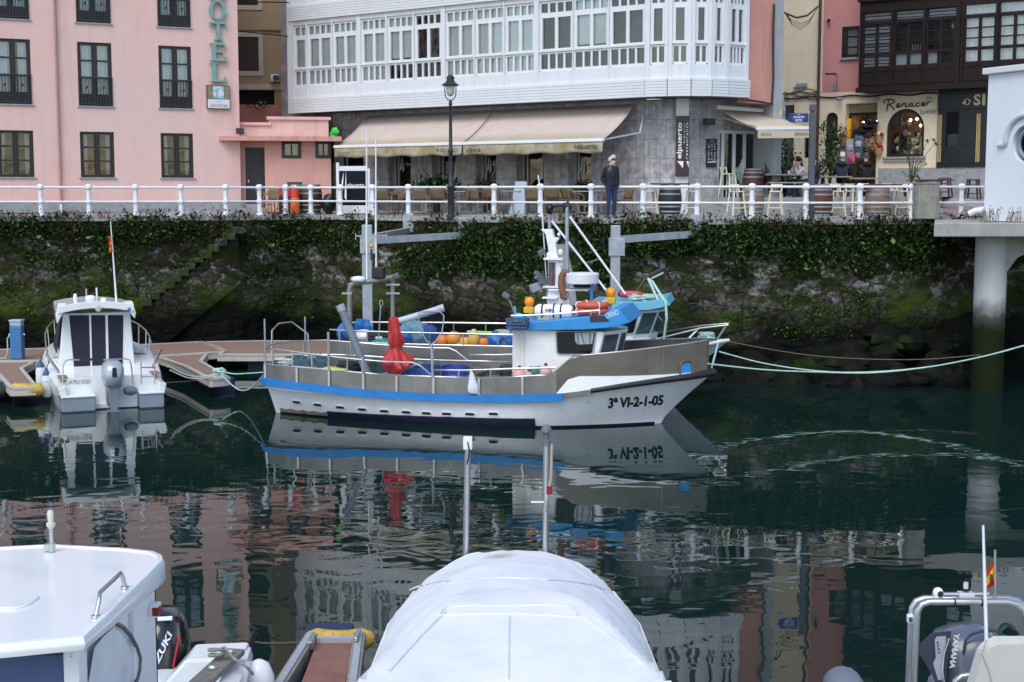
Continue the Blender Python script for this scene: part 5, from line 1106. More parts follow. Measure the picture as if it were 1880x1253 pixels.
place('btop',lambda:barrel(oak,hoop,.38,.92,(1.3,.7,mat('red_table_top',(.13,.035,.028)))),1611,43.6,'oak barrel table with a long red top near the gate pillar')
place('btop',None,1706,45.6,'oak barrel table partly hidden behind the concrete gate pillar',rz=.1,z=QZ+.22)
place('bannex',lambda:barrel(mat('brown_barrel',(.05,.028,.02),.6,var=.3),hoop,.42,1.02),570,49.9,'brown barrel with steel hoops against the salmon annexe')
for(px,Y,lb,rz,z_)in((1192,43.9,'cream bar stool left of the black barrel table',.2,None),(1273,43.8,'cream bar stool right of the black barrel table',-.4,None),(1336,46.25,'cream bar stool on the terrace by the glazed door',.8,TZ),(1352,43.3,'cream bar stool just left of the weathered oak barrel',.3,None),(1424,43.4,'cream bar stool between the oak barrel and the sign post',-.3,None),(1536,43.6,'cream bar stool right of the dark red barrel',.1,None),(1566,43.9,'cream bar stool just left of the white railing post by the red topped barrel',.5,None),(1584,44.3,'cream bar stool hidden behind the railing post by the red topped barrel',-.2,None),(1634,44.4,'cream bar stool right behind the red topped oak barrel',.3,None),(1656,44.0,'cream bar stool left of the concrete gate pillar',-.2,None),(1693,45.4,'cream bar stool rising behind the concrete gate pillar',.1,QZ+.2)):
 place('stool',stool,px,Y,lb,rz,'cream bar stools on the terrace',z_)
for px,lb in((1733,'dark red wooden stool by the corner of the cream shop'),(1785,'dark red wooden stool under the black shop front near the white house')):
 p=P(px,345,51.6 if px<1750 else 50.4);place('lstool',low_stool,px,p.y,lb,-.6,'dark wooden stools',z=lerp(QZ+.06,tz,min(1,(p.y-43.4)/12))+.14)
tabs=[(664,49.2),(706,48.6),(768,47.9),(790,49.2),(858,47.1),(892,48.2),(950,46.4),(1010,46.9),(1078,45.1),(1120,45.6)]
names_t=['by the glass wind screen','second from the wind screen','just left of the street lamp','behind the street lamp','right of the street lamp','under the middle of the awning','next to the leaning white board','between the leaning board and the man','left of the standing man','behind the standing man']
for(px,Y),nm in zip(tabs,names_t):place('table',table,px,Y,'grey topped terrace table '+nm,-.6,'restaurant terrace tables')
chs=[(648,49.0,1.2),(676,49.6,-1.4),(704,47.9,2.9),(722,48.2,-1.2),(742,48.5,.4),(776,47.2,2.8),(805,47.6,3.0),(833,47.5,1.2),(848,46.6,-1.8),(876,46.6,2.5),(900,47.2,3.1),(930,46.2,1.5),(966,46.6,-1.0),(982,45.6,2.7),(1016,46.2,3.0),(1040,46.1,.3),(1060,45.0,1.5),(1098,44.8,-1.4),(1143,45.3,-1.0)]
ordn=['first','second','third','fourth','fifth','sixth','seventh','eighth','ninth','tenth','eleventh','twelfth','thirteenth','fourteenth','fifteenth','sixteenth','seventeenth','eighteenth','nineteenth']
for(px,Y,rz),od in zip(chs,ordn):place('chair',chair,px,Y,f'{od} wicker armchair counted from the glass wind screen under the awning',rz,'wicker chairs under the awning')
place('chair',chair,501,49.3,'wicker armchair standing in front of the dark annexe door',-.15)
place('chair',chair,489,49.7,'wicker chair tucked behind another chair by the annexe door',1.5)
p0,p1=P(621,380,48.75),P(678,380,48.6);WSF=frame((p0.x,p0.y,gz(621,48.75)),(p1-p0).xy);wl=(p1-p0).xy.length
ws=thing('wind_screen','dark glass wind screen in white frame with a sail logo','screen',fr=WSF)
hh=P(621,299,48.75).z-gz(621,48.75)
m=MB();m.box(-.05,.05,-.05,.05,0,hh);m.box(wl-.04,wl+.04,-.04,.04,0,hh-.2);m.box(.05,wl-.04,-.03,.03,hh-.28,hh-.12);m.box(.05,wl-.04,-.03,.03,.05,.32);m.build('frame',whitep,ws,bevel=.008)
m=MB();m.box(.05,wl-.04,-.01,.01,.32,hh-.28);m.build('glass_panel',mat('black_glass',(.006,.006,.012),.35,spec=.15),ws)
m=MB();m.prism([(.10,.75),(.17,.85),(.21,1.45),(.14,1.15)],-.018,-.013);m.prism([(.23,.6),(.30,.42),(.29,1.52)],-.018,-.013);m.text('elpuerto',.33,.90,wl-.50,.18,-.016,bold=.01);m.build('logo',inkw,ws)
p=P(952,380,46.0);t=thing('leaning_board','pale blue grey board leaning against the wall under the awning','board',(p.x,p.y,gz(952,46.0)),-.5);m=MB();m.prism([(-.34,.01),(.26,.01),(.30,1.05),(-.10,1.05)],-.02,.02);m.build('panel',mat('board_blue_grey',(.42,.50,.58),.5),t);m=MB();m.bar((.1,.05,.95),(.1,.45,0),.035);m.build('prop',alupipe,t)
def pot_plant(name,label,p,h,sp,size,n,wt=(4,5,1),cat='potted plant',stem=True,potd=(.2,.3),clusters=None):
 t=thing(name,label,cat,p);m=MB();m.lathe((0,0,.002),[(potd[0]*.8,0),(potd[0],potd[1]),(potd[0]*.9,potd[1]),(potd[0]*.85,potd[1]-.03),(.01,potd[1]-.03)],14);m.build('pot',pot,t,smooth=40)
 q=MB();q.wt=wt;st=MB()
 for(c,s_,k)in(clusters or[((0,0,h),sp,n)]):
  leaves(q,V(c),k,s_,size);st.tube([(0,0,potd[1]-.05),(c[0]*.3,c[1]*.3,potd[1]+(c[2]-potd[1])*.5),c],[.022,.016,.008],5)
 st.build('stem',mat('bark',(.09,.065,.05),.85),t);q.build('foliage',[leafa,leafb,leafd],t);return t
pot_plant('fern','bushy dark fern on the terrace left of the street lamp',P(803,390,47.6)*V((1,1,0)).x if False else V((*P(800,380,48.4).xy,gz(800,48.4))),.95,(.30,.18,.14),.16,420,(2,6,0),potd=(.18,.7))
pot_plant('fern','small fern by the window right of the street lamp',V((*P(893,380,47.9).xy,gz(893,47.9))),.88,(.2,.14,.08),.12,200,(2,6,0),potd=(.16,.7))
pot_plant('fern','round leafy plant in front of the last restaurant window',V((*P(1073,380,46.4).xy,gz(1073,46.4))),.86,(.16,.14,.09),.10,260,(5,4,1),potd=(.17,.65))
W_=lambda px,py,Y,o:tuple(P(px,py,Y)-o)
o=V((*P(1434,350,47.3).xy,TZ));pot_plant('potted_tree','feathery willow like tree behind the two women at the table',o,1,0,.085,0,(5,4,1),'tree',clusters=[(W_(1434+dx_,y_,47.3,o),(.17,.15,.14),90)for dx_,y_ in((0,262),(-10,272),(8,275),(-18,285),(14,290),(-5,292),(22,300),(-14,305),(5,310),(-20,318),(18,320))])
o=V((*P(1524,350,52.3).xy,TZ));pot_plant('potted_tree','bushy green tree climbing beside the gift shop doorway',o,1,0,.10,0,(6,3,2),'tree',potd=(.26,.4),clusters=[(W_(1524+dx_,y_,52.0,o),(.16,.14,.13),70)for dx_,y_ in((-14,234),(-2,236),(10,240),(0,250),(16,246),(-6,262),(8,262),(2,275),(-8,283),(10,290),(-12,300),(-2,308),(8,312),(-16,316))])
o=V((*P(1672,350,48.3).xy,TZ));pot_plant('potted_tree','slender maple sapling in a square dark planter before the shop window',o,1,0,.085,0,(3,1,6),'tree',potd=(.28,.42),clusters=[(W_(1672+dx_,y_,48.3,o),(.10,.10,.04),k)for dx_,y_,k in((-6,262,14),(6,256,18),(32,258,22),(44,264,16),(-8,280,16),(10,275,12),(-4,292,10),(14,302,12),(4,312,14),(22,305,9),(0,322,50),(8,324,40))])
p=P(542,388,49.4);t=thing('gas_bottle','orange gas bottle with red collar beside the annexe barrel','gas bottle',(p.x,p.y,gz(542,49.4)))
m=MB();m.lathe((0,0,0),[(.02,0),(.15,.01),(.165,.05),(.165,.50),(.14,.58),(.05,.62),(.03,.66)],16);m.build('body',mat('gas_orange',(.70,.14,.02),.45),t,smooth=40);m=MB();m.lathe((0,0,0),[(.13,.585),(.15,.60),(.15,.86),(.13,.88),(.125,.86),(.125,.6)],14);m.build('collar',mat('gas_red',(.62,.05,.03),.5),t,smooth=40);m=MB();m.cyl((0,0,.62),(0,0,.75),.03,8);m.build('valve',black,t)
p=P(542,388,50.0);gzc=gz(542,50.0)
def crate(mt,label,c,d=(.46,.36,.32)):
 t=thing('crate',label,'crate',c);w_,e_,h_=d;m=MB();s_=.02
 m.box(-w_/2,w_/2,-e_/2,e_/2,0,s_)
 for k in range(4):z_=h_*(.1+.24*k);m.box(-w_/2,w_/2,-e_/2,-e_/2+s_,z_,z_+h_*.17);m.box(-w_/2,w_/2,e_/2-s_,e_/2,z_,z_+h_*.17);m.box(-w_/2,-w_/2+s_,-e_/2,e_/2,z_,z_+h_*.17);m.box(w_/2-s_,w_/2,-e_/2,e_/2,z_,z_+h_*.17)
 for a in(-1,1):
  for b2 in(-1,1):m.cbox((a*(w_/2-.02),b2*(e_/2-.02),h_/2),(.045,.045,h_))
 m.build('crate_body',mt,t);m=MB();m.box(-w_/2-.012,w_/2+.012,-e_/2-.012,e_/2+.012,h_,h_+.035);m.build('rim',mt,t);m=MB();m.box(-.09,.09,-e_/2-.02,-e_/2-.004,h_*.62,h_*.8);m.build('handle',inkw,t);return t
gcr=mat('crate_green',(.02,.07,.045),.5)
for k in range(3):crate([mat('crate_dark',(.015,.03,.03),.5),mat('crate_dark',(.015,.03,.03)),gcr][k],['dark bottle crate at the bottom of the stack behind the gas bottle','dark bottle crate in the middle of the stack behind the gas bottle','green bottle crate on top of the stack behind the gas bottle'][k],(p.x,p.y,gzc+.37*k))
p=P(526,388,49.6);crate(mat('crate_red',(.5,.03,.03),.5),'red bottle crate on the stack right of the wicker chair',(p.x,p.y,gzc+.40*1.5+.01));crate(mat('crate_dark',(.015,.03,.03)),'dark crate supporting the red bottle crate',(p.x,p.y,gzc),(.46,.36,.565))
p=P(604,388,49.5);m=MB();m.blob((0,0,.33),(.26,.24,.36),5,.16,16,10);m.tube([(0,0,.6),(.02,0,.72)],[.09,.03],6);o=m.build('rubbish_bag',mat('bin_bag',(.008,.009,.012),.3,bump=.03,bsc=9),smooth=50);o.location=(p.x,p.y,gz(604,49.5)+.002);tag(o,'black rubbish bag slumped between the barrel and the wind screen','rubbish bag')
def plank_table(px0,px1,py,Y,label,nl):
 a,c=P(px0,py,Y),P(px1,py,Y);t=thing('plank_table',label,'table',((a.x+c.x)/2,Y,TZ));h_=a.z-TZ;w_=(c.x-a.x)/2
 m=MB();m.box(-w_,w_,-.4,.4,h_-.05,h_);m.build('table_top',greywood,t,bevel=.01)
 for s_ in(-1,1):m=MB();m.bar((s_*(w_-.2),-.3,0),(s_*(w_-.2),-.1,h_-.05),.07);m.bar((s_*(w_-.2),.3,0),(s_*(w_-.2),.1,h_-.05),.07);m.build('trestle',mat('dark_trestle',(.04,.035,.03),.7),t)
 m=MB();m.box(-w_,w_,-.85,-.6,h_-.30,h_-.26);m.box(-w_+.1,-w_+.16,-.8,-.65,0,h_-.30);m.box(w_-.16,w_-.1,-.8,-.65,0,h_-.30);m.build('bench',greywood,t);return t
plank_table(1403,1478,320,46.45,'grey plank table with bench where the two women sit',2)
plank_table(1500,1560,324,48.8,'grey plank table in front of the man in navy',2)
plank_table(1556,1612,327,48.6,'grey plank table in front of the person in black',2)
for px,lb in((1433,'small clear glass on the plank table between the two women'),(1448,'white cup on the plank table before the woman in white')):
 p=P(px,319.5,46.4);m=MB();m.lathe((0,0,.001),[(.03,0),(.04,.10),(.035,.10),(.03,.01)],10);o=m.build('glass' if px<1440 else 'cup',cglass if px<1440 else whiteclean);o.location=p;tag(o,lb,'glass' if px<1440 else 'cup')
DX=lambda px,py,c=-.25:RF@V((*[rp_(px,py,c)[0]],c,rp_(px,py,c)[1]))
srz=math.atan2(RF[1][0],RF[0][0])
def bag(px,py,w_,h_,mt,label,cat='bag',pk=None,c=-.3):
 t=thing('hanging_'+cat.replace(' ','_'),label,cat,DX(px,py,c),srz);m=MB();w_*=.84;h_*=.88;m.blob((0,0,0),(w_/2,.12,h_/2),px,.14,16,11,3,.5);m.build('body',mt,t,smooth=60)
 m=MB();m.blob((0,-.10,-h_*.12),(w_*.33,.06,h_*.24),px+1,.08,12,8,2,.7);m.build('pocket',pk or mt,t,smooth=60);m=MB();m.tube([(-w_*.2,0,h_*.42),(-w_*.12,-.02,h_*.62),(w_*.12,-.02,h_*.62),(w_*.2,0,h_*.42)],.014,6);m.build('strap',black,t);return t
leop=mat('leopard_print',(.30,.18,.09),.8,var=.2,c2=(.02,.012,.01),c2sc=16,c2lo=.5,c2hi=.54)
bag(1563,270,.42,.62,mat('bag_white',(.40,.40,.45),.8),'white rucksack hanging left in the gift shop doorway','rucksack')
bag(1578,262,.46,.60,mat('bag_grey',(.10,.12,.17),.6),'grey blue rucksack hanging in the gift shop doorway','rucksack',mat('bag_white',(.6,.6,.64)),-.42)
bag(1597,265,.46,.62,leop,'leopard print bag hanging in the gift shop doorway','bag')
bag(1577,283,.36,.55,mat('bag_teal',(.035,.09,.09),.8),'teal rucksack hanging below the grey blue one','rucksack',mat('bag_coral',(.5,.15,.12),.7),-.45)
bag(1563,290,.36,.48,mat('bag_pink',(.42,.17,.26),.7),'pink rucksack with red trim behind the seated man','rucksack',mat('bag_red',(.55,.05,.10),.6),-.6)
bag(1592,246,.52,.46,mat('bag_dark',(.03,.022,.02),.7),'dark brown shoulder bag hanging above the leopard print bag','bag')
bag(1575,246,.40,.36,black,'black handbag hanging at the top left of the shop doorway','bag')
for px,py,lb in((1598,228,'wide black hat on top of the bags in the shop doorway'),(1588,236,'black hat tucked under the wide black hat')):
 t=thing('hat',lb,'hat',DX(px,py,-.3),srz);m=MB();m.lathe((0,0,0),[(.02,.02),(.30,-.02),(.31,0),(.15,.03)],18,MX.Rotation(R(25),3,'X'));m.build('brim',black,t,smooth=50);m=MB();m.blob((0,.02,.1),(.16,.16,.14),1,.05);m.build('crown',black,t,smooth=60)
m=MB();
t=thing('scarf','yellow scarf hanging left inside the shop doorway','scarf',DX(1557,240,.15),srz);m=MB();drape(m,-.12,.12,-.85,.45,0,.05,8);m.build('cloth',mat('scarf_yellow',(.75,.42,.02),.8),t,smooth=60,solid=.02)
for(px,py,c1,c2,lb)in((1546,246,(.55,.14,.28),(.75,.7,.72),'upper left basket of pink and white flowers by the shop door'),(1545,268,(.22,.03,.20),(.75,.72,.74),'lower left basket of purple and white flowers by the shop door'),(1614,246,(.42,.01,.02),(.75,.7,.7),'upper right basket of red and white flowers by the shop door'),(1613,268,(.42,.015,.02),(.76,.74,.72),'lower right basket of white and red flowers by the shop door')):
 t=thing('flower_basket',lb,'flower basket',DX(px,py,-.15),srz,'flower baskets by the shop door');m=MB();m.lathe((0,0,-.36),[(.10,0),(.17,.26),(.16,.27),(.01,.2)],12);m.build('basket',mat('straw',(.42,.26,.11),.8,var=.2,sc=25),t,smooth=30)
 fm=[mat('petal_%d%d'%(px,py),c1,.8),mat('petal_w%d%d'%(px,py),c2,.8)]
 for k,dx_ in enumerate((-.11,.01,.12)):m=MB();m.blob((dx_,-.05,-.03+.03*(k%2)),(.075,.08,.07),k+px,.2,10,7,5);m.build('flower',fm[(k+(px==1613)+(px<1600))%3%2],t)
 q=MB();q.wt=(3,1,1);leaves(q,V((0,-.05,-.08)),26,(.12,.05,.04),.09);q.build('foliage',[leafa,leafb,mat('straw',(.42,.26,.11))],t)
def person(label,base,rz,J,rad,regions,mats,group=None,fingers=True):
 """J: joint name -> (x, y, z) local, x right, y back, z up, facing -y.  One continuous skinned body."""
 t=thing('person',label,'person',base,rz,group)
 names=list(J);idx={n:i for i,n in enumerate(names)}
 ed=[e for e in(('pelvis','belly'),('belly','chest'),('chest','neck'),('neck','jaw'),('jaw','skull'),('pelvis','hipL'),('pelvis','hipR'),('hipL','kneeL'),('hipR','kneeR'),('kneeL','ankL'),('kneeR','ankR'),('ankL','toeL'),('ankR','toeR'),('chest','shL'),('chest','shR'),('shL','elL'),('shR','elR'),('elL','wrL'),('elR','wrR'),('wrL','palmL'),('wrR','palmR'))if e[0]in idx and e[1]in idx]
 vs=[V(J[n])for n in names];es=[(idx[a],idx[b2])for a,b2 in ed];rd=[rad[n]if n in rad else rad[n[:-1]]for n in names]
 if fingers:
  for s_ in 'LR':
   if 'palm'+s_ not in idx:continue
   d=(V(J['palm'+s_])-V(J['wr'+s_])).normalized();side=d.cross(V((0,1,.2))).normalized();base_i=idx['palm'+s_]
   for k,(off,ln)in enumerate(((-.030,.062),(-.010,.075),(.011,.071),(.030,.055))):
    p=V(J['palm'+s_])+d*.03+side*off;i0=len(vs);vs+=[p,p+d*ln*.55,p+d*ln*.9+V((0,-.018,0))];rd+=[.011,.009,.008];es+=[(base_i,i0),(i0,i0+1),(i0+1,i0+2)]
   p=V(J['wr'+s_]).lerp(V(J['palm'+s_]),.6)-side*.035;i0=len(vs);vs+=[p,p+d*.04-side*.02];rd+=[.012,.009];es+=[(base_i,i0),(i0,i0+1)]
 me=bpy.data.meshes.new('b');me.from_pydata([tuple(v)for v in vs],es,[]);o=bpy.data.objects.new('b',me);COL.objects.link(o)
 md=o.modifiers.new('s','SKIN');md.use_smooth_shade=True
 for i,sv in enumerate(me.skin_vertices[0].data):
  r_=rd[i];sv.radius=r_ if isinstance(r_,tuple)else(r_,r_);sv.use_root=(i==idx['pelvis'])
 sb=o.modifiers.new('u','SUBSURF');sb.levels=sb.render_levels=2
 dg=bpy.context.evaluated_depsgraph_get();body=bpy.data.meshes.new_from_object(o.evaluated_get(dg));bpy.data.objects.remove(o);bpy.data.meshes.remove(me)
 b=bpy.data.objects.new('body',body);COL.objects.link(b);b.parent=t;body.materials.clear()
 for mm in mats:body.materials.append(mm)
 for f in body.polygons:f.material_index=regions(f.center);f.use_smooth=True
 return t
RAD=dict(pelvis=(.165,.125),belly=(.165,.125),chest=(.185,.125),neck=.06,jaw=(.075,.085),skull=(.082,.10),hip=.10,knee=.066,ank=.05,toe=(.048,.04),sh=.075,el=.055,wr=.038,palm=(.042,.022))
def face_hair(t,head,rz,hmat,long=0,beard=False,hs=1):
 hx,hy,hz=head;c,s_=math.cos(rz),math.sin(rz);T=lambda x,y,z:V((hx+x*c-y*s_,hy+x*s_+y*c,hz+z))
 m=MB();rows=[]
 for j in range(7):
  th=pi*.57*j/6;rows.append([T(.098*math.sin(th)*math.cos(2*pi*i/16),.018+.118*math.sin(th)*math.sin(2*pi*i/16),.045+.115*math.cos(th)+(.075 if math.sin(2*pi*i/16)<-.3 and j>2 else 0)+rnd.uniform(-.004,.004))for i in range(16)])
 m.loft(rows[:1]+rows[1:],cap=True)
 if long:m.blob(tuple(T(0,.07,-.08-long*.3)),(.115,.075,.12+long*.5),3,.12,12,8)
 m.build('hair',hmat,t,smooth=60)
 m=MB();m.blob(tuple(T(0,-.105,-.005)),(.016,.022,.026),0,0,8,6);m.build('nose',skin,t,smooth=60)
 for q in(-1,1):
  m=MB();m.blob(tuple(T(q*.032,-.088,.025)),(.012,.008,.007),0,0,8,6);m.build('eye',ink,t,smooth=60);m=MB();m.blob(tuple(T(q*.088,.012,0)),(.012,.024,.034),0,0,8,6);m.build('ear',skin,t,smooth=60)
 m=MB();m.blob(tuple(T(0,-.092,-.055)),(.024,.008,.006),0,0,8,6);m.build('mouth',mat('lips',(.28,.09,.08),.5),t,smooth=60)
Y=41.75;p=P(1122,400,Y);hman=P(1128,288,Y).z-(gz(1122,Y)+.02)
S_=hman/1.76
Jm=dict(pelvis=(0,0,.98),belly=(0,0,1.14),chest=(0,.02,1.36),neck=(.01,.0,1.50),jaw=(.03,-.02,1.585),skull=(.035,-.005,1.67),hipL=(.09,0,.92),hipR=(-.09,0,.92),kneeL=(.10,-.02,.50),kneeR=(-.10,-.02,.50),ankL=(.105,.03,.09),ankR=(-.105,.03,.09),toeL=(.14,-.13,.04),toeR=(-.13,-.13,.04),shL=(.19,.02,1.43),shR=(-.19,.02,1.43),elL=(.27,.08,1.15),elR=(-.275,.08,1.15),wrL=(.205,-.02,.96),wrR=(-.21,-.02,.96),palmL=(.175,-.05,.90),palmR=(-.18,-.05,.90))
Jm={k:tuple(q*S_ for q in v)for k,v in Jm.items()}
def rg(f):
 z_=f.z/S_
 if z_<.10:return 3
 if z_<.97:return 2
 if z_>1.50:return 0
 return 1
man=person('grey haired man in navy padded vest and jeans standing at the railing',(p.x,p.y,gz(1122,Y)+.005),.5,Jm,RAD,rg,[skin,cloth_n,jean,mat('brown_shoe',(.10,.05,.03),.5)])
face_hair(man,(.03*S_,-.005,1.64*S_),.55,hairgrey)
m=MB();prof=[(.97,.205,.165),(1.03,.20,.16),(1.06,.207,.167),(1.12,.203,.163),(1.15,.212,.172),(1.22,.208,.168),(1.25,.217,.174),(1.32,.214,.17),(1.35,.215,.17),(1.42,.19,.15),(1.50,.10,.095),(1.54,.085,.085)]
m.loft([[(a*S_*math.cos(2*pi*k/20),.015+b2*S_*math.sin(2*pi*k/20),z_*S_)for k in range(20)]for z_,a,b2 in prof]);m.build('padded_vest',mat('vest_navy',(.008,.010,.018),.45),man,smooth=50)
def seated(label,px,Y,rz,top,legs,hm,long,zseat=.48,py_head=None,hood=False,arms='table',hr=0):
 p=P(px,350,Y);zt_=P(px,py_head,Y).z-TZ
 s_=(zt_-zseat)/.90
 q=lambda x,y,z_:(x*s_,y*s_,zseat+z_*s_)
 J=dict(pelvis=q(0,.05,.05),belly=q(0,.04,.2),chest=q(0,.0,.44),neck=q(0,-.03,.60),jaw=q(0,-.07,.70),skull=q(0,-.06,.79),hipL=q(.1,.0,.05),hipR=q(-.1,.0,.05),kneeL=q(.12,-.45,.06),kneeR=q(-.12,-.45,.06),ankL=(.12,-.42,.10),ankR=(-.12,-.42,.10),toeL=(.12,-.58,.045),toeR=(-.12,-.58,.045),shL=q(.19,.0,.50),shR=q(-.19,.0,.50))
 if arms=='table':J.update(elL=q(.25,-.14,.26),elR=q(-.25,-.14,.26),wrL=q(.12,-.34,.32),wrR=q(-.12,-.34,.32),palmL=q(.07,-.41,.33),palmR=q(-.07,-.41,.33))
 else:J.update(elL=q(.20,-.26,.28),elR=q(-.2,-.26,.28),wrL=q(.08,-.24,.56),wrR=q(-.08,-.24,.56),palmL=q(.04,-.2,.63),palmR=q(-.04,-.2,.63))
 hands=[V(J[k])for k in('palmL','palmR')]
 def reg(f):
  if any((f-h_).length<.105 for h_ in hands):return 0
  if f.z>zseat+.615*s_ and abs(f.x)<.15:return 0
  if f.z<.12:return 3
  return 2 if f.z<zseat+.10*s_ and f.y<.1 else 1
 t=person(label,(p.x,p.y,TZ+.002),rz,J,RAD,reg,[skin,top,legs,black])
 hd=J['skull'];face_hair(t,(hd[0],hd[1]+.01,hd[2]-.03),hr,hm,long)
 if hood:m=MB();m.blob(q(0,.08,.58),(.17,.10,.09),2,.1);m.build('hood',top,t,smooth=60)
 st=thing('stool_seat',label.split(' in ')[0].split(' with ')[0]+' bench seat' if False else 'low wooden bench under the '+label.split(' sitting')[0].split(' seated')[0],'bench',(p.x,p.y,TZ),rz);m=MB();m.box(-.28,.28,-.12,.28,zseat-.11,zseat-.065);m.build('seat',greywood,st,bevel=.01);m=MB();m.box(-.25,-.2,-.1,.26,0,zseat-.11);m.box(.2,.25,-.1,.26,0,zseat-.11);m.build('support',greywood,st)
 return t
seated('auburn haired woman in taupe top sitting at the plank table',1409,46.95,1.25,cloth_g,jean,hairred,.25,.48,292,arms='chin')
seated('dark haired woman in white floral jacket sitting at the plank table',1467,46.95,-1.1,cloth_w,jean,hairdark,.28,.48,291,arms='chin')
seated('dark haired person in navy seated behind the grey sign post',1497,46.9,-1.5,cloth_n,jean,hairdark,.2,.48,289,hood=True)
seated('grey haired man in navy jacket seated with his back to us',1545,49.2,2.75,mat('navy_jacket',(.010,.014,.035),.8),cloth_n,hairgrey,0,.48,281,hood=True)
seated('person in black hooded coat seated with back to us',1590,49.2,3.25,mat('black_coat',(.008,.008,.010),.85),cloth_n,mat('dark_grey_hair',(.06,.06,.065),.8),0,.48,282,hood=True)
class Boat:
 def __init__(s,o,d,L_,bt,bw,xw0,xw1,label):
  s.fr=frame((*o,0),d);s.L=L_;s.bt=bt;s.bw=bw;s.xw0=xw0;s.xw1=xw1
  s.t=thing('fishing_boat',label,'boat',fr=s.fr);s.wl=s.fr
 def pl(s,px,py,c=0):return hit_plane(s.fr,px,py,c)
 def near(s,px,py,sgn=-1):
  x=s.L*.5
  for _ in range(6):x,z=s.pl(px,py,sgn*sm(s.bt,min(max(x,0),s.L)))
  return min(max(x,0),s.L),z
 def tab(s,pts,sgn=-1):return[s.near(a,b2,sgn)for a,b2 in pts]
 def hull(s,sheer,mats,n=44):
  m=MB();rows=[];s.sheer=sheer
  for i in range(n+1):
   u=i/n;u=u**.9 if u<.5 else u;xt=s.L*u;xw=lerp(s.xw0,s.xw1,u);zt=sm(sheer,xt);r_=[]
   for k in range(9):
    h=k/8;zz=lerp(-.5,zt,h);f=max(0,zz)/zt;x=lerp(xw,xt,f**1.15);b2=lerp(sm(s.bw,u),max(0,sm(s.bt,xt)),f**.75)
    if zz<0:b2*=1+zz*.5
    r_.append((x,b2,zz))
   rows.append([(x,-b2,zz)for x,b2,zz in reversed(r_)]+[(x,b2,zz)for x,b2,zz in r_])
  m.loft(rows,cap=True,closed=False);m.add([rows[0][k]for k in range(18)],[tuple(range(18))])
  zd=.62;m.add([(x_,sg*max(.02,sm(s.bt,x_)*(1 if x_<s.L*.6 else lerp(1,.1,(x_/s.L-.6)/.2))-.08),zd)for sg in(-1,1)for x_ in([.2+s.L*.78*j/20 for j in range(21)]if sg<0 else[.2+s.L*.78*(20-j)/20 for j in range(21)])],[tuple(range(42))])
  s.h=m.build('hull',mats,s.t,smooth=40)
  s.bvh=BVHTree.FromPolygons([V(v)for v in m.v],m.f)
 def side(s,x,z,off=.006):
  p,nn,_,_=s.bvh.ray_cast(V((x,-6,z)),V((0,1,0)))
  return V((x,-1.4,z))if p is None else V((p.x,p.y-off,p.z))
 def pix(s,px,py):
  inv=s.fr.inverted();p,nn,_,_=s.bvh.ray_cast(inv@CAM,(inv.to_3x3()@ray(px,py)).normalized());return p,nn
 def path(s,x0,x1,off=0,step=.25,aft=True,both=True):
  n=max(2,int((x1-x0)/step));xs=[lerp(x1,x0,k/n)for k in range(n+1)]
  a=[(x,-(max(0.01,sm(s.bt,x))+off))for x in xs]
  if not both:return a
  b2=[(x,-y)for x,y in reversed(a)]
  mid=[(x0-off,lerp(a[-1][1],b2[0][1],k/6))for k in range(1,6)]if aft else[]
  return(a,mid,b2)
 def strip(s,name,x0,x1,zlo,zhi,off,mt,th=.03,bvh=False,aft=True,both=True,lean=0):
  if both:a,mid,b2=s.path(x0,x1,off,aft=aft);groups=[a+mid+b2]if aft else[a,b2]
  else:groups=[s.path(x0,x1,off,both=False)]
  m=MB()
  for g in groups:m.loft([[(x,y,zlo(x))for x,y in g],[(x,y*(1+lean),zhi(x))for x,y in g]],cap=False,closed=False)
  return m.build(name,mt,s.t,solid=th)
 def rail(s,name,pts,r=.024,mt_=None):
  m=MB();m.tube(pts,r,6);return m.build(name,mt_ or steel,s.t,smooth=60)
o1=P(506,700,34.8);e1_=P(1312,683,32.4);dv=(e1_-o1).xy
B1=Boat(o1.xy,dv,dv.length,[(0,.72),(.3,1.0),(.9,1.27),(2.5,1.5),(5,1.6),(7.4,1.56),(8.6,1.32),(9.6,.88),(10.4,.42),(dv.length,.02)],[(0,.5),(.06,.66),(.16,.92),(.35,1.25),(.55,1.42),(.65,1.42),(.75,1.2),(.87,.72),(.95,.3),(1,.02)],.22,dv.length-1.25,'white and blue fishing boat with steel bulwarks moored in front of the other boat')
S1=B1.tab([(481,693),(520,699),(560,704),(640,712.5),(720,719),(800,723),(900,725.5),(1000,724),(1040,722),(1085,716),(1150,706),(1220,696),(1300,684)])
B1.hull(S1,gelold);sh1=lambda x:sm(S1,x)
PT=B1.tab([(485,668),(560,676),(640,684),(720,690),(800,693),(900,695),(1000,690)]);PF=B1.tab([(1050,655.5),(1150,646),(1220,637.5),(1297,626)]);WB=B1.tab([(1048,691),(1160,690.5),(1240,687),(1297,681)])
xa,xb=B1.near(1012,690)[0],B1.near(1050,655)[0];xc=B1.near(1021,722)[0];xd=B1.near(1048,691)[0]
def ptop(x):return sm(PT,x)if x<xa else(lerp(sm(PT,xa),sm(PF,xb),(x-xa)/(xb-xa))if x<xb else sm(PF,x))
def wtop(x):return sh1(x)if x<xc else(lerp(sh1(xc),sm(WB,xd),(x-xc)/(xd-xc))if x<xd else sm(WB,x))
XE=B1.near(1297,640)[0]
B1.strip('bulwark',.0,xc,lambda x:sh1(x)-.03,ptop,-.03,plate)
B1.strip('bow_bulwark',xc+.004,XE,wtop,ptop,-.03,plate2,aft=False)
B1.strip('bow_topside',xc,B1.L-.05,lambda x:sh1(x)-.03,lambda x:wtop(x)+.002,-.005,gelold,aft=False)
m=MB()
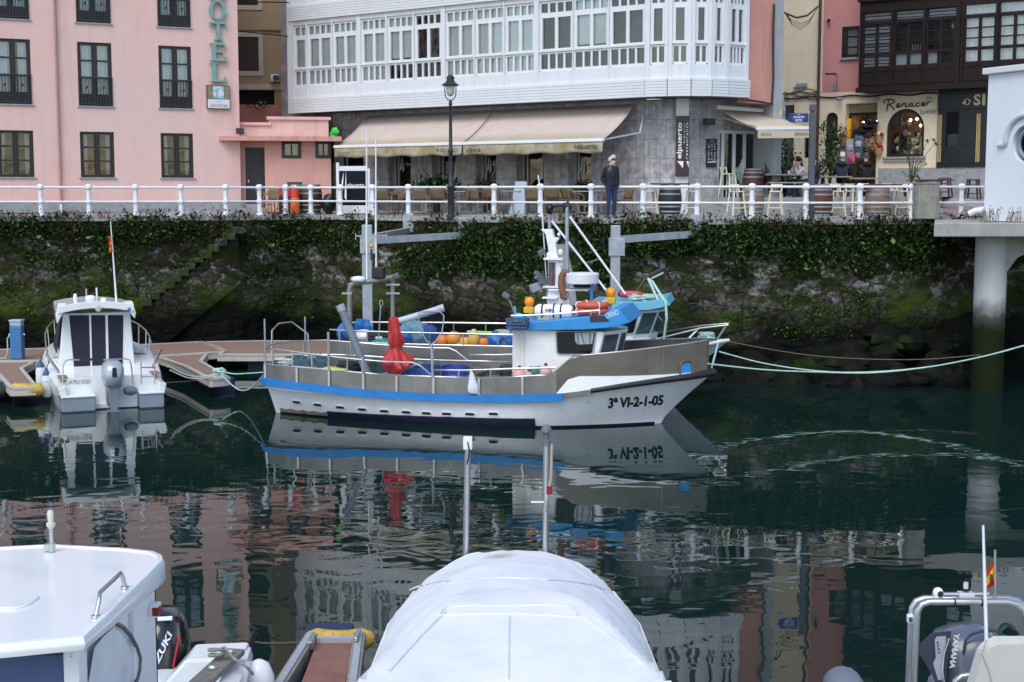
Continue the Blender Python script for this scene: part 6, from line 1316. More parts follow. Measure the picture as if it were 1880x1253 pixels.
for sg in(-1,1):m.tube([(x,sg*(sm(B1.bt,x)-.03),ptop(x)+.01)for x in[.0,.3]+[k*.25 for k in range(2,int(XE*4))]+[XE]],.02,6)
m.build('cap_rail',steel,B1.t,smooth=60)
for px in(488,546,605,668,729,797,880,960):
 x,z=B1.near(px,690);m=MB();m.bar((x,-sm(B1.bt,x)-.03,sh1(x)),(x,-sm(B1.bt,x)-.03,ptop(x)),.05,.04);m.build('stanchion',steel,B1.t)
x=B1.near(1218,660)[0];m=MB();m.bar((x,-sm(B1.bt,x)-.005,wtop(x)),(x,-sm(B1.bt,x)-.005,ptop(x)),.035,.03);m.build('weld_seam',plate2,B1.t)
xbl=B1.near(1035,725)[0]
sb=B1.strip('rubbing_strake',0,xbl,lambda x:sh1(x)-.165,lambda x:sh1(x)+.01,.03,blue,.07)
m=MB();xr0,xr1=B1.near(1036,724)[0],B1.near(1085,716)[0];m.loft([[(x,-sm(B1.bt,x)-.05,sh1(x)-.10),(x,-sm(B1.bt,x)-.05,sh1(x)+.01),(x,-sm(B1.bt,x)+.03,sh1(x)+.01),(x,-sm(B1.bt,x)+.03,sh1(x)-.10)]for x in[lerp(xr0,xr1,k/5)for k in range(6)]]);m.build('strake_bracket',plate,B1.t)
m=MB()
for sg in(-1,1):m.tube([(x,sg*(sm(B1.bt,x)+.02),sh1(x)-.02)for x in[lerp(xr1,B1.L-.02,k/18)for k in range(19)]],[.055+.03*k/18 for k in range(19)],8)
m.build('rubber_fender',mat('black_rubber',(.018,.018,.020),.55,var=.2),B1.t,smooth=60)
NV=[B1.pix(px,py)[0]for px,py in((601,755),(700,761),(800,765),(900,767.5),(982,768.5))];NVt=[(p.x,p.z)for p in NV]
m=MB();rows=[]
for k in range(21):
 x=lerp(NVt[0][0],NVt[-1][0],k/20);zt_=interp(NVt,x);rows.append([tuple(B1.side(x,zz,o_))for zz,o_ in((zt_,.0),(zt_-.01,.05),(max(.03,zt_*.3),.07),(-.12,.05))])
m.loft(rows,cap=False,closed=False);m.add([rows[-1][k]for k in range(4)],[(0,1,2,3)]);m.build('bilge_sponson',navyp,B1.t,smooth=30)
m=MB();rows=[]
for k in range(61):
 x=lerp(.34,B1.L-1.2,k/60);r_=[B1.side(x,zz,.012)for zz in(.05,.0)]
 if min(abs(q.y+1.4)for q in r_)>1e-6:rows.append([tuple(q)for q in r_])
m.loft(rows,cap=False,closed=False);m.build('boot_stripe',mat('antifoul_dark',(.012,.012,.015),.6,var=.4),B1.t)
m=MB();rows=[]
for k in range(9):x=lerp(.36,NVt[0][0]-.02,k/8);rows.append([tuple(B1.side(x,zz,.016))for zz in(.15-.03*(k%2),.04)])
m.loft(rows,cap=False,closed=False);m.build('weed_band',mat('weed_band',(.30,.25,.17),.8,var=.5,sc=9,c2=(.06,.05,.03),c2sc=7),B1.t)
for(px,py)in((544.6,739),(583,744),(624.5,748.6),(665,752.6),(705.7,755.5),(745.8,757.5),(782.8,759.5),(820,760.5),(863,761),(906,760.5)):
 p,nn=B1.pix(px,py);m=MB();w_,h_=.13,.034
 out=[(w_*math.copysign(abs(math.cos(t_))**.5,math.cos(t_)),h_*math.copysign(abs(math.sin(t_))**.6,math.sin(t_)))for t_ in[2*pi*k/16 for k in range(16)]]
 m.loft([[tuple(B1.side(p.x+a*f,p.z+b2*g,o_))for a,b2 in out]for f,g,o_ in((1,1.6,.0),(1,1.6,.02),(.86,1,.02),(.86,1,.004))],cap=False);fr_=m.build('scupper',whiteclean,B1.t)
 m=MB();m.add([tuple(B1.side(p.x+a*.86,p.z+b2,.005))for a,b2 in out],[tuple(range(16))]);m.build('slot',black,fr_)
p0,p1=B1.pix(1116,747)[0],B1.pix(1220,737)[0];zl0=p0.z-.07;wdt=p1.x-p0.x
slope=(B1.pix(1218,746)[0].z-B1.pix(1118,752.5)[0].z)
m=MB();m.text('3ª VI-2-1-05',0,0,1,1,0,shear=.28,bold=.042,fn=lambda a,b2:tuple(B1.side(p0.x+a*wdt,B1.pix(1118,752.5)[0].z+slope*a+b2*.27+.03,.008)));m.build('registration',ink,B1.t)
p=B1.near(1260,677);x,z=p;y_=-sm(B1.bt,x)-.0;dxy=V((1,-(sm(B1.bt,x+.1)-sm(B1.bt,x))/.1,0)).normalized()
m=MB();m.tube([V((x,y_,z))+dxy*a+V((0,-.02,b2))for a,b2 in((-.15,-.12),(-.16,.08),(-.1,.17),(.08,.18),(.14,.12),(.15,-.1))],.025,6);h_=m.build('hawse_frame',mat('rusty_steel',(.22,.13,.08),.6,m=.4,var=.3),B1.t);m=MB();m.add([V((x,y_,z))+dxy*a+V((0,-.012,b2))for a,b2 in((-.13,-.12),(-.14,.08),(.1,.15),(.13,-.1))],[(0,1,2,3)]);m.build('opening',lblue,h_)
def side_pts(pts,sgn,off=0):
 r=[]
 for px,py in pts:x,z=B1.near(px,py);r.append((x,sgn*(sm(B1.bt,x)+off),z))
 return r
NR=[(487,640),(530,645),(572,651),(620,657),(664,661.5),(715,665),(757,666),(771,672),(795,692)]
for sg in(-1,1):
 q=side_pts(NR,sg,-.02);q=[(-.02,sg*.35,q[0][2]+.02),(.02,sg*.6,q[0][2])]+q;B1.rail('guard_rail',q)
 q=side_pts([(797,680),(850,680.5),(935,678),(1020,675.5)],sg,-.02);B1.rail('guard_rail',q)
B1.rail('guard_rail',[(-.02,y,side_pts(NR[:1],1)[0][2]+.02)for y in(-.35,0,.35)])
for sg in(-1,1):
 for px,py in((500,642),(536,646),(572,651),(637,659),(842,680.5),(900,679.5)):x,z=B1.near(px,py);y_=sg*(sm(B1.bt,x)-.02);B1.rail('stanchion',[(x,y_,ptop(x)-.05),(x,y_,z)],.018)
for(px,y0_,y1_,sg,r_)in((488,586,690,-1,.022),(560.5,582,660,1,.022),(604.5,610,712,-1,.03),(667,655,718,-1,.028),(795,637,728,-1,.028)):
 x,z0_=B1.near(px,y1_,sg);_,z1_=B1.near(px,y0_,sg);y_=sg*(sm(B1.bt,x)+.02);B1.rail('pole',[(x,y_,max(z0_,sh1(x))),(x,y_,z1_)],r_,galv)
x,z=B1.pl(505,600,.4);B1.rail('stern_hoop',[(x-.1,.4,.9),(x-.08,.4,z-.1),(x+.1,.4,z+.08),(x+.45,.4,z+.12),(x+.9,.3,z-.15),(x+.95,.3,.9)],.024)
c_=-.95;q=lambda px,py,c=-.95:B1.pl(px,py,c)
xa0_,zr=q(941,606);xf_t,_=q(1108,604);xf_b,_=q(1096,660);zb_w=.6
def ring(xa_,xf,z):return[(xa_,-.95,z),(xf,-.95,z),(xf+.34,-.45,z),(xf+.42,0,z),(xf+.34,.45,z),(xf,.95,z),(xa_,.95,z)]
dxs=(xf_t-xf_b)/(zr-q(1096,660)[1])
zr_=zr;m=MB();z_s=q(1096,660)[1]
m.loft([ring(xa0_,xf_b,zb_w),ring(xa0_,xf_b,z_s),ring(xa0_,xf_t,zr)]);wheel=m.build('wheelhouse',gel,B1.t)
def rrect(m_,poly,y,r_=.07,n=5):
 out=[];N_=len(poly)
 for i in range(N_):
  p_,a,b2=V(poly[i]),V(poly[i-1]),V(poly[(i+1)%N_]);u=p_+(a-p_).normalized()*r_;v_=p_+(b2-p_).normalized()*r_
  out+=[((1-t_)**2*u+2*t_*(1-t_)*p_+t_**2*v_)for t_ in[k/n for k in range(n+1)]]
 return out
def boat_window(B,quad,c,parent,pm=None,fm=None,label='window'):
 pts=rrect(None,[B.pl(*a,c)for a in quad],c);m=MB();cen=sum(pts,V((0,0)))/len(pts);sc=[cen+(p_-cen)*1.0 for p_ in pts];out=[p_+(p_-cen).normalized()*.035 for p_ in pts]
 m.loft([[(p_.x,c-o_,p_.y)for p_ in pp]for pp,o_ in((out,0),(out,.02),(sc,.02),(sc,.003))],cap=False);f=m.build('window',fm or mat('grey_rubber',(.33,.35,.38),.5),parent)
 m=MB();m.add([(p_.x,c-.004,p_.y)for p_ in sc],[tuple(range(len(sc)))]);m.build('pane',pm or mat('cabin_glass',(.010,.012,.015),.08,spec=.25),f);return f
w1=boat_window(B1,[(1022,610),(1094,609),(1087,650),(1024,650)],-.955,B1.t)
m=MB();m.add([(*[B1.pl(a,b2,-.963)[0]],-.963,B1.pl(a,b2,-.963)[1])for a,b2 in((1055,611),(1091,610.5),(1087,632),(1060,633),(1056,627))],[(0,1,2,3,4)]);m.build('far_window_view',mat('far_window_daylight',(.34,.38,.39),.15),w1)  # pale sheet on the near glass, daylight through the far window painted in
m=MB();[m.bar((B1.pl(a,611,-.966)[0],-.966,B1.pl(a,611,-.966)[1]),(B1.pl(b2,633,-.966)[0],-.966,B1.pl(b2,633,-.966)[1]),.015)for a,b2 in((1061,1061),(1067,1073),(1083,1083))];m.build('wiper_bar',black,w1)
for sg in(-1,1):
 zz0,zz1=z_s+.05,zr-.08
 for i,(A2,B2)in enumerate((((0,sg*.95),(.34,sg*.45)),((.34,sg*.45),(.42,0)))):
  P2=lambda u,zz:V((lerp(xf_b,xf_t,(zz-z_s)/(zr-z_s))+lerp(A2[0],B2[0],u),lerp(A2[1],B2[1],u),zz))+V((.006,sg*.006,0))
  m=MB();m.quad(P2(.10,zz0),P2(.9,zz0),P2(.9,zz1),P2(.10,zz1));m.build('front_window',mat('front_glass',(.06,.085,.09),.08),B1.t)
x0_,_=q(942,640);x1_,_=q(963,640);m=MB();m.box(x0_,x1_,-.975,-.951,.9,zr-.02);m.build('corner_panel',mat('stained_panel',(.72,.72,.66),.5,c2=(.34,.25,.12),c2sc=7,c2lo=.66,c2hi=.72),B1.t)
prof=[q(a,b2,-1.1)for a,b2 in((931,607),(935,592),(1000,590),(1080,582),(1108,580),(1118,570),(1137,569),(1156,593),(1138,598),(1112,603),(1070,606),(1000,607))]
m=MB();m.prism(prof,-1.1,1.1);m.build('roof',lblue,B1.t,bevel=.015)
m=MB();m.prism([q(a,b2,-1.106)for a,b2 in((1083,580.5),(1109,580),(1119,591),(1083,592.5))],-1.106,-1.098);m.build('visor_opening',mat('visor_dark',(.03,.032,.05),.6),B1.t)
a,b2=q(1114,586,-1.11),q(1136,577,-1.11);th_=.3;m=MB();m.text('ORINO',0,0,.30,.13,0,bold=.02,fn=lambda u,v_:(a[0]+u*.95+v_*-.35,-1.112,a[1]+u*.32+v_*.95));m.build('name_lettering',mat('pale_blue_letters',(.45,.72,.80),.5),B1.t)
ztop=lambda px:q(px,lerp(590,580,(px-935)/150),-.6)[1]
def at(B,px,py,c):x,z=B.pl(px,py,c);return B.fr@V((x,c,z))
brz=math.atan2(B1.fr[1][0],B1.fr[0][0])
p0_,p1_=at(B1,982,573,-.5),at(B1,1053,571,-.5);t=thing('liferaft_canister','white liferaft canister strapped on the blue wheelhouse roof','liferaft',(p0_+p1_)/2,brz);hl=(p1_-p0_).length/2;rd_=.165
ax_=MX.Rotation(R(90),3,'Y');m=MB();m.lathe((0,0,0),[(.02,-hl),(rd_*.75,-hl+.02),(rd_,-hl+.10),(rd_,-.012),(rd_+.014,-.01),(rd_+.014,.01),(rd_,.012),(rd_,hl-.1),(rd_*.75,hl-.02),(.02,hl)],20,ax_);m.build('shell',whiteclean,t,smooth=40)
for u in(-.52,.02,.36):m=MB();m.tube([(u*hl*1.1,(rd_+.012)*math.cos(2*pi*k/16),(rd_+.012)*math.sin(2*pi*k/16))for k in range(16)],.018,6,loop=True);m.build('strap',black,t)
for u,mm in((-.14,blue),(-.3,orange)):m=MB();m.blob((u*hl,-rd_-.001,.04),(.05,.012,.04),0,0,10,6);m.build('sticker',mm,t)
m=MB();m.box(-hl*.8,hl*.8,-.12,.12,-rd_-.09,-rd_+.03);m.build('cradle',mat('cradle_cream',(.45,.42,.3),.6),t)
for k,(py)in enumerate((571,560)):
 p=at(B1,1087,py,-.45);t=thing('lifebuoy',['faded orange lifebuoy lying lowest on the wheelhouse roof','faded orange lifebuoy stacked on top of another on the roof'][k],'lifebuoy',p,brz);m=MB();m.tube([(.33*math.cos(2*pi*j/28),.33*math.sin(2*pi*j/28),0)for j in range(28)],.075,10,loop=True);m.build('ring',redor,t,smooth=60)
 for j in range(4):a=2*pi*j/4+.6;m=MB();m.tube([((.33+.082*math.cos(b2))*math.cos(a),(.33+.082*math.cos(b2))*math.sin(a),.082*math.sin(b2))for b2 in[2*pi*i/12 for i in range(12)]],.014,5,loop=True);m.build('band',inkw,t)
def beacon(px,py,c,B,label):
 p=at(B,px,py,c);t=thing('beacon_light',label,'light',p,brz);m=MB();m.box(-.12,.12,-.10,.10,-.28,-.14);m.build('base',mat('beacon_yellow',(.65,.45,.03),.4),t,bevel=.015);m=MB();m.lathe((0,0,-.14),[(.08,0),(.085,.03),(.11,.07),(.12,.13),(.10,.20),(.05,.235),(.01,.24)],14);m.build('lens',amber,t,smooth=40);m=MB();m.bar((0,0,-.45),(0,0,-.28),.05);m.build('stem',galv,t);return t
beacon(972,553,-.2,B1,'amber beacon light at the aft end of the wheelhouse roof');beacon(1121,536,.3,B1,'amber beacon light above the front of the blue wheelhouse roof')
p=at(B1,1069,512,0);t=thing('radar','white drum radar scanner on a blue post over the wheelhouse','radar',p,brz);m=MB();m.lathe((0,0,0),[(.05,-.13),(.35,-.12),(.385,-.10),(.39,.11),(.375,.135),(.01,.145)],26);m.build('drum',mat('radar_white',(.72,.74,.77),.5,var=.06),t,smooth=25);m=MB();m.bar((.24,-.1,-.78),(.24,-.1,-.13),.06);m.build('post',blue,t);m=MB();m.lathe((0,0,-.2),[(.2,0),(.22,.05)],16);m.build('foot',black,t)
pole=lambda px,py,c=0:at(B1,px,py,c)
t=thing('mast','white slab mast with small shelves rising over the wheelhouse roof','mast',pole(1030,575,.1)*1);mfr=B1.fr
m=MB(B1.fr);pf_=[B1.pl(a,b2,.1)for a,b2 in((1012,590),(1005,552),(1016,500),(1003,430),(994,421),(1015,421),(1018,436),(1028,437),(1021,446),(1025,470),(1046,552),(1053,590))];m.prism(pf_,0,.2);m.build('column',whiteclean,t,w=True,bevel=.01)
for(a,b2,y_)in((1001,1036,475),(1000,1040,526),(1010,1082,531),(999,1026,546)):m=MB(B1.fr);x0_,z_=B1.pl(a,y_,.1);x1_,_=B1.pl(b2,y_,.1);m.box(x0_,x1_,-.12,.32,z_-.02,z_+.02);m.build('shelf',whiteclean,t,w=True)
for(px,py,r_)in((1007,468,.05),(1029,463,.06),(1030,486,.05),(1026,431,.04),(1006,475,.05)):m=MB();m.blob(pole(px,py,.05),(r_,r_,r_*1.2),0,0,10,7);m.build('small_antenna',whiteclean,t,w=True,smooth=60)
for(px,py,d_2)in((994,464,.11),(990,510,.13),(983,528,.16),(996,518,.12),(986,502,.09)):m=MB();c=pole(px,py,0);m.cbox(c,(d_2*1.6,d_2,d_2*1.1),.4,0,rnd.uniform(-.5,.5));m.bar(c,pole(1010,py+4,.1),.03);m.build('deck_lamp',galv if px%2 else mat('lamp_grey',(.12,.13,.15),.4),t,w=True,bevel=.015)
m=MB();drape(m,0,.14,-.62,0,0,.02,6);fl=m.build('folded_flag',mat('flag_faded',(.10,.09,.14),.8,c2=(.28,.10,.09),c2sc=6),t,smooth=60);fl.location=WM(t).inverted()@pole(1008,482,-.05)
m=MB();m.tube([pole(997,417,.1),pole(992,352,.1),pole(988,322,.1)],.016,5);m.tube([pole(1006,560,.2),pole(997,417,.1)],.014,5);m.build('whip_aerial',whiteclean,t,w=True)
m=MB();m.tube([pole(a,b2,-.12)for a,b2 in((1044,498),(1036,499),(1031,508),(1030,522),(1033,536),(1034,546),(1041,547))],[.05,.075,.085,.085,.085,.08,.06],8);o=m.build('horseshoe_float',mat('brown_float',(.22,.10,.06),.6,var=.25,sc=5),smooth=60);tag(o,'brown curved horseshoe float hung on the white mast','float')
t=thing('gooseneck_lamp','dark work lamp on a bent stalk at the aft edge of the wheelhouse roof','lamp',pole(944,588,-.6));m=MB();m.tube([pole(944,592,-.6),pole(944,575,-.6),pole(939,560,-.6),pole(933,548,-.6)],.016,6);m.build('stalk',greywood,t,w=True);m=MB();m.cbox(pole(929,543,-.6),(.18,.12,.12),brz,0,.6);m.build('lamp_head',mat('lamp_grey',(.12,.13,.15)),t,w=True,bevel=.02)
p=at(B1,950,602.5,-1.3);t=thing('basket','dark blue plastic basket hung on the aft corner of the wheelhouse','basket',p,brz);bm=mat('basket_blue',(.04,.09,.20),.5,var=.4,sc=9);m=MB();m.box(-.22,.22,-.16,.16,0,.02);[m.bar((x,y,.0),(x*1.08,y*1.08,.21),.02)for x in(-.21,-.14,-.07,0,.07,.14,.21)for y in(-.15,.15)];m.build('mesh_sides',bm,t);m=MB()
for z_ in(.03,.1,.16,.21):m.tube([(-.22-z_*.07,-.16,z_),(.22+z_*.07,-.16,z_),(.22+z_*.07,.16,z_),(-.22-z_*.07,.16,z_)],.016,5,loop=True)
m.build('rim',bm,t);m=MB();m.blob((0,0,.1),(.18,.13,.09),4,.2);m.build('contents',mat('basket_contents',(.10,.14,.12),.8,var=.5,sc=12),t)
p=at(B1,951,583,-.4);m=MB();m.blob((0,0,0),(.13,.1,.1),2,.15);m.bar((-.06,0,.05),(-.08,0,.26),.05);o=m.build('hand_pump',mat('pump_blue',(.12,.42,.68),.4),smooth=50);o.location=p;tag(o,'light blue hand pump lying aft on the wheelhouse roof','pump')
m=MB();[m.tube([pole(938+0,y_,-1.0),pole(1000,y_-2,-1.0),pole(1060,y_-7,-1.0),pole(1100,y_-10,-1.0)],.014,5)for y_ in(580,)];[m.tube([pole(px,592,-1.0),pole(px,577-(px-940)*.06,-1.0)],.014,5)for px in(941,975,1010,1050,1085)];o=m.build('roof_rail',steel,B1.t,w=True)
def tube_thing(name,label,cat,pts,r,mt_,n=12,cap=None):
 t=thing(name,label,cat,V(pts[0]));m=MB();m.tube(pts,r,n);m.build('pipe',mt_,t,w=True,smooth=50)
 if cap:a,b2=V(pts[-1]),V(pts[-2]);d=(a-b2).normalized();m=MB();m.tube([a-d*.16,a+d*.002],r*1.12,n);m.build('collar',cap,t,w=True,smooth=50);m=MB();m.tube([a+d*.001,a+d*.006],r*.85,n);m.build('mouth',black,t,w=True)
 return t
x_,z_=B1.pl(679,697,-.75);base=B1.fr@V((x_+.05,-.75,.63))
tube_thing('exhaust_pipe','long grey pipe leaning aft out of the near fishing boat deck','pipe',[base,at(B1,676,690,-.75),at(B1,624,560,-.75)],.095,mat('grey_pvc',(.17,.20,.24),.4,var=.08),14,mat('grey_pvc_light',(.34,.36,.38),.45))
tube_thing('davit_pipe','pale horizontal pipe reaching over the deck behind the red cover','pipe',[at(B1,728,591,-.05),at(B1,770,579,.1),at(B1,815,565,.25)],.082,mat('pale_pvc',(.45,.50,.56),.4,var=.06),14,mat('pale_pvc_cap',(.40,.43,.46),.4))
rc=thing('net_hauler','bright red cover tied over a net hauler on the near boat','net hauler',B1.fr@V((B1.pl(727,690,-.85)[0],-.85,.63)));m=MB();rows=[]
for i,(py,cx2_,hw_)in enumerate(((583,723,5),(585,723,9),(592,724,10),(602,724,11),(609,725,12),(614,726,13.5),(622,727,14),(632,727,13.5),(637,727,11),(639,727,10.5),(643,726,13),(650,726,18),(657,726,23),(663,727,27),(668,728,30),(672,728,28),(678,727,21),(686,725,13),(695,724,7))):
 x,z=B1.pl(cx2_,py,-.85);hw=hw_/79.5
 rows.append([(x+hw*math.cos(a)*(1+f_),-.85+hw*.9*math.sin(a)*(1+f_),z+(.02*math.sin(a*5+i)if i<12 else(.07*math.sin(a*3+1)+.035*math.sin(a*7))if i<16 else 0))for a in[2*pi*k/56 for k in range(56)]for f_ in[(.17 if hw_>13 else .08)*(1-2*abs(math.sin(a*3.5+.9*math.sin(i*.55+a*2)+(i>9)*1.3)))+.16*noise.noise(V((math.cos(a)*1.6,math.sin(a)*1.6,i*.33)))]])
m.loft([[B1.fr@V(p_)for p_ in r_]for r_ in rows]);m.build('cover',redcover,rc,w=True,smooth=25)
m=MB();x,z=B1.pl(727,638.5,-.85);m.tube([B1.fr@V((x+.14*math.cos(2*pi*k/18),-.85+.13*math.sin(2*pi*k/18),z))for k in range(18)],.012,5,loop=True);m.build('tie',ropeb,rc,w=True);m=MB();x,z=B1.pl(724,694,-.85);m.cyl(B1.fr@V((x,-.85,.63)),B1.fr@V((x,-.85,z+.1)),.09,12);m.build('pedestal',galv,rc,w=True)
p=B1.fr@V((B1.pl(834.5,672,.25)[0],.25,.63));h_=B1.pl(834,672,.25)[1]-.63
t=thing('plastic_barrel','open bright blue plastic barrel standing on the near boat deck','barrel',p);m=MB();m.lathe((0,0,0),[(.02,0),(.29,0),(.31,.06),(.315,.3),(.33,.33),(.315,.36),(.315,h_-.08),(.335,h_-.05),(.335,h_),(.31,h_),(.29,h_-.06),(.29,.1),(.02,.1)],26);m.build('drum',mat('barrel_blue',(.015,.045,.28),.4,var=.1),t,smooth=40)
fb=thing('fish_bin','deep blue open fish bin beside the red cover','bin',B1.fr@V((B1.pl(745,690,.1)[0],.1,.63)),brz);bl_=mat('bin_blue',(.02,.07,.22),.5,var=.2);w2=.72;hb_=B1.pl(770,668,.6)[1]-.63
m=MB();m.prism([(-w2,.0),(w2,0),(w2,hb_),(w2-.5,hb_),(-w2,hb_*.5)],.47,.5);m.build('side',bl_,fb);m=MB();m.prism([(-w2,0),(w2,0),(w2,hb_),(w2-.5,hb_),(-w2,hb_*.5)],-.5,-.47);m.build('side',bl_,fb);m=MB();m.box(w2-.03,w2,-.468,.468,0,hb_);m.box(-w2,-w2+.03,-.468,.468,0,hb_*.5);m.build('end',bl_,fb);m=MB();m.bar((-w2-.3,-.5,hb_*.35),(w2-.45,.52,hb_*1.05),.05);m.build('lid_bar',galv,fb)
netm=mat('net_green',(.018,.042,.040),.9,var=.6,sc=9,bump=.03,bsc=14);netb=mat('net_teal',(.04,.08,.10),.9,var=.5,sc=9,bump=.03,bsc=14)
for(px,py,c,d,mm,lb)in((568,668,.2,(.75,.5,.38),netb,'heap of blue grey netting in the stern of the near boat'),(655,677,.3,(.75,.55,.45),netm,'heap of dark green netting amidships on the near boat'),(700,672,.55,(.6,.4,.42),netm,'dark green net piled behind the red cover')):
 x,z=B1.pl(px,py,c);m=MB();m.blob((0,0,0),(d[0],d[1],max(.1,z-.63+.14)),px,.22,22,12,3);o=m.build('fishing_net',mm,smooth=60);o.location=B1.fr@V((x,c,.63));o.rotation_euler.z=brz;tag(o,lb,'fishing net')
p=at(B1,618,684,-.5);t=thing('lime_crate_lid','lime yellow plastic crate lid lying on the nets','lid',p,brz);m=MB();m.prism([(-.42,-.02),(-.30,.12),(.26,.10),(.32,.0),(.25,-.05)],-.2,.2);m.build('lid',lime,t,bevel=.02)
m=MB();m.cbox((0,-.21,-.02),(.3,.04,.04));m.build('handle',black,t)
t=thing('landing_net','large landing net with dark mesh standing on the near boat','landing net',at(B1,792,690,-.3));L2=lambda px,py,c=-.3:at(B1,px,py,c);hp_=[(792,634),(783,626),(775,612),(770,592),(767,578),(772,573),(790,571.5),(808,573),(815,580),(814,594),(811,612),(803,624),(792,634)]
m=MB();m.tube([L2(*a)for a in hp_],.018,6);m.build('hoop',alu,t,w=True,smooth=60);m=MB();m.tube([L2(792,634),L2(793,690)],.02,6);m.build('handle',alu,t,w=True)
m=MB();nm_=13
def netp(u,v_):px=lerp(lerp(769,784,v_),lerp(815,802,v_),u);py=lerp(574,630,v_);return L2(px,py,-.3+.45*math.sin(pi*u)*math.sin(pi*min(1,v_*.9+.1)))
for k in range(nm_+1):
 m.tube([netp(k/nm_,j/10)for j in range(11)],.0045,3);m.tube([netp(j/8,k/nm_)for j in range(9)],.0045,3)
m.build('mesh',mat('net_navy',(.02,.03,.09),.8),t,w=True)
x,z=B1.near(867,700);p=B1.fr@V((x,-sm(B1.bt,x)-.10,z));m=MB();rows=[]
for i,(dz,hw)in enumerate(((.26,.015),(.20,.035),(.10,.06),(0,.09),(-.12,.115),(-.22,.13),(-.27,.10),(-.275,.02))):rows.append([(hw*math.cos(a)*(1+.15*math.sin(a*6+i))+(.01*i),.05*hw/.1*math.sin(a),dz)for a in[2*pi*k/20 for k in range(20)]])
m.loft(rows);o=m.build('carrier_bag',mat('thin_plastic',(.66,.70,.76),.35),smooth=60);o.location=p;tag(o,'white plastic carrier bag hanging on the near boat rail','bag')
for(px,py,r_,c,mm,lb)in((954,690,.17,-.98,'pink_buoy','faded pink buoy leaning at the aft corner of the wheelhouse'),(971,693,.13,-1.25,'pink_buoy','small pale pink buoy in front of the green rope coil'),(1002,684,.15,-1.2,'pink_buoy','round pink buoy beside the green rope coil')):
 t=thing('buoy',lb,'buoy',at(B1,px,py,c));m=MB();m.blob((0,0,0),(r_,r_,r_*1.08),px,.01,16,12);m.build('float',mat(mm,(.66,.36,.31),.45,c2=(.70,.60,.55),c2sc=3),t,smooth=70);m=MB();m.lathe((0,0,r_),[(.04,0),(.035,.06),(.01,.065)],8);m.build('eye',mat('buoy_dark',(.05,.06,.12),.5),t)
def rope_heap(px,py,c,B,d,mt_,label,turns=26,r=.018):
 m=MB();rr_=random.Random(px);pts=[]
 for k in range(turns*8):a=k*.78+rr_.uniform(-.2,.2);q_=rr_.uniform(.45,1);pts.append((d[0]*q_*math.cos(a),d[1]*q_*math.sin(a),d[2]*(k/(turns*8))+rr_.uniform(-.02,.03)))
 m.tube(pts,r,5);o=m.build('rope_coil',mt_,smooth=80);o.location=at(B,px,py,c);tag(o,label,'rope')
rope_heap(983,690,-1.2,B1,(.16,.14,.2),mat('green_rope',(.10,.32,.24),.9),'tangled green rope coil beside the wheelhouse',12,.014)
rope_heap(525,668,.2,B1,(.3,.24,.12),ropew,'pale rope coiled on the stern deck of the near boat',9,.02)
rope_heap(640,676,-.3,B1,(.3,.25,.14),mat('dark_rope',(.03,.04,.04),.9),'dark tangled rope lying on the nets by the grey pipe',12,.018)
rope_heap(880,690,.5,B1,(.3,.22,.2),ropeb,'brown rope heap beside the blue barrel',10,.02)
rope_heap(572,662,.9,B1,(.26,.2,.16),rope,'pale green mooring rope heaped on the stern rail',10)
m=MB();m.tube([at(B1,905+22*math.cos(a),697+9*math.sin(a)-a*.4,.2+.25*math.sin(a))for a in[k*.35 for k in range(60)]],.03,6);o=m.build('hose',mat('hose_black',(.015,.017,.022),.5));tag(o,'coiled black hose on the deck aft of the wheelhouse','hose')
t=thing('winch','small dark deck winch at the wheelhouse back','winch',at(B1,929,680,.1));m=MB();m.blob((0,0,0),(.13,.13,.15),3,.1);m.build('drum',mat('dark_metal',(.03,.03,.032),.5),t);[MB().cyl((-.14,0,-.1+.1*k),(.14,0,-.1+.1*k),.05).build('coil',mat('dark_metal',(.03,.03,.032)),t)for k in range(3)];m=MB();m.box(-.1,.1,-.1,.1,-.55,-.1);m.build('stand',mat('dark_metal',(.03,.03,.032)),t)
crate_=at(B1,1150,658,.0);t=crate(mat('crate_grey',(.05,.055,.075),.5),'dark grey fish crate on the foredeck behind the bow plating',crate_-V((0,0,.32)),(.62,.4,.32))
t=crate(mat('crate_grey',(.05,.055,.075)),'dark grey fish crate beside another on the foredeck',at(B1,1138,660,.5)-V((0,0,.32)),(.6,.4,.30))
o2=P(627,650,38.4);e2_=P(1338,628,36.6);dv2=(e2_-o2).xy
B2=Boat(o2.xy,dv2,dv2.length,[(0,1.05),(.5,1.25),(2,1.45),(5,1.55),(7,1.45),(8.4,1.05),(9.4,.55),(dv2.length,.02)],[(0,.9),(.1,1.1),(.4,1.4),(.65,1.3),(.85,.6),(1,.02)],.1,dv2.length-1.6,'second fishing boat with pale blue roof moored behind the nearer boat')
S2=[(0,1.0),(4,.98),(7,1.05),(8.6,1.25),(dv2.length,1.52)];B2.hull(S2,mat('grey_white_hull',(.52,.56,.60),.4,var=.05,streak=.2))
B2.strip('bulwark',0,6.6,lambda x:sm(S2,x)-.02,lambda x:1.40,-.02,plate)
m=MB()
for sg in(-1,1):m.tube([(x,sg*(sm(B2.bt,x)+.01),sm(S2,x))for x in[k*.4 for k in range(int(B2.L/.4))]+[B2.L]],.05,6)
m.build('gunwale',whitep,B2.t,smooth=60)
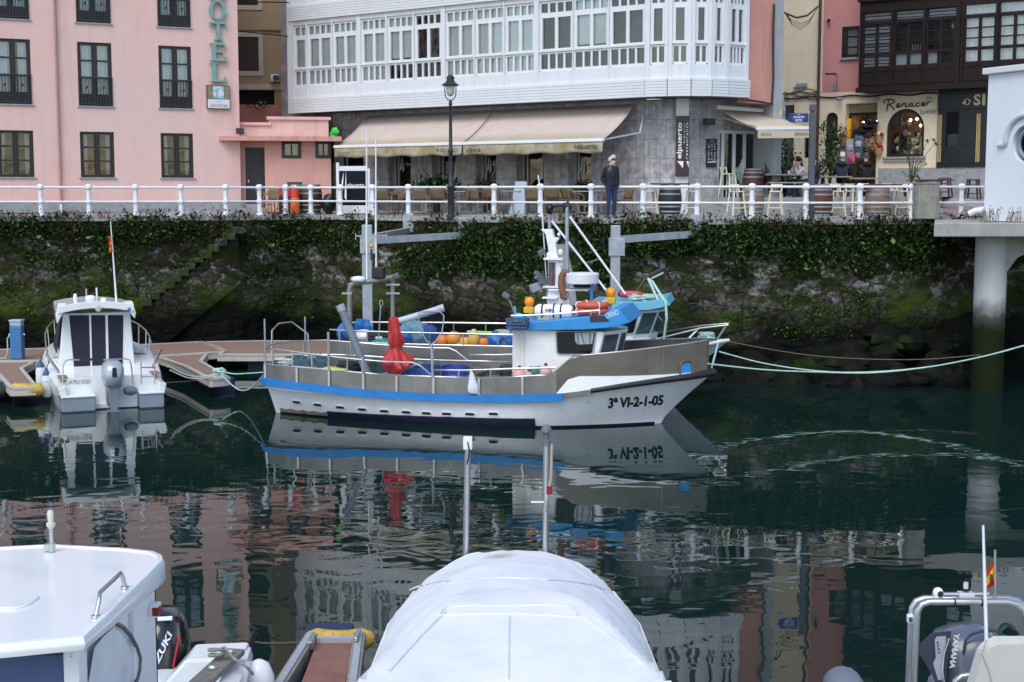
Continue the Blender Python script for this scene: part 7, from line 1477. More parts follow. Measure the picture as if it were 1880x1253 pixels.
for sg in(-1,1):
 B2.rail('guard_rail',[(x,sg*(sm(B2.bt,x)-.03),1.72)for x in[0,.5,1,2,3,4,5,5.6]],.026);B2.rail('guard_rail',[(x,sg*(sm(B2.bt,x)-.03),1.42)for x in[0,.5,1,2,3,4,5,5.6]],.022)
 for x in(.3,1.1,1.9,2.8,3.7,4.6,5.5):B2.rail('stanchion',[(x,sg*(sm(B2.bt,x)-.03),1.0),(x,sg*(sm(B2.bt,x)-.03),1.72)],.02)
bp_=lambda px,py,sg:(lambda x:(B2.near(px,py,sg)[0],sg*max(.02,sm(B2.bt,B2.near(px,py,sg)[0])-.08),B2.near(px,py,sg)[1]))(0)
xt2,zt2=B2.pl(1338,593,0);xt3,_=B2.pl(1319,586,0)
for sg in(-1,1):
 x0_=B2.L-2.6;B2.rail('bow_rail',[(x0_,sg*(sm(B2.bt,x0_)-.1),1.35),(x0_+.8,sg*(sm(B2.bt,x0_+.8)-.06),1.62),(B2.L-.7,sg*.34,1.86),(xt2,sg*.22,zt2-.04)],.022)
 B2.rail('bow_post',[(B2.L-.35,sg*.16,1.48),(xt2,sg*.22,zt2)],.02);B2.rail('bow_post',[(B2.L-1.2,sg*.55,1.4),(B2.L-.75,sg*.36,1.85)],.018)
B2.rail('bow_bar',[(xt2,-.22,zt2),(xt2+.04,0,zt2+.03),(xt2,.22,zt2)],.024)
q2=lambda px,py,c=-.9:B2.pl(px,py,c);xA,zR=q2(1085,570);xFt,_=q2(1212,570);xFb,zS=q2(1193,622)
m=MB();rg2=lambda xf,z:[(xA,-.9,z),(xf-.45,-.9,z),(xf-.05,-.5,z),(xf+.12,0,z),(xf-.05,.5,z),(xf-.45,.9,z),(xA,.9,z)]
m.loft([rg2(xFb+.10,.9),rg2(xFb,zS),rg2(xFt,zR)]);m.build('wheelhouse',gel,B2.t)
boat_window(B2,[(1138,578),(1172,577),(1163,612),(1134,613)],-.905,B2.t)
for sg in(-1,1):
 for(A3,B3,u0,u1)in(((-.45,sg*.9),(-.05,sg*.5),.08,.92),((-.05,sg*.5),(.12,0),.1,.95)):
  z0_,z1_=zS+.1,zR-.06;P3=lambda u,zz:V((lerp(xFb,xFt,(zz-zS)/(zR-zS))+lerp(A3[0],B3[0],u),lerp(A3[1],B3[1],u),zz))+V((.008,sg*.008,0))
  m=MB();m.quad(P3(u0,z0_),P3(u1,z0_),P3(u1,z1_),P3(u0,z1_));m.build('front_window',mat('teal_glass',(.05,.11,.12),.08),B2.t)
m=MB();m.prism([q2(a,b2,-1.05)for a,b2 in((1080,571),(1080,556),(1150,556),(1191,554.5),(1223,547.5),(1230,561),(1212,566),(1191,570))],-1.05,1.05);m.build('roof',sky2,B2.t,bevel=.012)
a=q2(1119,567.5,-1.058);b2=q2(1143,561,-1.058);m=MB();m.text('LDE 850',a[0],a[1],b2[0]-a[0],b2[1]-a[1],-1.06,bold=.02);m.build('name_lettering',mat('pale_blue_letters',(.45,.72,.80)),B2.t)
rope_heap(1187,552,-.4,B2,(.5,.45,.14),rope,'heap of pale green rope on the pale blue roof',16,.02)
t=thing('work_light','flat floodlight on a bent stalk above the pale blue roof','light',at(B2,1170,555,0));m=MB();m.tube([at(B2,1166,556,0),at(B2,1168,536,0),at(B2,1184,513,0),at(B2,1196,506,0)],.014,5);m.build('stalk',ropeb,t,w=True);m=MB();m.cbox(at(B2,1204,502,0),(.40,.2,.10),brz,.3,-.45);m.build('lamp_head',iron,t,w=True,bevel=.015);m=MB();m.cbox(at(B2,1207,505,-.06),(.34,.16,.03),brz,.3,-.45);m.build('lens',mat('lamp_lens',(.55,.6,.58),.2),t,w=True)
cable('rope','thick pale green rope hanging down from the roof to the foredeck',[at(B2,1212,560,-.9),at(B2,1190,512,-.6),at(B2,1198,518,-.6),at(B2,1222,556,-1.1),at(B2,1224,585,-1.15),at(B2,1219,622,-1.0)],.035,rope,5)
p=at(B2,1158,541,-.2);t=thing('rescue_float','red torpedo shaped rescue float lying on the pale blue roof','float',p,brz);m=MB();m.lathe((0,0,0),[(.02,-.30),(.085,-.27),(.10,0),(.085,.2),(.03,.32)],14,MX.Rotation(R(90),3,'Y'));m.build('body',mat('float_red',(.50,.06,.05),.45),t,smooth=50);m=MB();m.cyl((-.33,0,0),(-.29,0,0),.06,10);m.build('cap',black,t);m=MB();m.bar((0,0,-.22),(0,0,-.08),.06);m.build('rest',galv,t)
g2=thing('gantry','grey pole gantry with long white diagonal stays over the wheelhouses','gantry',at(B2,1030,600,0));G2=lambda px,py,c=0:at(B2,px,py,c)
m=MB();m.tube([G2(1041,560,-.5),G2(1041,380,-.5)],.05,8);m.build('post',galv,g2,w=True,smooth=60);m=MB();m.tube([G2(1009,560,-.3),G2(1009,382,-.3)],.045,8);m.build('post',galv,g2,w=True,smooth=60);m=MB();m.tube([G2(1006,380,-.3),G2(1046,376,-.5)],.035,8);m.build('top_bar',iron,g2,w=True)
for(px,py)in((1009,384),(1041,381)):m=MB();m.blob(G2(px,py,-.45),(.1,.1,.14),px,.2);m.build('fitting',black,g2,w=True)
for(a,b2)in(((1013,406),(1118,540)),((1046,398),(1148,540))):m=MB();m.tube([G2(*a,-.5),G2(*b2,-.5)],.03,6);m.build('stay',whiteclean,g2,w=True)
m=MB();m.tube([G2(1076,483,-.5),G2(1101,476,-.5)],.014,5);m.build('spreader',greywood,g2,w=True);m=MB(B2.fr);m.prism([B2.pl(a,b2,.1)for a,b2 in((1022,449),(1039,449),(1052,500),(1060,560),(1036,560),(1030,500))],0,.12);m.build('back_plate',mat('gantry_grey',(.33,.33,.32),.6),g2,w=True)
ag=thing('aft_gantry','bent grey pipe gantry at the stern of the rear boat carrying aerials and lamps','gantry',G2(642,650,0));m=MB();m.tube([G2(642,668,-.3),G2(642,530,-.3),G2(645,523,-.3),G2(652,520,-.28),G2(690,516,0),G2(726,508,.3)],.072,10);m.build('pipe',mat('gantry_pipe',(.27,.265,.25),.5,m=.4,var=.2),ag,w=True,smooth=60)
m=MB();m.tube([G2(721,640,.3),G2(721,512,.3)],.06,10);m.build('pipe',mat('gantry_pipe',(.27,.265,.25)),ag,w=True,smooth=60)
for(a,b2,y_,c)in((709,734,523,.25),(709,734,539,.25),(628,646,539,-.35)):m=MB();m.bar(G2(a,y_,c),G2(b2,y_,c),.05);m.build('bracket',galv,ag,w=True)
m=MB();m.blob(G2(658,513,-.28),(.20,.18,.085),2,.03,16,9,2,.8);m.build('satellite_dome',whiteclean,ag,w=True,smooth=60);m=MB();m.cbox(G2(695,501,.0),(.34,.2,.30),brz);m.build('black_box',black,ag,w=True,bevel=.03)
for(px,py)in((719,511),(727,507)):m=MB();m.cbox(G2(px,py,.25),(.17,.15,.13),.3,0,-.5);m.build('deck_lamp',mat('lamp_grey',(.12,.13,.15)),ag,w=True,bevel=.02)
for(px,y0_,y1_,c)in((673,235,517,-.15),(690,253,512,0)):m=MB();m.tube([G2(px+(1 if px<680 else 1),y1_,c),G2(px,440,c),G2(px,y0_,c)],[.03,.03,.018],6);m.build('whip_aerial',whiteclean,ag,w=True,smooth=60)
m=MB();m.tube([G2(653,434,-.1),G2(711,433,-.1)],.02,6);m.tube([G2(653,428,-.1),G2(653,441,-.1)],.016,5);m.tube([G2(710,428,-.1),G2(710,441,-.1)],.016,5);m.build('aerial_bar',galv,ag,w=True);m=MB();m.blob(G2(682,452,-.1),(.055,.055,.065),0,0,10,8);m.build('yellow_lamp',mat('beacon_yellow',(.65,.45,.03)),ag,w=True,smooth=60);m=MB();m.bar(G2(682,458,-.1),G2(682,478,-.1),.05);m.bar(G2(682,470,-.1),G2(690,470,0),.03);m.build('lamp_stem',iron,ag,w=True)
t=thing('boat_hook','thin upright rod with a ring at its top on the rear boat','rod',G2(697,640,-1));m=MB();m.tube([G2(694,642,-1),G2(699,562,-1)],.016,5);m.tube([G2(700+3*math.cos(a),557+5.5*math.sin(a),-1)for a in[2*pi*k/14 for k in range(15)]],.012,5);m.build('rod',galv,t,w=True)
def bundle(px,py,d,mt_,label,cat,c=0,amp=.2,name=None,B=B2,fs=2.2):
 m=MB();m.blob((0,0,0),tuple(1.15*v_ for v_ in d),px,amp*1.1,26,15,fs*.75);o=m.build(name or cat.replace(' ','_'),mt_,smooth=35);o.location=at(B,px,py,c);o.rotation_euler.z=brz;return tag(o,label,cat)
btm=mat('blue_tarp_folded',(.02,.15,.45),.45,var=.2,sc=6,bump=.03,bsc=5)
bundle(629,610,(.13,.15,.19),btm,'blue tarpaulin bundle at the stern corner of the rear boat','tarpaulin',-.5)
bundle(665,599,(.20,.2,.19),btm,'rounded blue tarpaulin cover beside the mooring pile','tarpaulin',.5)
bundle(668,617,(.24,.2,.15),whiteclean,'white plastic tank lying near the stern of the rear boat','tank',.1,.06)
crate(mat('crate_charcoal',(.035,.038,.05),.5),'charcoal fish crate beside the white tank',at(B2,697,626,-.2)+V((0,0,-.12)),(.6,.4,.32))
bundle(706,631,(.30,.25,.12),mat('crate_teal',(.01,.25,.20),.5),'flat turquoise net bag behind the red cover','net bag',-.6,.1)
bundle(762,613,(.36,.3,.32),mat('teal_tarp_folded',(.13,.26,.33),.6,var=.2,sc=5,bump=.04,bsc=4),'large folded grey teal tarpaulin amidships on the rear boat','tarpaulin',.2,.18)
bundle(743,617,(.16,.15,.12),btm,'bright blue tarpaulin corner left of the teal tarpaulin','tarpaulin',-.3)
bundle(790,613,(.17,.15,.18),mat('net_bag_blue',(.02,.10,.40),.7,var=.4,sc=20,bump=.02,bsc=25),'bright blue net bag under the landing net','net bag',-.3,.16)
bundle(909,625,(.19,.17,.19),btm,'blue tarpaulin bag aft of the near wheelhouse','tarpaulin',0,.2)
bundle(938,624,(.14,.15,.18),btm,'blue tarpaulin bag touching the near wheelhouse','tarpaulin',0,.2)
bundle(922,615,(.24,.2,.14),mat('clear_wrap',(.34,.37,.36),.3,var=.3,sc=9),'pale plastic wrapped net between the two blue bags','net bundle',.3,.12)
for i,(px,py,rx,rz_,lb)in enumerate(((833,622,.17,.17,'largest pale orange buoy under the landing net'),(812,626,.14,.15,'orange buoy left of the largest pale orange buoy'),(839,634,.12,.12,'small orange buoy low in the middle of the pile'),(853,629,.12,.14,'yellowish buoy just left of the upright one'),(870,622,.13,.20,'tall upright yellow orange buoy with pale cap'),(888,629,.11,.12,'dark orange buoy right of the upright one'),(768,638,.12,.08,'orange buoy half hidden low behind the rail'),(822,640,.14,.10,'flat orange buoy lowest under the pile'),(868,640,.13,.09,'orange buoy low below the upright one'),(884,641,.11,.09,'reddish buoy lowest at the right of the pile'))):
 t=thing('buoy',lb,'buoy',at(B2,px,py,-.7),0,'orange buoys on the rear boat');m=MB();rx*=1.15;rz_*=1.12;m.blob((0,0,0),(rx,rx,rz_),i,.02,16,12,2,.92);m.build('float',[orange2,mat('buoy_red_orange',(.66,.20,.04),.45),mat('buoy_yellow',(.66,.40,.10),.5)][(0,1,0,2,2,1,1,0,2,1)[i]],t,smooth=70);m=MB();m.lathe((0,0,rz_*.93),[(.06,0),(.055,.035),(.01,.04)],10);m.build('cap',whitep if i==4 else mat('buoy_dark',(.05,.06,.12)),t)
m=MB();m.tube([G2(858,610,.9),G2(906,612,.9)],.045,8);o=m.build('lime_pole',mat('lime_pipe',(.30,.60,.10),.45),smooth=60);tag(o,'lime green pole lying along the far rail of the rear boat','pole')
m=MB();m.blob((0,0,0),(.5,.25,.13),3,.1);o=m.build('navy_tub',mat('tub_navy',(.015,.015,.09),.45),smooth=50);o.location=at(B2,1220,629,-.3);tag(o,'navy plastic tub on the foredeck of the rear boat','tub')
rope_heap(1298,622,0,B2,(.24,.2,.14),rope,'pale green rope heaped on the bow of the rear boat',9,.02)
def line(label,pts,mt_,r=.018):return cable('mooring_rope',label,pts,r,mt_,6)
def curve(pts,n=30):
 xs=[(p_[0],p_[1])for p_ in pts];zs=[(p_[0],p_[2])for p_ in pts];return[P(x,sm(xs,x),interp(zs,x))for x in[lerp(pts[0][0],pts[-1][0],k/n)for k in range(n+1)]]
def rope_px(label,pts,mt_,r=.02):m=MB();m.tube(curve(pts),r,5);o=m.build('mooring_rope',mt_,smooth=80);return tag(o,label,'rope')
rope_px('pale green mooring rope from the rear boat bow sagging to the right edge',[(1320,646,36.4),(1400,667,36.2),(1500,681.5,36),(1580,684,36),(1680,677,35.8),(1780,661,35.6),(1890,632,35.4)],rope)
rope_px('pale green mooring rope from the near boat bow running to the right edge',[(1297,668,32.6),(1400,679,33),(1500,683.5,33.5),(1600,685,34),(1700,675,34.6),(1800,656,35.2),(1890,633,35.6)],rope)
rope_px('thin brown mooring rope hanging in the dark behind the bow ropes',[(1336,627,36.6),(1420,643,36.8),(1500,654,37),(1600,660,37.2),(1700,660,37.3),(1800,652,37.4)],ropeb,.014)
rope_px('short green rope dropping from the rear bow rail to the near bow',[(1305,681,32.5),(1312,655,34),(1318,632,36)],rope,.028)
rope_px('pale rope from the finger pontoon tip up to the near boat stern',[(404,682,36.9),(430,687,36.4),(455,686,35.8),(486,684,34.6)],rope,.018)
rope_px('slack green rope looping from the finger pontoon tip to the near boat stern',[(404,686,36.9),(422,704,36.6),(442,717,36.2),(462,712,35.5),(486,686,34.6)],rope,.018)
rope_heap(403,684,0,type('o',(),{'pl':staticmethod(lambda a,b2,c:(0,0)),'fr':MX.Translation(P(403,684,36.95))})(),(.2,.16,.08),rope,'pale green rope coiled around the finger pontoon tip',8)
rope_px('pale rope from the motorboat stern to the finger pontoon tip',[(308,672,36.0),(340,688,36.3),(370,692,36.6),(400,686,36.9)],ropew)
rope_px('second pale rope from the motorboat corner to the finger pontoon tip',[(312,680,36.0),(345,694,36.3),(375,695,36.6),(402,687,36.9)],ropew)
rope_px('pale rope tying the motorboat port quarter to the left finger pontoon',[(28,704,35.7),(50,706,35.5),(80,702,35.2),(117,690,35.0)],ropew,.016)
rope_px('dark rope crossing the water from the cabin boat to the near finger pontoon',[(440,1174,15.0),(480,1181,15.2),(530,1181,15.4),(578,1178,15.6)],ropeb,.012)
so_=P(204,720,35);MFm=frame((so_.x,so_.y,0),(.925,.38));mq=lambda px,py,c:hit_plane(MFm,px,py,c)
mb=thing('motorboat','small white cabin motorboat moored stern on between two finger pontoons','boat',fr=MFm)
m=MB();rows=[]
for u in range(17):
 y=6.3*u/16;hb=sm([(0,1.27),(1.5,1.40),(3,1.38),(4.5,1.0),(5.6,.5),(6.3,.03)],y);zt=sm([(0,.62),(1.0,.80),(2.5,1.08),(4.5,1.25),(6.3,1.35)],y);bw_=hb*sm([(0,.93),(3,.82),(5,.5),(6.3,.1)],y)
 half=[(bw_*.9,-.4),(bw_,.0),(lerp(bw_,hb,.45),zt*.35),(hb*.99,zt*.72),(hb,zt-.06),(hb-.04,zt),(hb-.16 if hb>.2 else 0,zt+.015)]
 rows.append([(-x,y,z)for x,z in half]+[(x,y,z)for x,z in reversed(half)])
m.loft(rows,cap=False,closed=True);m.build('hull',gel,mb,smooth=35)
m=MB();y=.35;m.prism([(-1.12,.1),(-1.12,.62),(-1.0,.80),(1.0,.80),(1.12,.62),(1.12,.1)],.0,.08);m.build('transom',gel,mb,bevel=.01)
m=MB();rows=[]
for k in range(12):yy=2.2+4*k/11;hb=sm([(2.2,1.2),(4.5,.88),(5.6,.42),(6.3,.02)],yy);zt=sm([(2.2,1.08),(4.5,1.27),(6.3,1.36)],yy);rows.append([(-hb,yy,zt),(0,yy,zt+.12),(hb,yy,zt)])
m.loft(rows,cap=False,closed=False);m.build('foredeck',gel,mb)
for s_ in(-1,1):
 xi=.42 if s_<0 else .62;m=MB();m.box(*sorted((s_*xi,s_*1.24)),-.50,.0,.36,.42);m.build('swim_platform',gel,mb,bevel=.02)
 m=MB();m.box(*sorted((s_*(xi+.01),s_*1.22)),-.47,.0,.02,.357);m.build('quarter_block',greyhull,mb,bevel=.02);m=MB();m.box(*sorted((s_*(xi+.015),s_*1.20)),-.46,.0,-.3,.017);m.build('antifouling',mat('slate_antifoul',(.05,.075,.10),.6,var=.3),mb)
 m=MB();m.loft([[(s_*(x+.0),y,z)for x,z in((1.08,.42),(1.26,.42),(1.29,.62+y*.05),(1.12,.66))]for y in(-.45,-.2,.02)]);m.build('quarter_bulwark',gel,mb,bevel=.02)
m=MB();m.box(-.42,.62,-.16,0,.02,.14);m.build('transom_step',gel,mb,bevel=.015);m=MB();m.box(-.42,.62,-.14,0,-.3,.017);m.build('antifouling',M_('slate_antifoul'),mb)
m=MB();xt_,zt_=mq(120,706.5,-.01);x2,z2_=mq(166,696.5,-.01);m.text('CUATRO SOLES',xt_,zt_,x2-xt_,(z2_-zt_)*.9,-.006,shear=.15);m.build('name_lettering',mat('name_grey',(.08,.085,.10),.5),mb)
yc=1.45
cl,zb_c=mq(107,690,yc);cr,_=mq(249,690,yc);tl,zt_c=mq(110,577,yc);tr_,_=mq(243,577,yc)
m=MB();zs_=.78
m.loft([[(cl,yc,zs_),(cr,yc,zs_),(cr-.05,yc+1.9,1.0),(cl+.05,yc+1.9,1.0)],[(tl+.08,yc,zt_c),(tr_-.05,yc,zt_c),(tr_-.12,yc+1.35,zt_c),(tl+.14,yc+1.35,zt_c)]]);m.build('cabin',gel,mb,bevel=.03)
for(a,b2,c2,d2)in((127,163,137,166.5),(167.5,193,170,195),(198,226.5,199,225)):
 m=MB();m.add([(mq(px,py,yc-.014)[0],yc-.014,mq(px,py,yc-.014)[1])for px,py in((c2,687),(d2,687),(b2,579),(a,579))],[(0,1,2,3)]);m.build('canvas_door',navy,mb)
for px in(165.2,196):m=MB();a,b2=mq(px,578,yc),mq(px+2.5,688,yc);m.bar((a[0],yc-.03,a[1]),(b2[0],yc-.03,b2[1]),.035);m.build('door_post',whiteclean,mb)
for s_,sgn in((cl,-1),(cr,1)):m=MB();t_=tl if sgn<0 else tr_;m.add([(s_+sgn*.012-sgn*.01,yc+.15,1.25),(s_+sgn*.0-sgn*.05,yc+1.75,1.3),(t_-sgn*.09,yc+1.3,zt_c-.1),(t_-sgn*.05,yc+.15,zt_c-.1)],[(0,1,2,3)]);m.build('side_curtain',navy,mb,solid=.02)
m=MB();rl,zr0=mq(106,572,yc-.45);rr2,_=mq(246,572,yc-.45);_,zr1=mq(176,557,yc-.45);rows=[]
for y in(yc-.48,yc-.3,yc+.6,yc+1.5):
 k0=.94 if y>yc+1 else 1;rows.append([(lerp(rl,rr2,.5)+(u-.5)*(rr2-rl)*k0,y,zr0+.12+(.10*(1-(2*u-1)**2)))for u in[j/10 for j in range(11)]]+[(lerp(rl,rr2,.5)+(u-.5)*(rr2-rl)*k0,y,zr0-.07+.12*(1-(2*u-1)**2))for u in[1-j/10 for j in range(11)]])
m.loft(rows);m.build('roof',gel,mb,bevel=.015)
for sgn,x in((-1,rl),(1,rr2)):m=MB();m.prism([(x-sgn*.02,zr0+.2),(x-sgn*.22,zr0+.2),(x-sgn*.16,zr0+.02),(x+sgn*.02,zr0-.32 if sgn<0 else zr0-.25),(x+sgn*.05,zr0-.1)],yc-.45,yc-.05);m.build('roof_wing',gel,mb,bevel=.02)
p=MFm@V((mq(180,566.5,yc-.5)[0],yc-.5,mq(180,566.5,yc-.5)[1]))
m=MB();m.lathe((mq(180,567,yc-.49)[0],yc-.5,mq(180,567,yc-.49)[1]),[(.05,-.02),(.07,0),(.075,.03),(.055,.035),(.01,.036)],16,MX.Rotation(R(90),3,'X'));m.build('round_lamp',mat('lamp_cream',(.55,.52,.40),.3),mb,smooth=40)
a=mq(237,568,yc-.49);m=MB();m.blob((a[0],yc-.49,a[1]),(.045,.04,.045),0,0,8,6);m.build('horn',blue,mb)
for px,py,d_2 in((138,548,(.05,.05,.12)),(166,548,(.13,.10,.08)),(190,551,(.075,.06,.06))):a=mq(px,py,yc);m=MB();m.blob((a[0],yc,a[1]),d_2,2,.04,12,8,2,.8);m.bar((a[0],yc,a[1]),(a[0],yc,zr0+.1),.05);m.build('roof_fitting',whiteclean,mb,smooth=60)
for px,y0 in((159,531),(178,529)):a=mq(px,y0,yc);m=MB();m.tube([(a[0],yc+.1,zr0+.1),(a[0],yc+.1,a[1])],.022,6);m.build('light_stalk',galv if px<170 else whiteclean,mb)
a,b2=mq(214,556,yc),mq(203,407,yc);m=MB();m.tube([(a[0],yc,zr0+.1),(lerp(a[0],b2[0],.45),yc,lerp(a[1],b2[1],.45)),(b2[0],yc,b2[1])],[.03,.022,.012],6);m.build('whip_aerial',whiteclean,mb,smooth=60)
a=mq(203.5,434,yc);m=MB();drape(m,a[0]-.06,a[0]+.03,a[1]-.42,a[1],yc,.04,6);o=m.build('flag',mat('flag_red_yellow',(.55,.04,.03),.8,c2=(.75,.48,.04),c2sc=4,c2lo=.48,c2hi=.52),mb)
hp2=[mq(px,py,-.05)for px,py in((115,702),(116,672),(120,664),(126,661),(180,661),(228,659),(238,661),(241,672),(244,704))];m=MB();m.tube([(x,-.05,z)for x,z in hp2],.018,6);m.build('stern_rail',steel,mb,smooth=60);m=MB();m.tube([(hp2[3][0]+.25,-.05,hp2[3][1]),(hp2[5][0]-.5,-.05,hp2[4][1])],.032,8);m.build('rail_padding',black,mb)
for sgn in(-1,1):
 pts=[(sgn*sm([(1.8,1.33),(3,1.30),(4.5,.95),(5.6,.45),(6.2,.1)],y),y,sm([(1.8,1.0),(2.2,1.3),(3,1.62),(4.5,1.85),(6.2,1.95)],y))for y in(1.8,2.2,2.6,3,3.6,4.5,5.4,6.2)];m=MB();m.tube(pts,.018,6);m.build('bow_rail',steel,mb,smooth=60)
 for q_ in pts[2:7:1]:m=MB();m.tube([q_,(q_[0]*.98,q_[1]-.06,sm([(0,.62),(2.5,1.08),(6.3,1.35)],q_[1]))],.014,5);m.build('stanchion',steel,mb)
 a=(sgn*1.28,.55,.76);m=MB();m.cbox((sgn*1.12,.32,.80),(.22,.5,.03));m.build('teak_pad',teak,mb,bevel=.01)
 m=MB();m.bar((sgn*1.16,.95,.85),(sgn*(1.42 if sgn>0 else 1.42),1.25,1.28),.05);m.build('rod_holder',steel,mb)
m=MB()
for px in(259,284):a,b2=mq(px,665,-.2),mq(px+0,706,-.2);m.tube([(a[0],-.18,a[1]),(b2[0],-.22,b2[1])],.018,6)
for py in(675,692):a,b2=mq(259,py,-.2),mq(284,py,-.2);m.tube([(a[0],-.2,a[1]),(b2[0],-.2,b2[1])],.018,6)
m.build('ladder',steel,mb,smooth=60)
def outboard(parent,name='outboard_motor'):
 m=MB();rows=[]
 for z,w_,d,y in((.30,.13,.18,0),(.36,.19,.27,0),(.52,.235,.34,-.02),(.72,.235,.33,-.02),(.84,.20,.27,.0),(.90,.12,.16,.02),(.905,.02,.03,.02)):rows.append([(w_*math.copysign(abs(math.cos(a))**.7,math.cos(a)),y+d*math.copysign(abs(math.sin(a))**.7,math.sin(a)),z)for a in[2*pi*k/20 for k in range(20)]])
 m.loft(rows);o=m.build(name,motorgrey,parent,smooth=45)
 m=MB();m.prism([(-.05,.58),(.05,.58),(.04,.78),(-.04,.78)],-.37,-.33);m.build('vent',black,o)
 m=MB();m.loft([[(x*w_,y*d+y0,z)for x,y in((-1,-1),(1,-1),(1,1),(-1,1))]for z,w_,d,y0 in((.32,.12,.16,-.05),(.05,.085,.13,-.08),(-.35,.05,.12,-.1),(-.55,.05,.16,-.1))]);m.build('leg',mat('leg_grey',(.20,.23,.27),.35,m=.3),o,bevel=.015)
 m=MB();m.box(-.14,.14,-.28,.05,-.21,-.18);m.build('cavitation_plate',M_('leg_grey'),o);m=MB();m.box(-.12,.12,.15,.36,-.1,.42);m.build('clamp_bracket',M_('leg_grey'),o,bevel=.02)
 m=MB();[m.add([(0,-.32,-.42),(.20*math.cos(a),-.34,-.42+.20*math.sin(a)),(.16*math.cos(a+.8),-.28,-.42+.16*math.sin(a+.8))],[(0,1,2)])for a in(.3,2.4,4.5)];m.build('propeller',M_('leg_grey'),o,solid=.012);return o
ob=outboard(mb);x_,_=mq(207,690,-.45);ob.location=(x_,-.42,.22);ob.scale=(1.12,)*3
m=MB();a=mq(240,718,-.35);m.blob((a[0],-.32,a[1]),(.18,.05,.12),2,.02,14,8);m.build('trim_tab',M_('leg_grey'),mb,smooth=60)
for(px,py,lb)in((77,690,'white fender with blue top hung nearest the yellow pontoon tip of the motorboat'),(88,705,'white fender with blue top hung lower at the motorboat port quarter')):
 p=P(px-2,py,36.1 if px<80 else 35.6);t=thing('fender',lb,'fender',p);m=MB();m.lathe((0,0,-.36),[(.02,0),(.10,.04),(.125,.12),(.125,.50),(.10,.58)],14);m.build('body',mat('fender_white',(.66,.69,.72),.4,var=.05),t,smooth=40);m=MB();m.lathe((0,0,.215),[(.102,0),(.09,.06),(.04,.12),(.03,.18),(.01,.18)],12);m.build('top',mat('fender_blue',(.03,.06,.18),.4),t,smooth=40);m=MB();m.tube([(0,0,.38),(.08,.05,.62)],.012,5);m.build('lanyard',black,t)
p=P(8,706,36.0);m=MB();m.blob((0,0,0),(.35,.5,.22),8,.1);o=m.build('dinghy_bow',mat('rubber_grey',(.03,.032,.035),.5),smooth=60);o.location=(p.x-.15,p.y,.28);tag(o,'dark rubber dinghy bow poking in at the left edge','dinghy')
cb=thing('cabin_boat','white cabin boat with flat roof filling the lower left corner','boat',(-3.68,11,0));W=dict(w=True)
m=MB();rows=[]
for y,hb in((5.0,.05),(6.2,.8),(7.5,1.15),(9,1.2),(11,1.24),(12.5,1.22),(13.55,1.12)):
 zt=1.25-.04*(y-5);half=[(hb*.55,-.5),(hb*.85,.1),(hb*.98,zt-.35),(hb+.02,zt-.08),(hb,zt),(max(.02,hb-.18),zt+.01),(max(.01,hb-.24),zt-.55)];rows.append([(-3.68-x,y,z)for x,z in half]+[(-3.68+x,y,z)for x,z in reversed(half)])
m.loft(rows,cap=True);m.build('hull',gel,cb,smooth=35,**W)
m=MB();pt=[(-4.78,.3),(-4.78,.9),(-4.1,.9),(-3.95,.68),(-3.32,.68),(-3.10,.93),(-2.58,.95),(-2.58,.3)]
m.prism(pt,13.1,13.6);m.build('transom',gel,cb,bevel=.03,**W)
m=MB();zc_=2.60
ol=[(-4.75,8.5)]+[tuple(G(*q_,zc_).xy)for q_ in((0,1186),(156,1171),(200,1130),(250,1080),(290,1040),(303,1027),(301,1018),(285,1011),(230,1005),(95,998),(0,1003))]+[(-4.75,10.7)]
def ring_(s_,z):return[(-3.68+(x+3.68)*s_,9.6+(y-9.6)*s_,z)for x,y in ol]
lip=lambda r_:[(x,y,zc_-lerp(.07,.17,max(0,min(1,(y-8.6)/1.9)))+dz)for(x,y,dz)in r_]
m.loft([lip(ring_(.985,-.015)),lip(ring_(1.0,.02)),ring_(1.0,zc_-.035),ring_(.985,zc_),ring_(.955,zc_+.003),ring_(.95,zc_-.008)]);m.build('roof',gel,cb,smooth=30,**W)
m=MB();m.tube([G(-10,1118,zc_),G(30,1117,zc_),G(52,1110,zc_),G(70,1097,zc_)],.012,6);m.build('roof_molding',gel,cb,smooth=60,**W)
m=MB();a,b2=G(176,1132,zc_),G(230,1079,zc_);m.tube([a,a+V((.01,.05,.09)),a.lerp(b2,.15)+V((0,0,.13)),a.lerp(b2,.85)+V((0,0,.13)),b2+V((-.01,-.03,.09)),b2],.015,8);m.build('grab_rail',steel,cb,smooth=60,**W)
for p_ in(a,b2):m=MB();m.lathe(p_+V((0,0,-.004)),[(.035,0),(.03,.012),(.01,.014)],10);m.build('rail_foot',steel,cb,**W)
p=G(95,1012,zc_);m=MB();m.cyl(p,p+V((0,0,.06)),.03,10);m.cyl(p+V((0,0,.06)),p+V((0,0,.17)),.015,8);m.build('light_stem',steel,cb,**W);m=MB();m.lathe(p+V((0,0,.17)),[(.012,0),(.035,.03),(.035,.05),(.022,.055),(.026,.13),(.018,.15),(.01,.15)],14);m.build('anchor_light',mat('lamp_milky',(.62,.60,.48),.35),cb,smooth=40,**W);m=MB();m.cbox(p+V((-.03,0,.03)),(.05,.04,.05));m.build('hinge',steel,cb,**W)
xs_=-2.755;wside=mat('cabin_side',(.76,.77,.79),.3,var=.02)
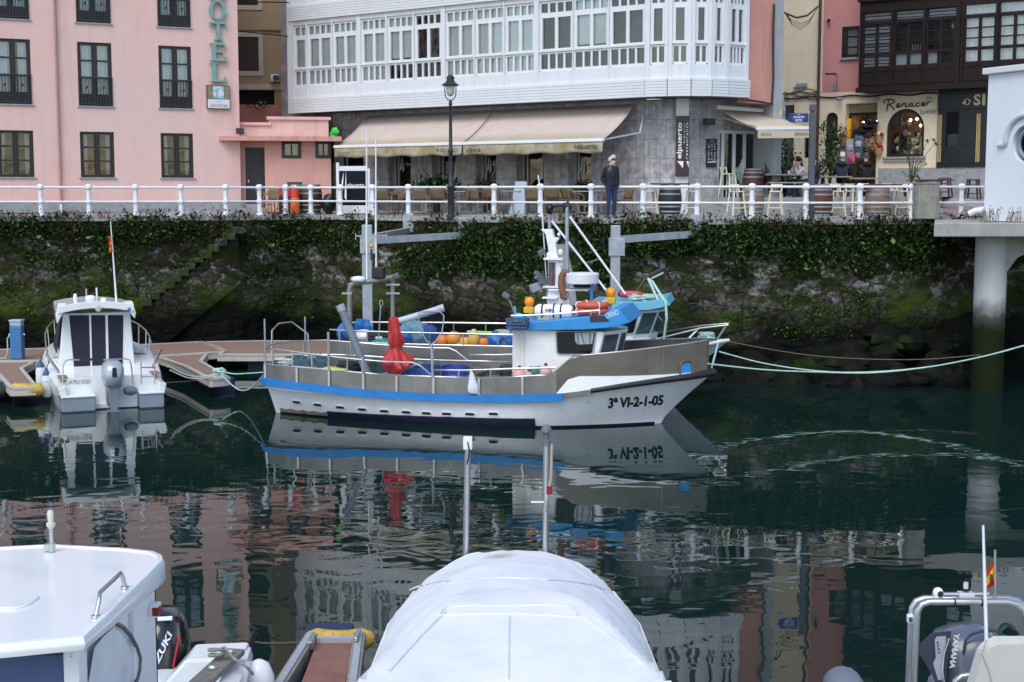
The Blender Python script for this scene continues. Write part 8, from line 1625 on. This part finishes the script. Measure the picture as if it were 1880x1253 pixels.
m=MB();m.box(-4.6,xs_,8.78,8.80,.75,1.25);m.box(xs_-.10,xs_,8.78,8.96,.75,zc_-.05);m.box(-4.7,xs_-.1,8.78,8.85,zc_-.17,zc_-.05);m.box(xs_-.05,xs_,10.1,10.74,.75,zc_-.05);m.box(xs_-.10,xs_-.04,8.96,10.1,.75,zc_-.05);m.box(-4.62,xs_,10.69,10.74,.75,zc_-.05);m.build('cabin',wside,cb,bevel=.012,**W)
m=MB();m.quad((-4.6,8.80,1.25),(xs_-.10,8.80,1.25),(xs_-.10,8.83,zc_-.17),(-4.6,8.83,zc_-.17));m.build('windscreen',mat('blue_windscreen',(.07,.10,.20),.12),cb,**W);m=MB();m.box(-4.7,xs_-.1,8.755,8.79,zc_-.175,zc_-.11);m.build('windscreen_seal',black,cb,**W)
D=lambda px,py:(lambda r_:CAM+r_*((xs_+.004)/r_.x))(ray(px,py))
m=MB();m.tube([D(*q_)for q_ in((211,1144),(226,1152),(240,1168),(251,1188),(257,1208),(256,1230),(248,1262))],.016,8);m.build('door_seal',mat('seal_grey',(.12,.12,.12),.5),cb,smooth=60,**W)
m=MB();m.add([D(*q_)+V((.004,0,0))for q_ in((172,1190),(190,1168),(207,1153),(222,1164),(235,1187),(240,1212),(232,1262),(160,1262))],[tuple(range(8))]);m.build('door_panel',mat('door_recess_shade',(.62,.65,.69),.35),cb,**W)  # white door panel, recess shading put into its greyer colour
m=MB();m.tube([D(*q_)for q_ in((206,1150),(222,1162),(236,1186),(241,1212),(233,1262))],.008,6);m.build('door_edge',wside,cb,smooth=60,**W)
for q_ in((130,1204),(156,1194)):m=MB();m.blob(D(*q_),(.012,)*3,0,0,8,6);m.build('screw',steel,cb,**W)
p=D(276,1121);m=MB();m.cbox((p.x+.03,p.y+.02,p.z),(.07,.12,.10));m.build('lamp_base',whiteclean,cb,bevel=.01,**W);m=MB();m.cbox((p.x+.05,p.y-.035,p.z),(.05,.03,.065));m.cbox((p.x+.073,p.y+.0,p.z),(.012,.08,.06));m.build('red_lens',mat('lens_red',(.22,.008,.008),.2),cb,bevel=.005,**W)
p=G(310,1205,.66);ex,ey=-3.54,13.95;m=MB();rows=[]
for z,w_,d in((.30,.20,.28),(.47,.27,.40),(.80,.27,.40),(1.03,.235,.34),(1.15,.15,.22),(1.18,.02,.03)):rows.append([(ex+w_*math.copysign(abs(math.cos(a))**.75,math.cos(a)),ey+d*math.copysign(abs(math.sin(a))**.75,math.sin(a)),z)for a in[2*pi*k/26 for k in range(26)]])
m.loft(rows);ebv0=m;om=m.build('outboard_motor',mat('gloss_black',(.012,.013,.016),.15,coat=.6),cb,smooth=50,**W)
m=MB();m.tube([(ex+.285*math.cos(a),ey+.415*math.sin(a),.65)for a in[2*pi*k/24 for k in range(24)]],.012,5,loop=True);m.build('cowl_seam',black,om,**W);m=MB();m.box(ex-.1,ex+.1,ey-.1,ey+.25,-.5,.31);m.build('leg',black,om,**W)
ebv=BVHTree.FromPolygons([V(v)for v in ebv0.v],ebv0.f)
def onm(a,b2):
 px,py=lerp(279,318,a/.48)-b2*95,lerp(1247,1163,a/.48)-b2*45;d=ray(px,py).normalized();h_=ebv.ray_cast(CAM,d)[0];return(h_ if h_ else G(px,py,.6))-d*.012
MQ=m;m=MB();m.text('SUZUKI',0,0,.48,.11,0,shear=.2,bold=.03,fn=onm);m.build('lettering',inkw,om,**W)
m=MB();m.bar((ex+.21,ey-.39,.70),(ex+.262,ey-.30,1.0),.014);m.build('red_stripe',mat('stripe_red',(.5,.02,.02),.4),om,**W);m=MB();m.cbox((ex+.10,ey-.22,1.14),(.14,.05,.012),.2,.5);m.build('badge',inkw,om,**W)
m=MB();p=G(458,1187,.9);m.bar(p,p+V((.05,.06,.13)),.03,.06);m.build('cleat',black,cb,**W)
t=thing('mooring_timber','weathered grey timber with two bolts and rope on the cabin boat gunwale','timber',G(400,1225,1.0));a,b2=G(432,1196,1.03),G(330,1290,1.03);m=MB();m.bar(a,b2,.19,.06);m.build('plank',mat('grey_driftwood',(.20,.175,.15),.85,var=.35,sc=14,bump=.006,bsc=40),t,bevel=.012,**W)
for f in(.10,.43):p=a.lerp(b2,f)+V((0,0,.035));m=MB();m.lathe(p,[(.045,0),(.045,.012),(.03,.03),(.01,.032)],12);m.build('bolt',steel,t,**W)
p=G(398,1212,1.06);m=MB();m.tube([p+V((.07*math.cos(k*.5),.05*math.sin(k*.5),.02+.004*k))for k in range(26)]+[G(430,1210,1.1),G(452,1224,1.05),G(464,1238,.95)],.016,6);m.build('lashing',mat('grey_rope',(.26,.25,.22),.9,var=.3,sc=30),t,smooth=60,**W)
p=G(470,1252,.62);m=MB();m.lathe((0,0,-.4),[(.02,0),(.13,.06),(.15,.15),(.15,.45),(.10,.58),(.03,.62)],16);o=m.build('fender',whiteclean,smooth=50);o.location=(p.x+.03,p.y,.62);tag(o,'plump white fender hung by the weathered timber of the cabin boat','fender')
cv=thing('covered_boat','boat under a stretched white canvas cover with two steel stern poles','boat',(0,12,0));X0=.02
m=MB();rows=[]
for y,hb in((5.5,.1),(7,.9),(9,1.25),(12,1.34),(14,1.28),(15.2,1.1)):rows.append([(X0-hb*.7,y,-.5),(X0-hb*.95,y,.3),(X0-hb,y,1.0),(X0+hb,y,1.0),(X0+hb*.95,y,.3),(X0+hb*.7,y,-.5)])
m.loft(rows);m.build('hull',gel,cv,smooth=30,**W)
ST=[(5.6,.15,.95,1.55),(7,.95,.9,1.95),(9,1.30,.88,2.10),(10.6,1.40,.9,2.10),(11.25,1.40,.92,2.09),(11.8,1.39,.95,2.03),(12.5,1.38,1.0,1.94),(13.2,1.33,1.05,1.83),(13.7,1.30,1.1,1.72),(14.2,1.21,1.15,1.63),(14.6,1.09,1.22,1.56),(14.95,.92,1.28,1.50),(15.15,.72,1.33,1.46),(15.27,.50,1.385,1.43),(15.3,.36,1.37,1.40)]
m=MB();rows=[];ys=[]
for i in range(70):
 y=lerp(5.6,15.3,1-(1-i/69)**1.35);hb,ze,zt=[sm([(s_[0],s_[k])for s_ in ST],y)for k in(1,2,3)];r_=[]
 hb*=.90 if y>13.8 else .945
 for j in range(49):
  u=j/24-1;a=abs(u);af=min(.88,max(.0,.36+(11.35-y)*.22));k_=max(0,min(1,(11.9-y)/.6));pro=lerp((1-a**2.1)**.78,1 if a<af else 1-((a-af)/(1-af))**1.2,k_)
  panel=max(0,min(1,(11.4-y)*4));flat=0;wr=noise.noise(V((u*2+y*1.1,y*.5-u*1.5,3)));z_w=.018*(1-min(1,abs(wr)*5))+.012*noise.noise(V((u*9,y*3,1)))
  z=ze+(zt-ze)*pro+.03*panel*flat+.012*noise.noise(V((u*3,y*1.3,0)))+z_w*(.35+a)
  z+=.016*math.exp(-((y-13.25+.5*u*u)/.10)**2)-.03*abs(math.sin(y*2.2))*max(0,a-.75)
  r_.append((X0+u*hb,y,z))
 hang=lambda sg:[(X0+sg*hb*1.0,y,ze-.12+.02*math.sin(y*5)),(X0+sg*hb*.99,y,ze-.35+.04*math.sin(y*3))]
 rows.append([hang(-1)[1],hang(-1)[0]]+r_+hang(1))
m.loft(rows,cap=False,closed=False)
cvm=canvas;N,L=nodes(cvm);b=N['Principled BSDF'];tc=N.new('ShaderNodeTexCoord');vs_=N.new('ShaderNodeVectorMath');vs_.operation='SUBTRACT';st_p=G(918,1037,1.47);vs_.inputs[1].default_value=(st_p.x,st_p.y-12,st_p.z)
L.new(tc.outputs['Object'],vs_.inputs[0]);vd=N.new('ShaderNodeVectorMath');vd.operation='MULTIPLY';vd.inputs[1].default_value=(1,.55,.3);L.new(vs_.outputs[0],vd.inputs[0]);ln=N.new('ShaderNodeVectorMath');ln.operation='LENGTH';L.new(vd.outputs[0],ln.inputs[0])
nz=N.new('ShaderNodeTexNoise');nz.inputs['Scale'].default_value=22;nz.inputs['Detail'].default_value=6;L.new(tc.outputs['Object'],nz.inputs['Vector']);ad=N.new('ShaderNodeMath');ad.operation='MULTIPLY_ADD';L.new(nz.outputs['Fac'],ad.inputs[0]);ad.inputs[1].default_value=.22;L.new(ln.outputs['Value'],ad.inputs[2])
mr=N.new('ShaderNodeMapRange');mr.inputs['From Min'].default_value=.33;mr.inputs['From Max'].default_value=.14;mr.inputs['To Max'].default_value=.8;L.new(ad.outputs[0],mr.inputs['Value']);mx=N.new('ShaderNodeMix');mx.data_type='RGBA';L.new(mr.outputs['Result'],mx.inputs['Factor']);L.new(b.inputs['Base Color'].links[0].from_socket,mx.inputs['A']);mx.inputs['B'].default_value=(.42,.30,.18,1);L.new(mx.outputs['Result'],b.inputs['Base Color'])
m.build('canvas_cover',canvas,cv,smooth=50,solid=.006,**W)
cvb=BVHTree.FromPolygons([V(v)for v in m.v],m.f)
def onc(px,py):
 h_=cvb.ray_cast(CAM,ray(px,py).normalized())[0]
 if h_:return h_+V((0,0,.004))
 y=12.0
 for _ in range(12):
  p=P(px,py,y);hb,ze,zt=[sm([(s_[0],s_[k])for s_ in ST],y)for k in(1,2,3)];u=min(.99,abs((p.x-X0)/hb));z=ze+(zt-ze)*(1-u**1.9)**.85+.01*(y<11.4);y=lerp(y,G(px,py,z).y,.7)
 return P(px,py,y)+V((0,0,.012))
for pts in([(752,1085),(790,1072),(850,1064),(935,1062),(1020,1066),(1080,1074),(1110,1084)],[(806,1131),(828,1115),(935,1113),(1040,1114),(1064,1135)],[(806,1131),(935,1128),(1064,1135)],[(818,1124),(770,1172),(712,1236)],[(1050,1122),(1110,1160),(1182,1222)],[(935,1132),(934,1180),(933,1250)]):
 m=MB();m.tube([onc(sm(list(enumerate([q_[0]for q_ in pts])),k/6),sm(list(enumerate([q_[1]for q_ in pts])),k/6))for k in range(6*(len(pts)-1)+1)],.009,5);m.build('canvas_seam',mat('seam_white',(.72,.73,.75),.7),cv,smooth=80,**W)
for px,top,lamp in((857,800,0),(1001,797,1)):
 p,q_=P(px-(2 if not lamp else 0),1018,15.32),P(px+(2 if not lamp else 2),top+18,15.32);m=MB();m.tube([p-V((0,0,.9)),p,q_],.036,10);o=m.build('stern_pole',steel,cv,smooth=60,**W)
 if not lamp:m=MB();m.cbox(q_+V((0,-.02,.03)),(.10,.07,.145));m.build('white_box',whiteclean,o,bevel=.012,**W);m=MB();m.tube([q_+V((0,-.08,.05)),q_+V((.02,-.08,-.06)),q_+V((-.01,-.05,-.2))],.008,5);m.build('wire',black,o,**W)
 else:
  m=MB();m.lathe(q_,[(.05,-.02),(.05,.04),(.03,.05),(.035,.12),(.06,.13),(.06,.16),(.04,.2),(.01,.21)],12);m.build('lamp',mat('lamp_grey',(.12,.13,.15)),o,smooth=40,**W);m=MB();m.tube([q_+V((.06,-.02,0)),q_+V((.05,-.02,-.4)),q_+V((-.02,-.03,-.75))],.018,6);m.build('cable',mat('cable_tan',(.35,.32,.27),.7),o,**W);p3=P(1009,900,15.3);m=MB();m.cbox(p3,(.06,.05,.09));m.build('red_lamp',mat('lens_red',(.22,.008,.008)),o,**W);p3=P(990,922,15.3);m=MB();m.bar(p3+V((-.09,0,0)),p3+V((.05,0,0)),.015);m.build('cable_tie',inkw,o,**W)
rb=thing('inflatable_boat','grey inflatable boat with steel arch and grey outboard at lower right','boat',(3.9,12,0));tubem=mat('hypalon_grey',(.22,.24,.28),.5,var=.05)
for sg in(-1,1):m=MB();m.tube([(3.85+sg*.05,6.5,.75),(3.85+sg*.45,7.3,.65),(3.85+sg*.62,8.5,.5),(3.85+sg*.64,11,.42),(3.85+sg*.60,13.2,.40),(3.85+sg*.52,13.9,.40),(3.85+sg*.49,14.1,.40)],[.22,.24,.25,.26,.26,.2,.04],16);m.build('tube',tubem,rb,smooth=60,**W)
m=MB();m.prism([(3.3,.35),(4.4,.35),(4.3,-.1),(3.85,-.4),(3.4,-.1)],7.5,13.4);m.build('hull',gel,rb,**W)
def arch(y,dx,top):return[P(1676+dx,1262,y)-V((0,0,.6)),P(1676+dx,1253,y),P(1681+dx,1140+top,y),P(1683+dx,1120+top,y),P(1690+dx,1108+top,y),P(1704+dx,1103+top,y),P(1850,1103+top,y),P(1868,1107+top,y),P(1880,1118+top,y),P(1885,1140+top,y),P(1900,1253,y),P(1900,1262,y)-V((0,0,.6))]
for y,dx,top in((11.2,2,2),(11.45,-8,-4)):m=MB();m.tube(arch(y,dx,top),.028,10);m.build('arch',steel,rb,smooth=60,**W)
AP=lambda px,py:P(px,py,11.3)
m=MB();m.tube([AP(1725,1092),AP(1815,1091)],.02,8);m.build('top_tube',steel,rb,smooth=60,**W);m=MB();m.blob(AP(1722,1088),(.042,.042,.042),0,0,14,10);m.bar(AP(1722,1090),AP(1722,1103),.07);m.build('horn',whiteclean,rb,smooth=60,**W);m=MB();m.cyl(AP(1724,1088.5)+V((0,-.036,0)),AP(1724,1088.5)+V((0,-.046,0)),.024,12);m.build('horn_mouth',black,rb,**W)
m=MB();m.cbox(AP(1773,1094),(.13,.09,.06));m.build('light_base',mat('lamp_base_grey',(.55,.58,.62),.4),rb,bevel=.012,**W);m=MB();c=AP(1773,1085);m.cyl(c,c+V((0,0,.02)),.026,12);m.build('light_collar',black,rb,**W);m=MB();m.cyl(c+V((0,0,.02)),c+V((0,0,.07)),.02,12);m.build('light_lens',mat('lens_clear',(.6,.62,.62),.1),rb,**W)
for px in(1752,1802):m=MB();c=P(px,1106,11.2);m.tube([c+V((0,.032*math.cos(a),.032*math.sin(a)))for a in[k*pi/5 for k in range(10)]],.006,5,loop=True);m.build('cable_tie',black,rb,**W)
p=P(1671,1136,11.4);m=MB();m.cbox(p,(.05,.06,.07));m.build('lamp_base',whiteclean,rb,bevel=.01,**W);m=MB();m.cbox(p+V((-.004,-.03,0)),(.032,.02,.042));m.build('green_lens',mat('lens_green',(.01,.16,.08),.2),rb,bevel=.006,**W)
m=MB();m.tube([P(1811,1178,11.0),P(1808,1070,11.0),P(1805,965,11.0)],[.016,.014,.010],6);m.build('whip_aerial',whiteclean,rb,smooth=60,**W);m=MB();m.tube([P(1827,1100,11.4),P(1827,1010,11.4)],.009,6);m.build('flag_staff',steel,rb,**W)
FL=lambda u,v_:P(lerp(lerp(1827,1803,u),lerp(1826,1810,u),v_),lerp(lerp(1024,1066,u),lerp(1074,1085,u),v_),11.4+.06*math.sin(u*5))
m=MB();n=8
for j,(a,b2,k)in enumerate(((0,.27,0),(.27,.73,1),(.73,1,0))):m.k=k;m.loft([[FL(i/n,a)for i in range(n+1)],[FL(i/n,(a+b2)/2)for i in range(n+1)],[FL(i/n,b2)for i in range(n+1)]],cap=False,closed=False)
fo_=m.build('flag',[mat('flag_red',(.52,.02,.02),.8),mat('flag_yellow',(.80,.52,.03),.8)],rb,**W)
m=MB();c=FL(.42,.5)+V((0,-.012,0));m.prism([(c.x-.02,c.z-.035),(c.x+.02,c.z-.03),(c.x+.022,c.z+.025),(c.x-.016,c.z+.03)],c.y-.002,c.y);m.build('crest',mat('crest_dark',(.12,.05,.03),.8),fo_,**W)
oc=P(1768,1215,12.7);m=MB();T=MX.Translation(oc)@MX.Rotation(R(-14),4,'Y')@MX.Rotation(R(-12),4,'X');rows=[]
for z,w_,d in((-.55,.17,.22),(-.40,.25,.32),(-.1,.30,.40),(.12,.29,.39),(.25,.25,.34),(.32,.18,.24),(.34,.03,.04)):rows.append([T@V((w_*math.copysign(abs(math.cos(a))**.62,math.cos(a))+.03,d*math.copysign(abs(math.sin(a))**.62,math.sin(a)),z))for a in[2*pi*k/28 for k in range(28)]])
m.loft(rows);om=m.build('outboard_motor',motorblue,rb,smooth=50,**W)
m=MB();pts=[(1690,1197),(1694,1182),(1712,1166),(1742,1163),(1738,1200),(1732,1253),(1728,1275),(1716,1240),(1700,1212)];m.add([P(a,b2,12.30)for a,b2 in pts]+[P(a,b2,12.75)for a,b2 in pts],[tuple(range(9)),tuple(range(17,8,-1))]+[(i,(i+1)%9,(i+1)%9+9,i+9)for i in range(9)]);m.build('side_cowl',mat('cowl_charcoal',(.05,.055,.08),.35),om,bevel=.02,**W)
m=MB();m.add([P(a,b2,12.285)for a,b2 in((1716,1175),(1720,1169),(1737,1168),(1734,1200),(1731,1249),(1722,1249),(1713,1218),(1718,1208))],[tuple(range(8))]);m.build('silver_panel',mat('cowl_silver',(.50,.54,.60),.3,m=.3),om,**W)
for k in range(4):m=MB();m.add([P(a,b2+6*k,12.278)for a,b2 in((1719+k,1180),(1724+k,1178),(1721+k,1183))],[(0,1,2)]);m.build('vent',black,om,**W)
SL=lambda a,b2:P(1757-9*a+10*b2*1,lerp(1163,1228,a)+2*b2,12.235+.0*a)
m=MB();m.text('YAMAHA',0,0,1,1,0,bold=.03,fn=lambda a,b2:SL(a,b2-.5));m.build('lettering',inkw,om,**W)
for dx,mm in((-12,inkw),(-15,mat('pin_gold',(.4,.33,.2),.4))):m=MB();m.tube([P(1755+dx,1172,12.27),P(1746+dx,1200,12.25),P(1742+dx,1228,12.25),P(1746+dx,1256,12.27)],.003,4);m.build('pin_stripe',mm,om,**W)
T2=lambda px,py:P(px,py,12.36);m=MB();m.tube([T2(1768,1210),T2(1773,1176),T2(1782,1166),T2(1800,1160),T2(1826,1158)],.014,6);m.build('cowl_crease',mat('cowl_charcoal',(.05,.055,.08)),om,smooth=60,**W)
m=MB();m.box(oc.x-.12,oc.x+.12,oc.y-.15,oc.y+.15,-.5,oc.z-.4);m.build('leg',black,om,**W)
m=MB();cpt=[(1775,1253),(1783,1225),(1793,1192),(1800,1183),(1811,1174),(1826,1168),(1900,1168),(1960,1168),(1990,1300),(1765,1300)];front=[P(a,b2,10.55)for a,b2 in cpt];back=[P(a+10,b2+5,11.2)for a,b2 in cpt];cen=sum(front,V((0,0,0)))/len(front)
fr2=[p_.lerp(cen,.07)+V((0,-.10,-.02))for p_ in front];m.loft([back,front,fr2]);m.build('console_cover',canvas2,rb,smooth=20,**W)
for pts in([(1811,1175),(1808,1186),(1803,1200),(1815,1230),(1822,1258)],[(1793,1192),(1803,1196)]):m=MB();m.tube([P(a,b2,10.44)for a,b2 in pts],.005,4);m.build('cover_fold',mat('cover_fold',(.40,.385,.35),.8),rb,smooth=80,**W)
m=MB();m.tube([P(1752,1275,11.0),P(1755,1250,11.0),P(1765,1242,11.0),P(1780,1240,11.0)],.028,8);m.build('grab_rail',steel,rb,smooth=60,**W);m=MB();m.box(3.75,4.3,10.7,11.1,.3,1.2);m.build('console',gel,rb,**W)
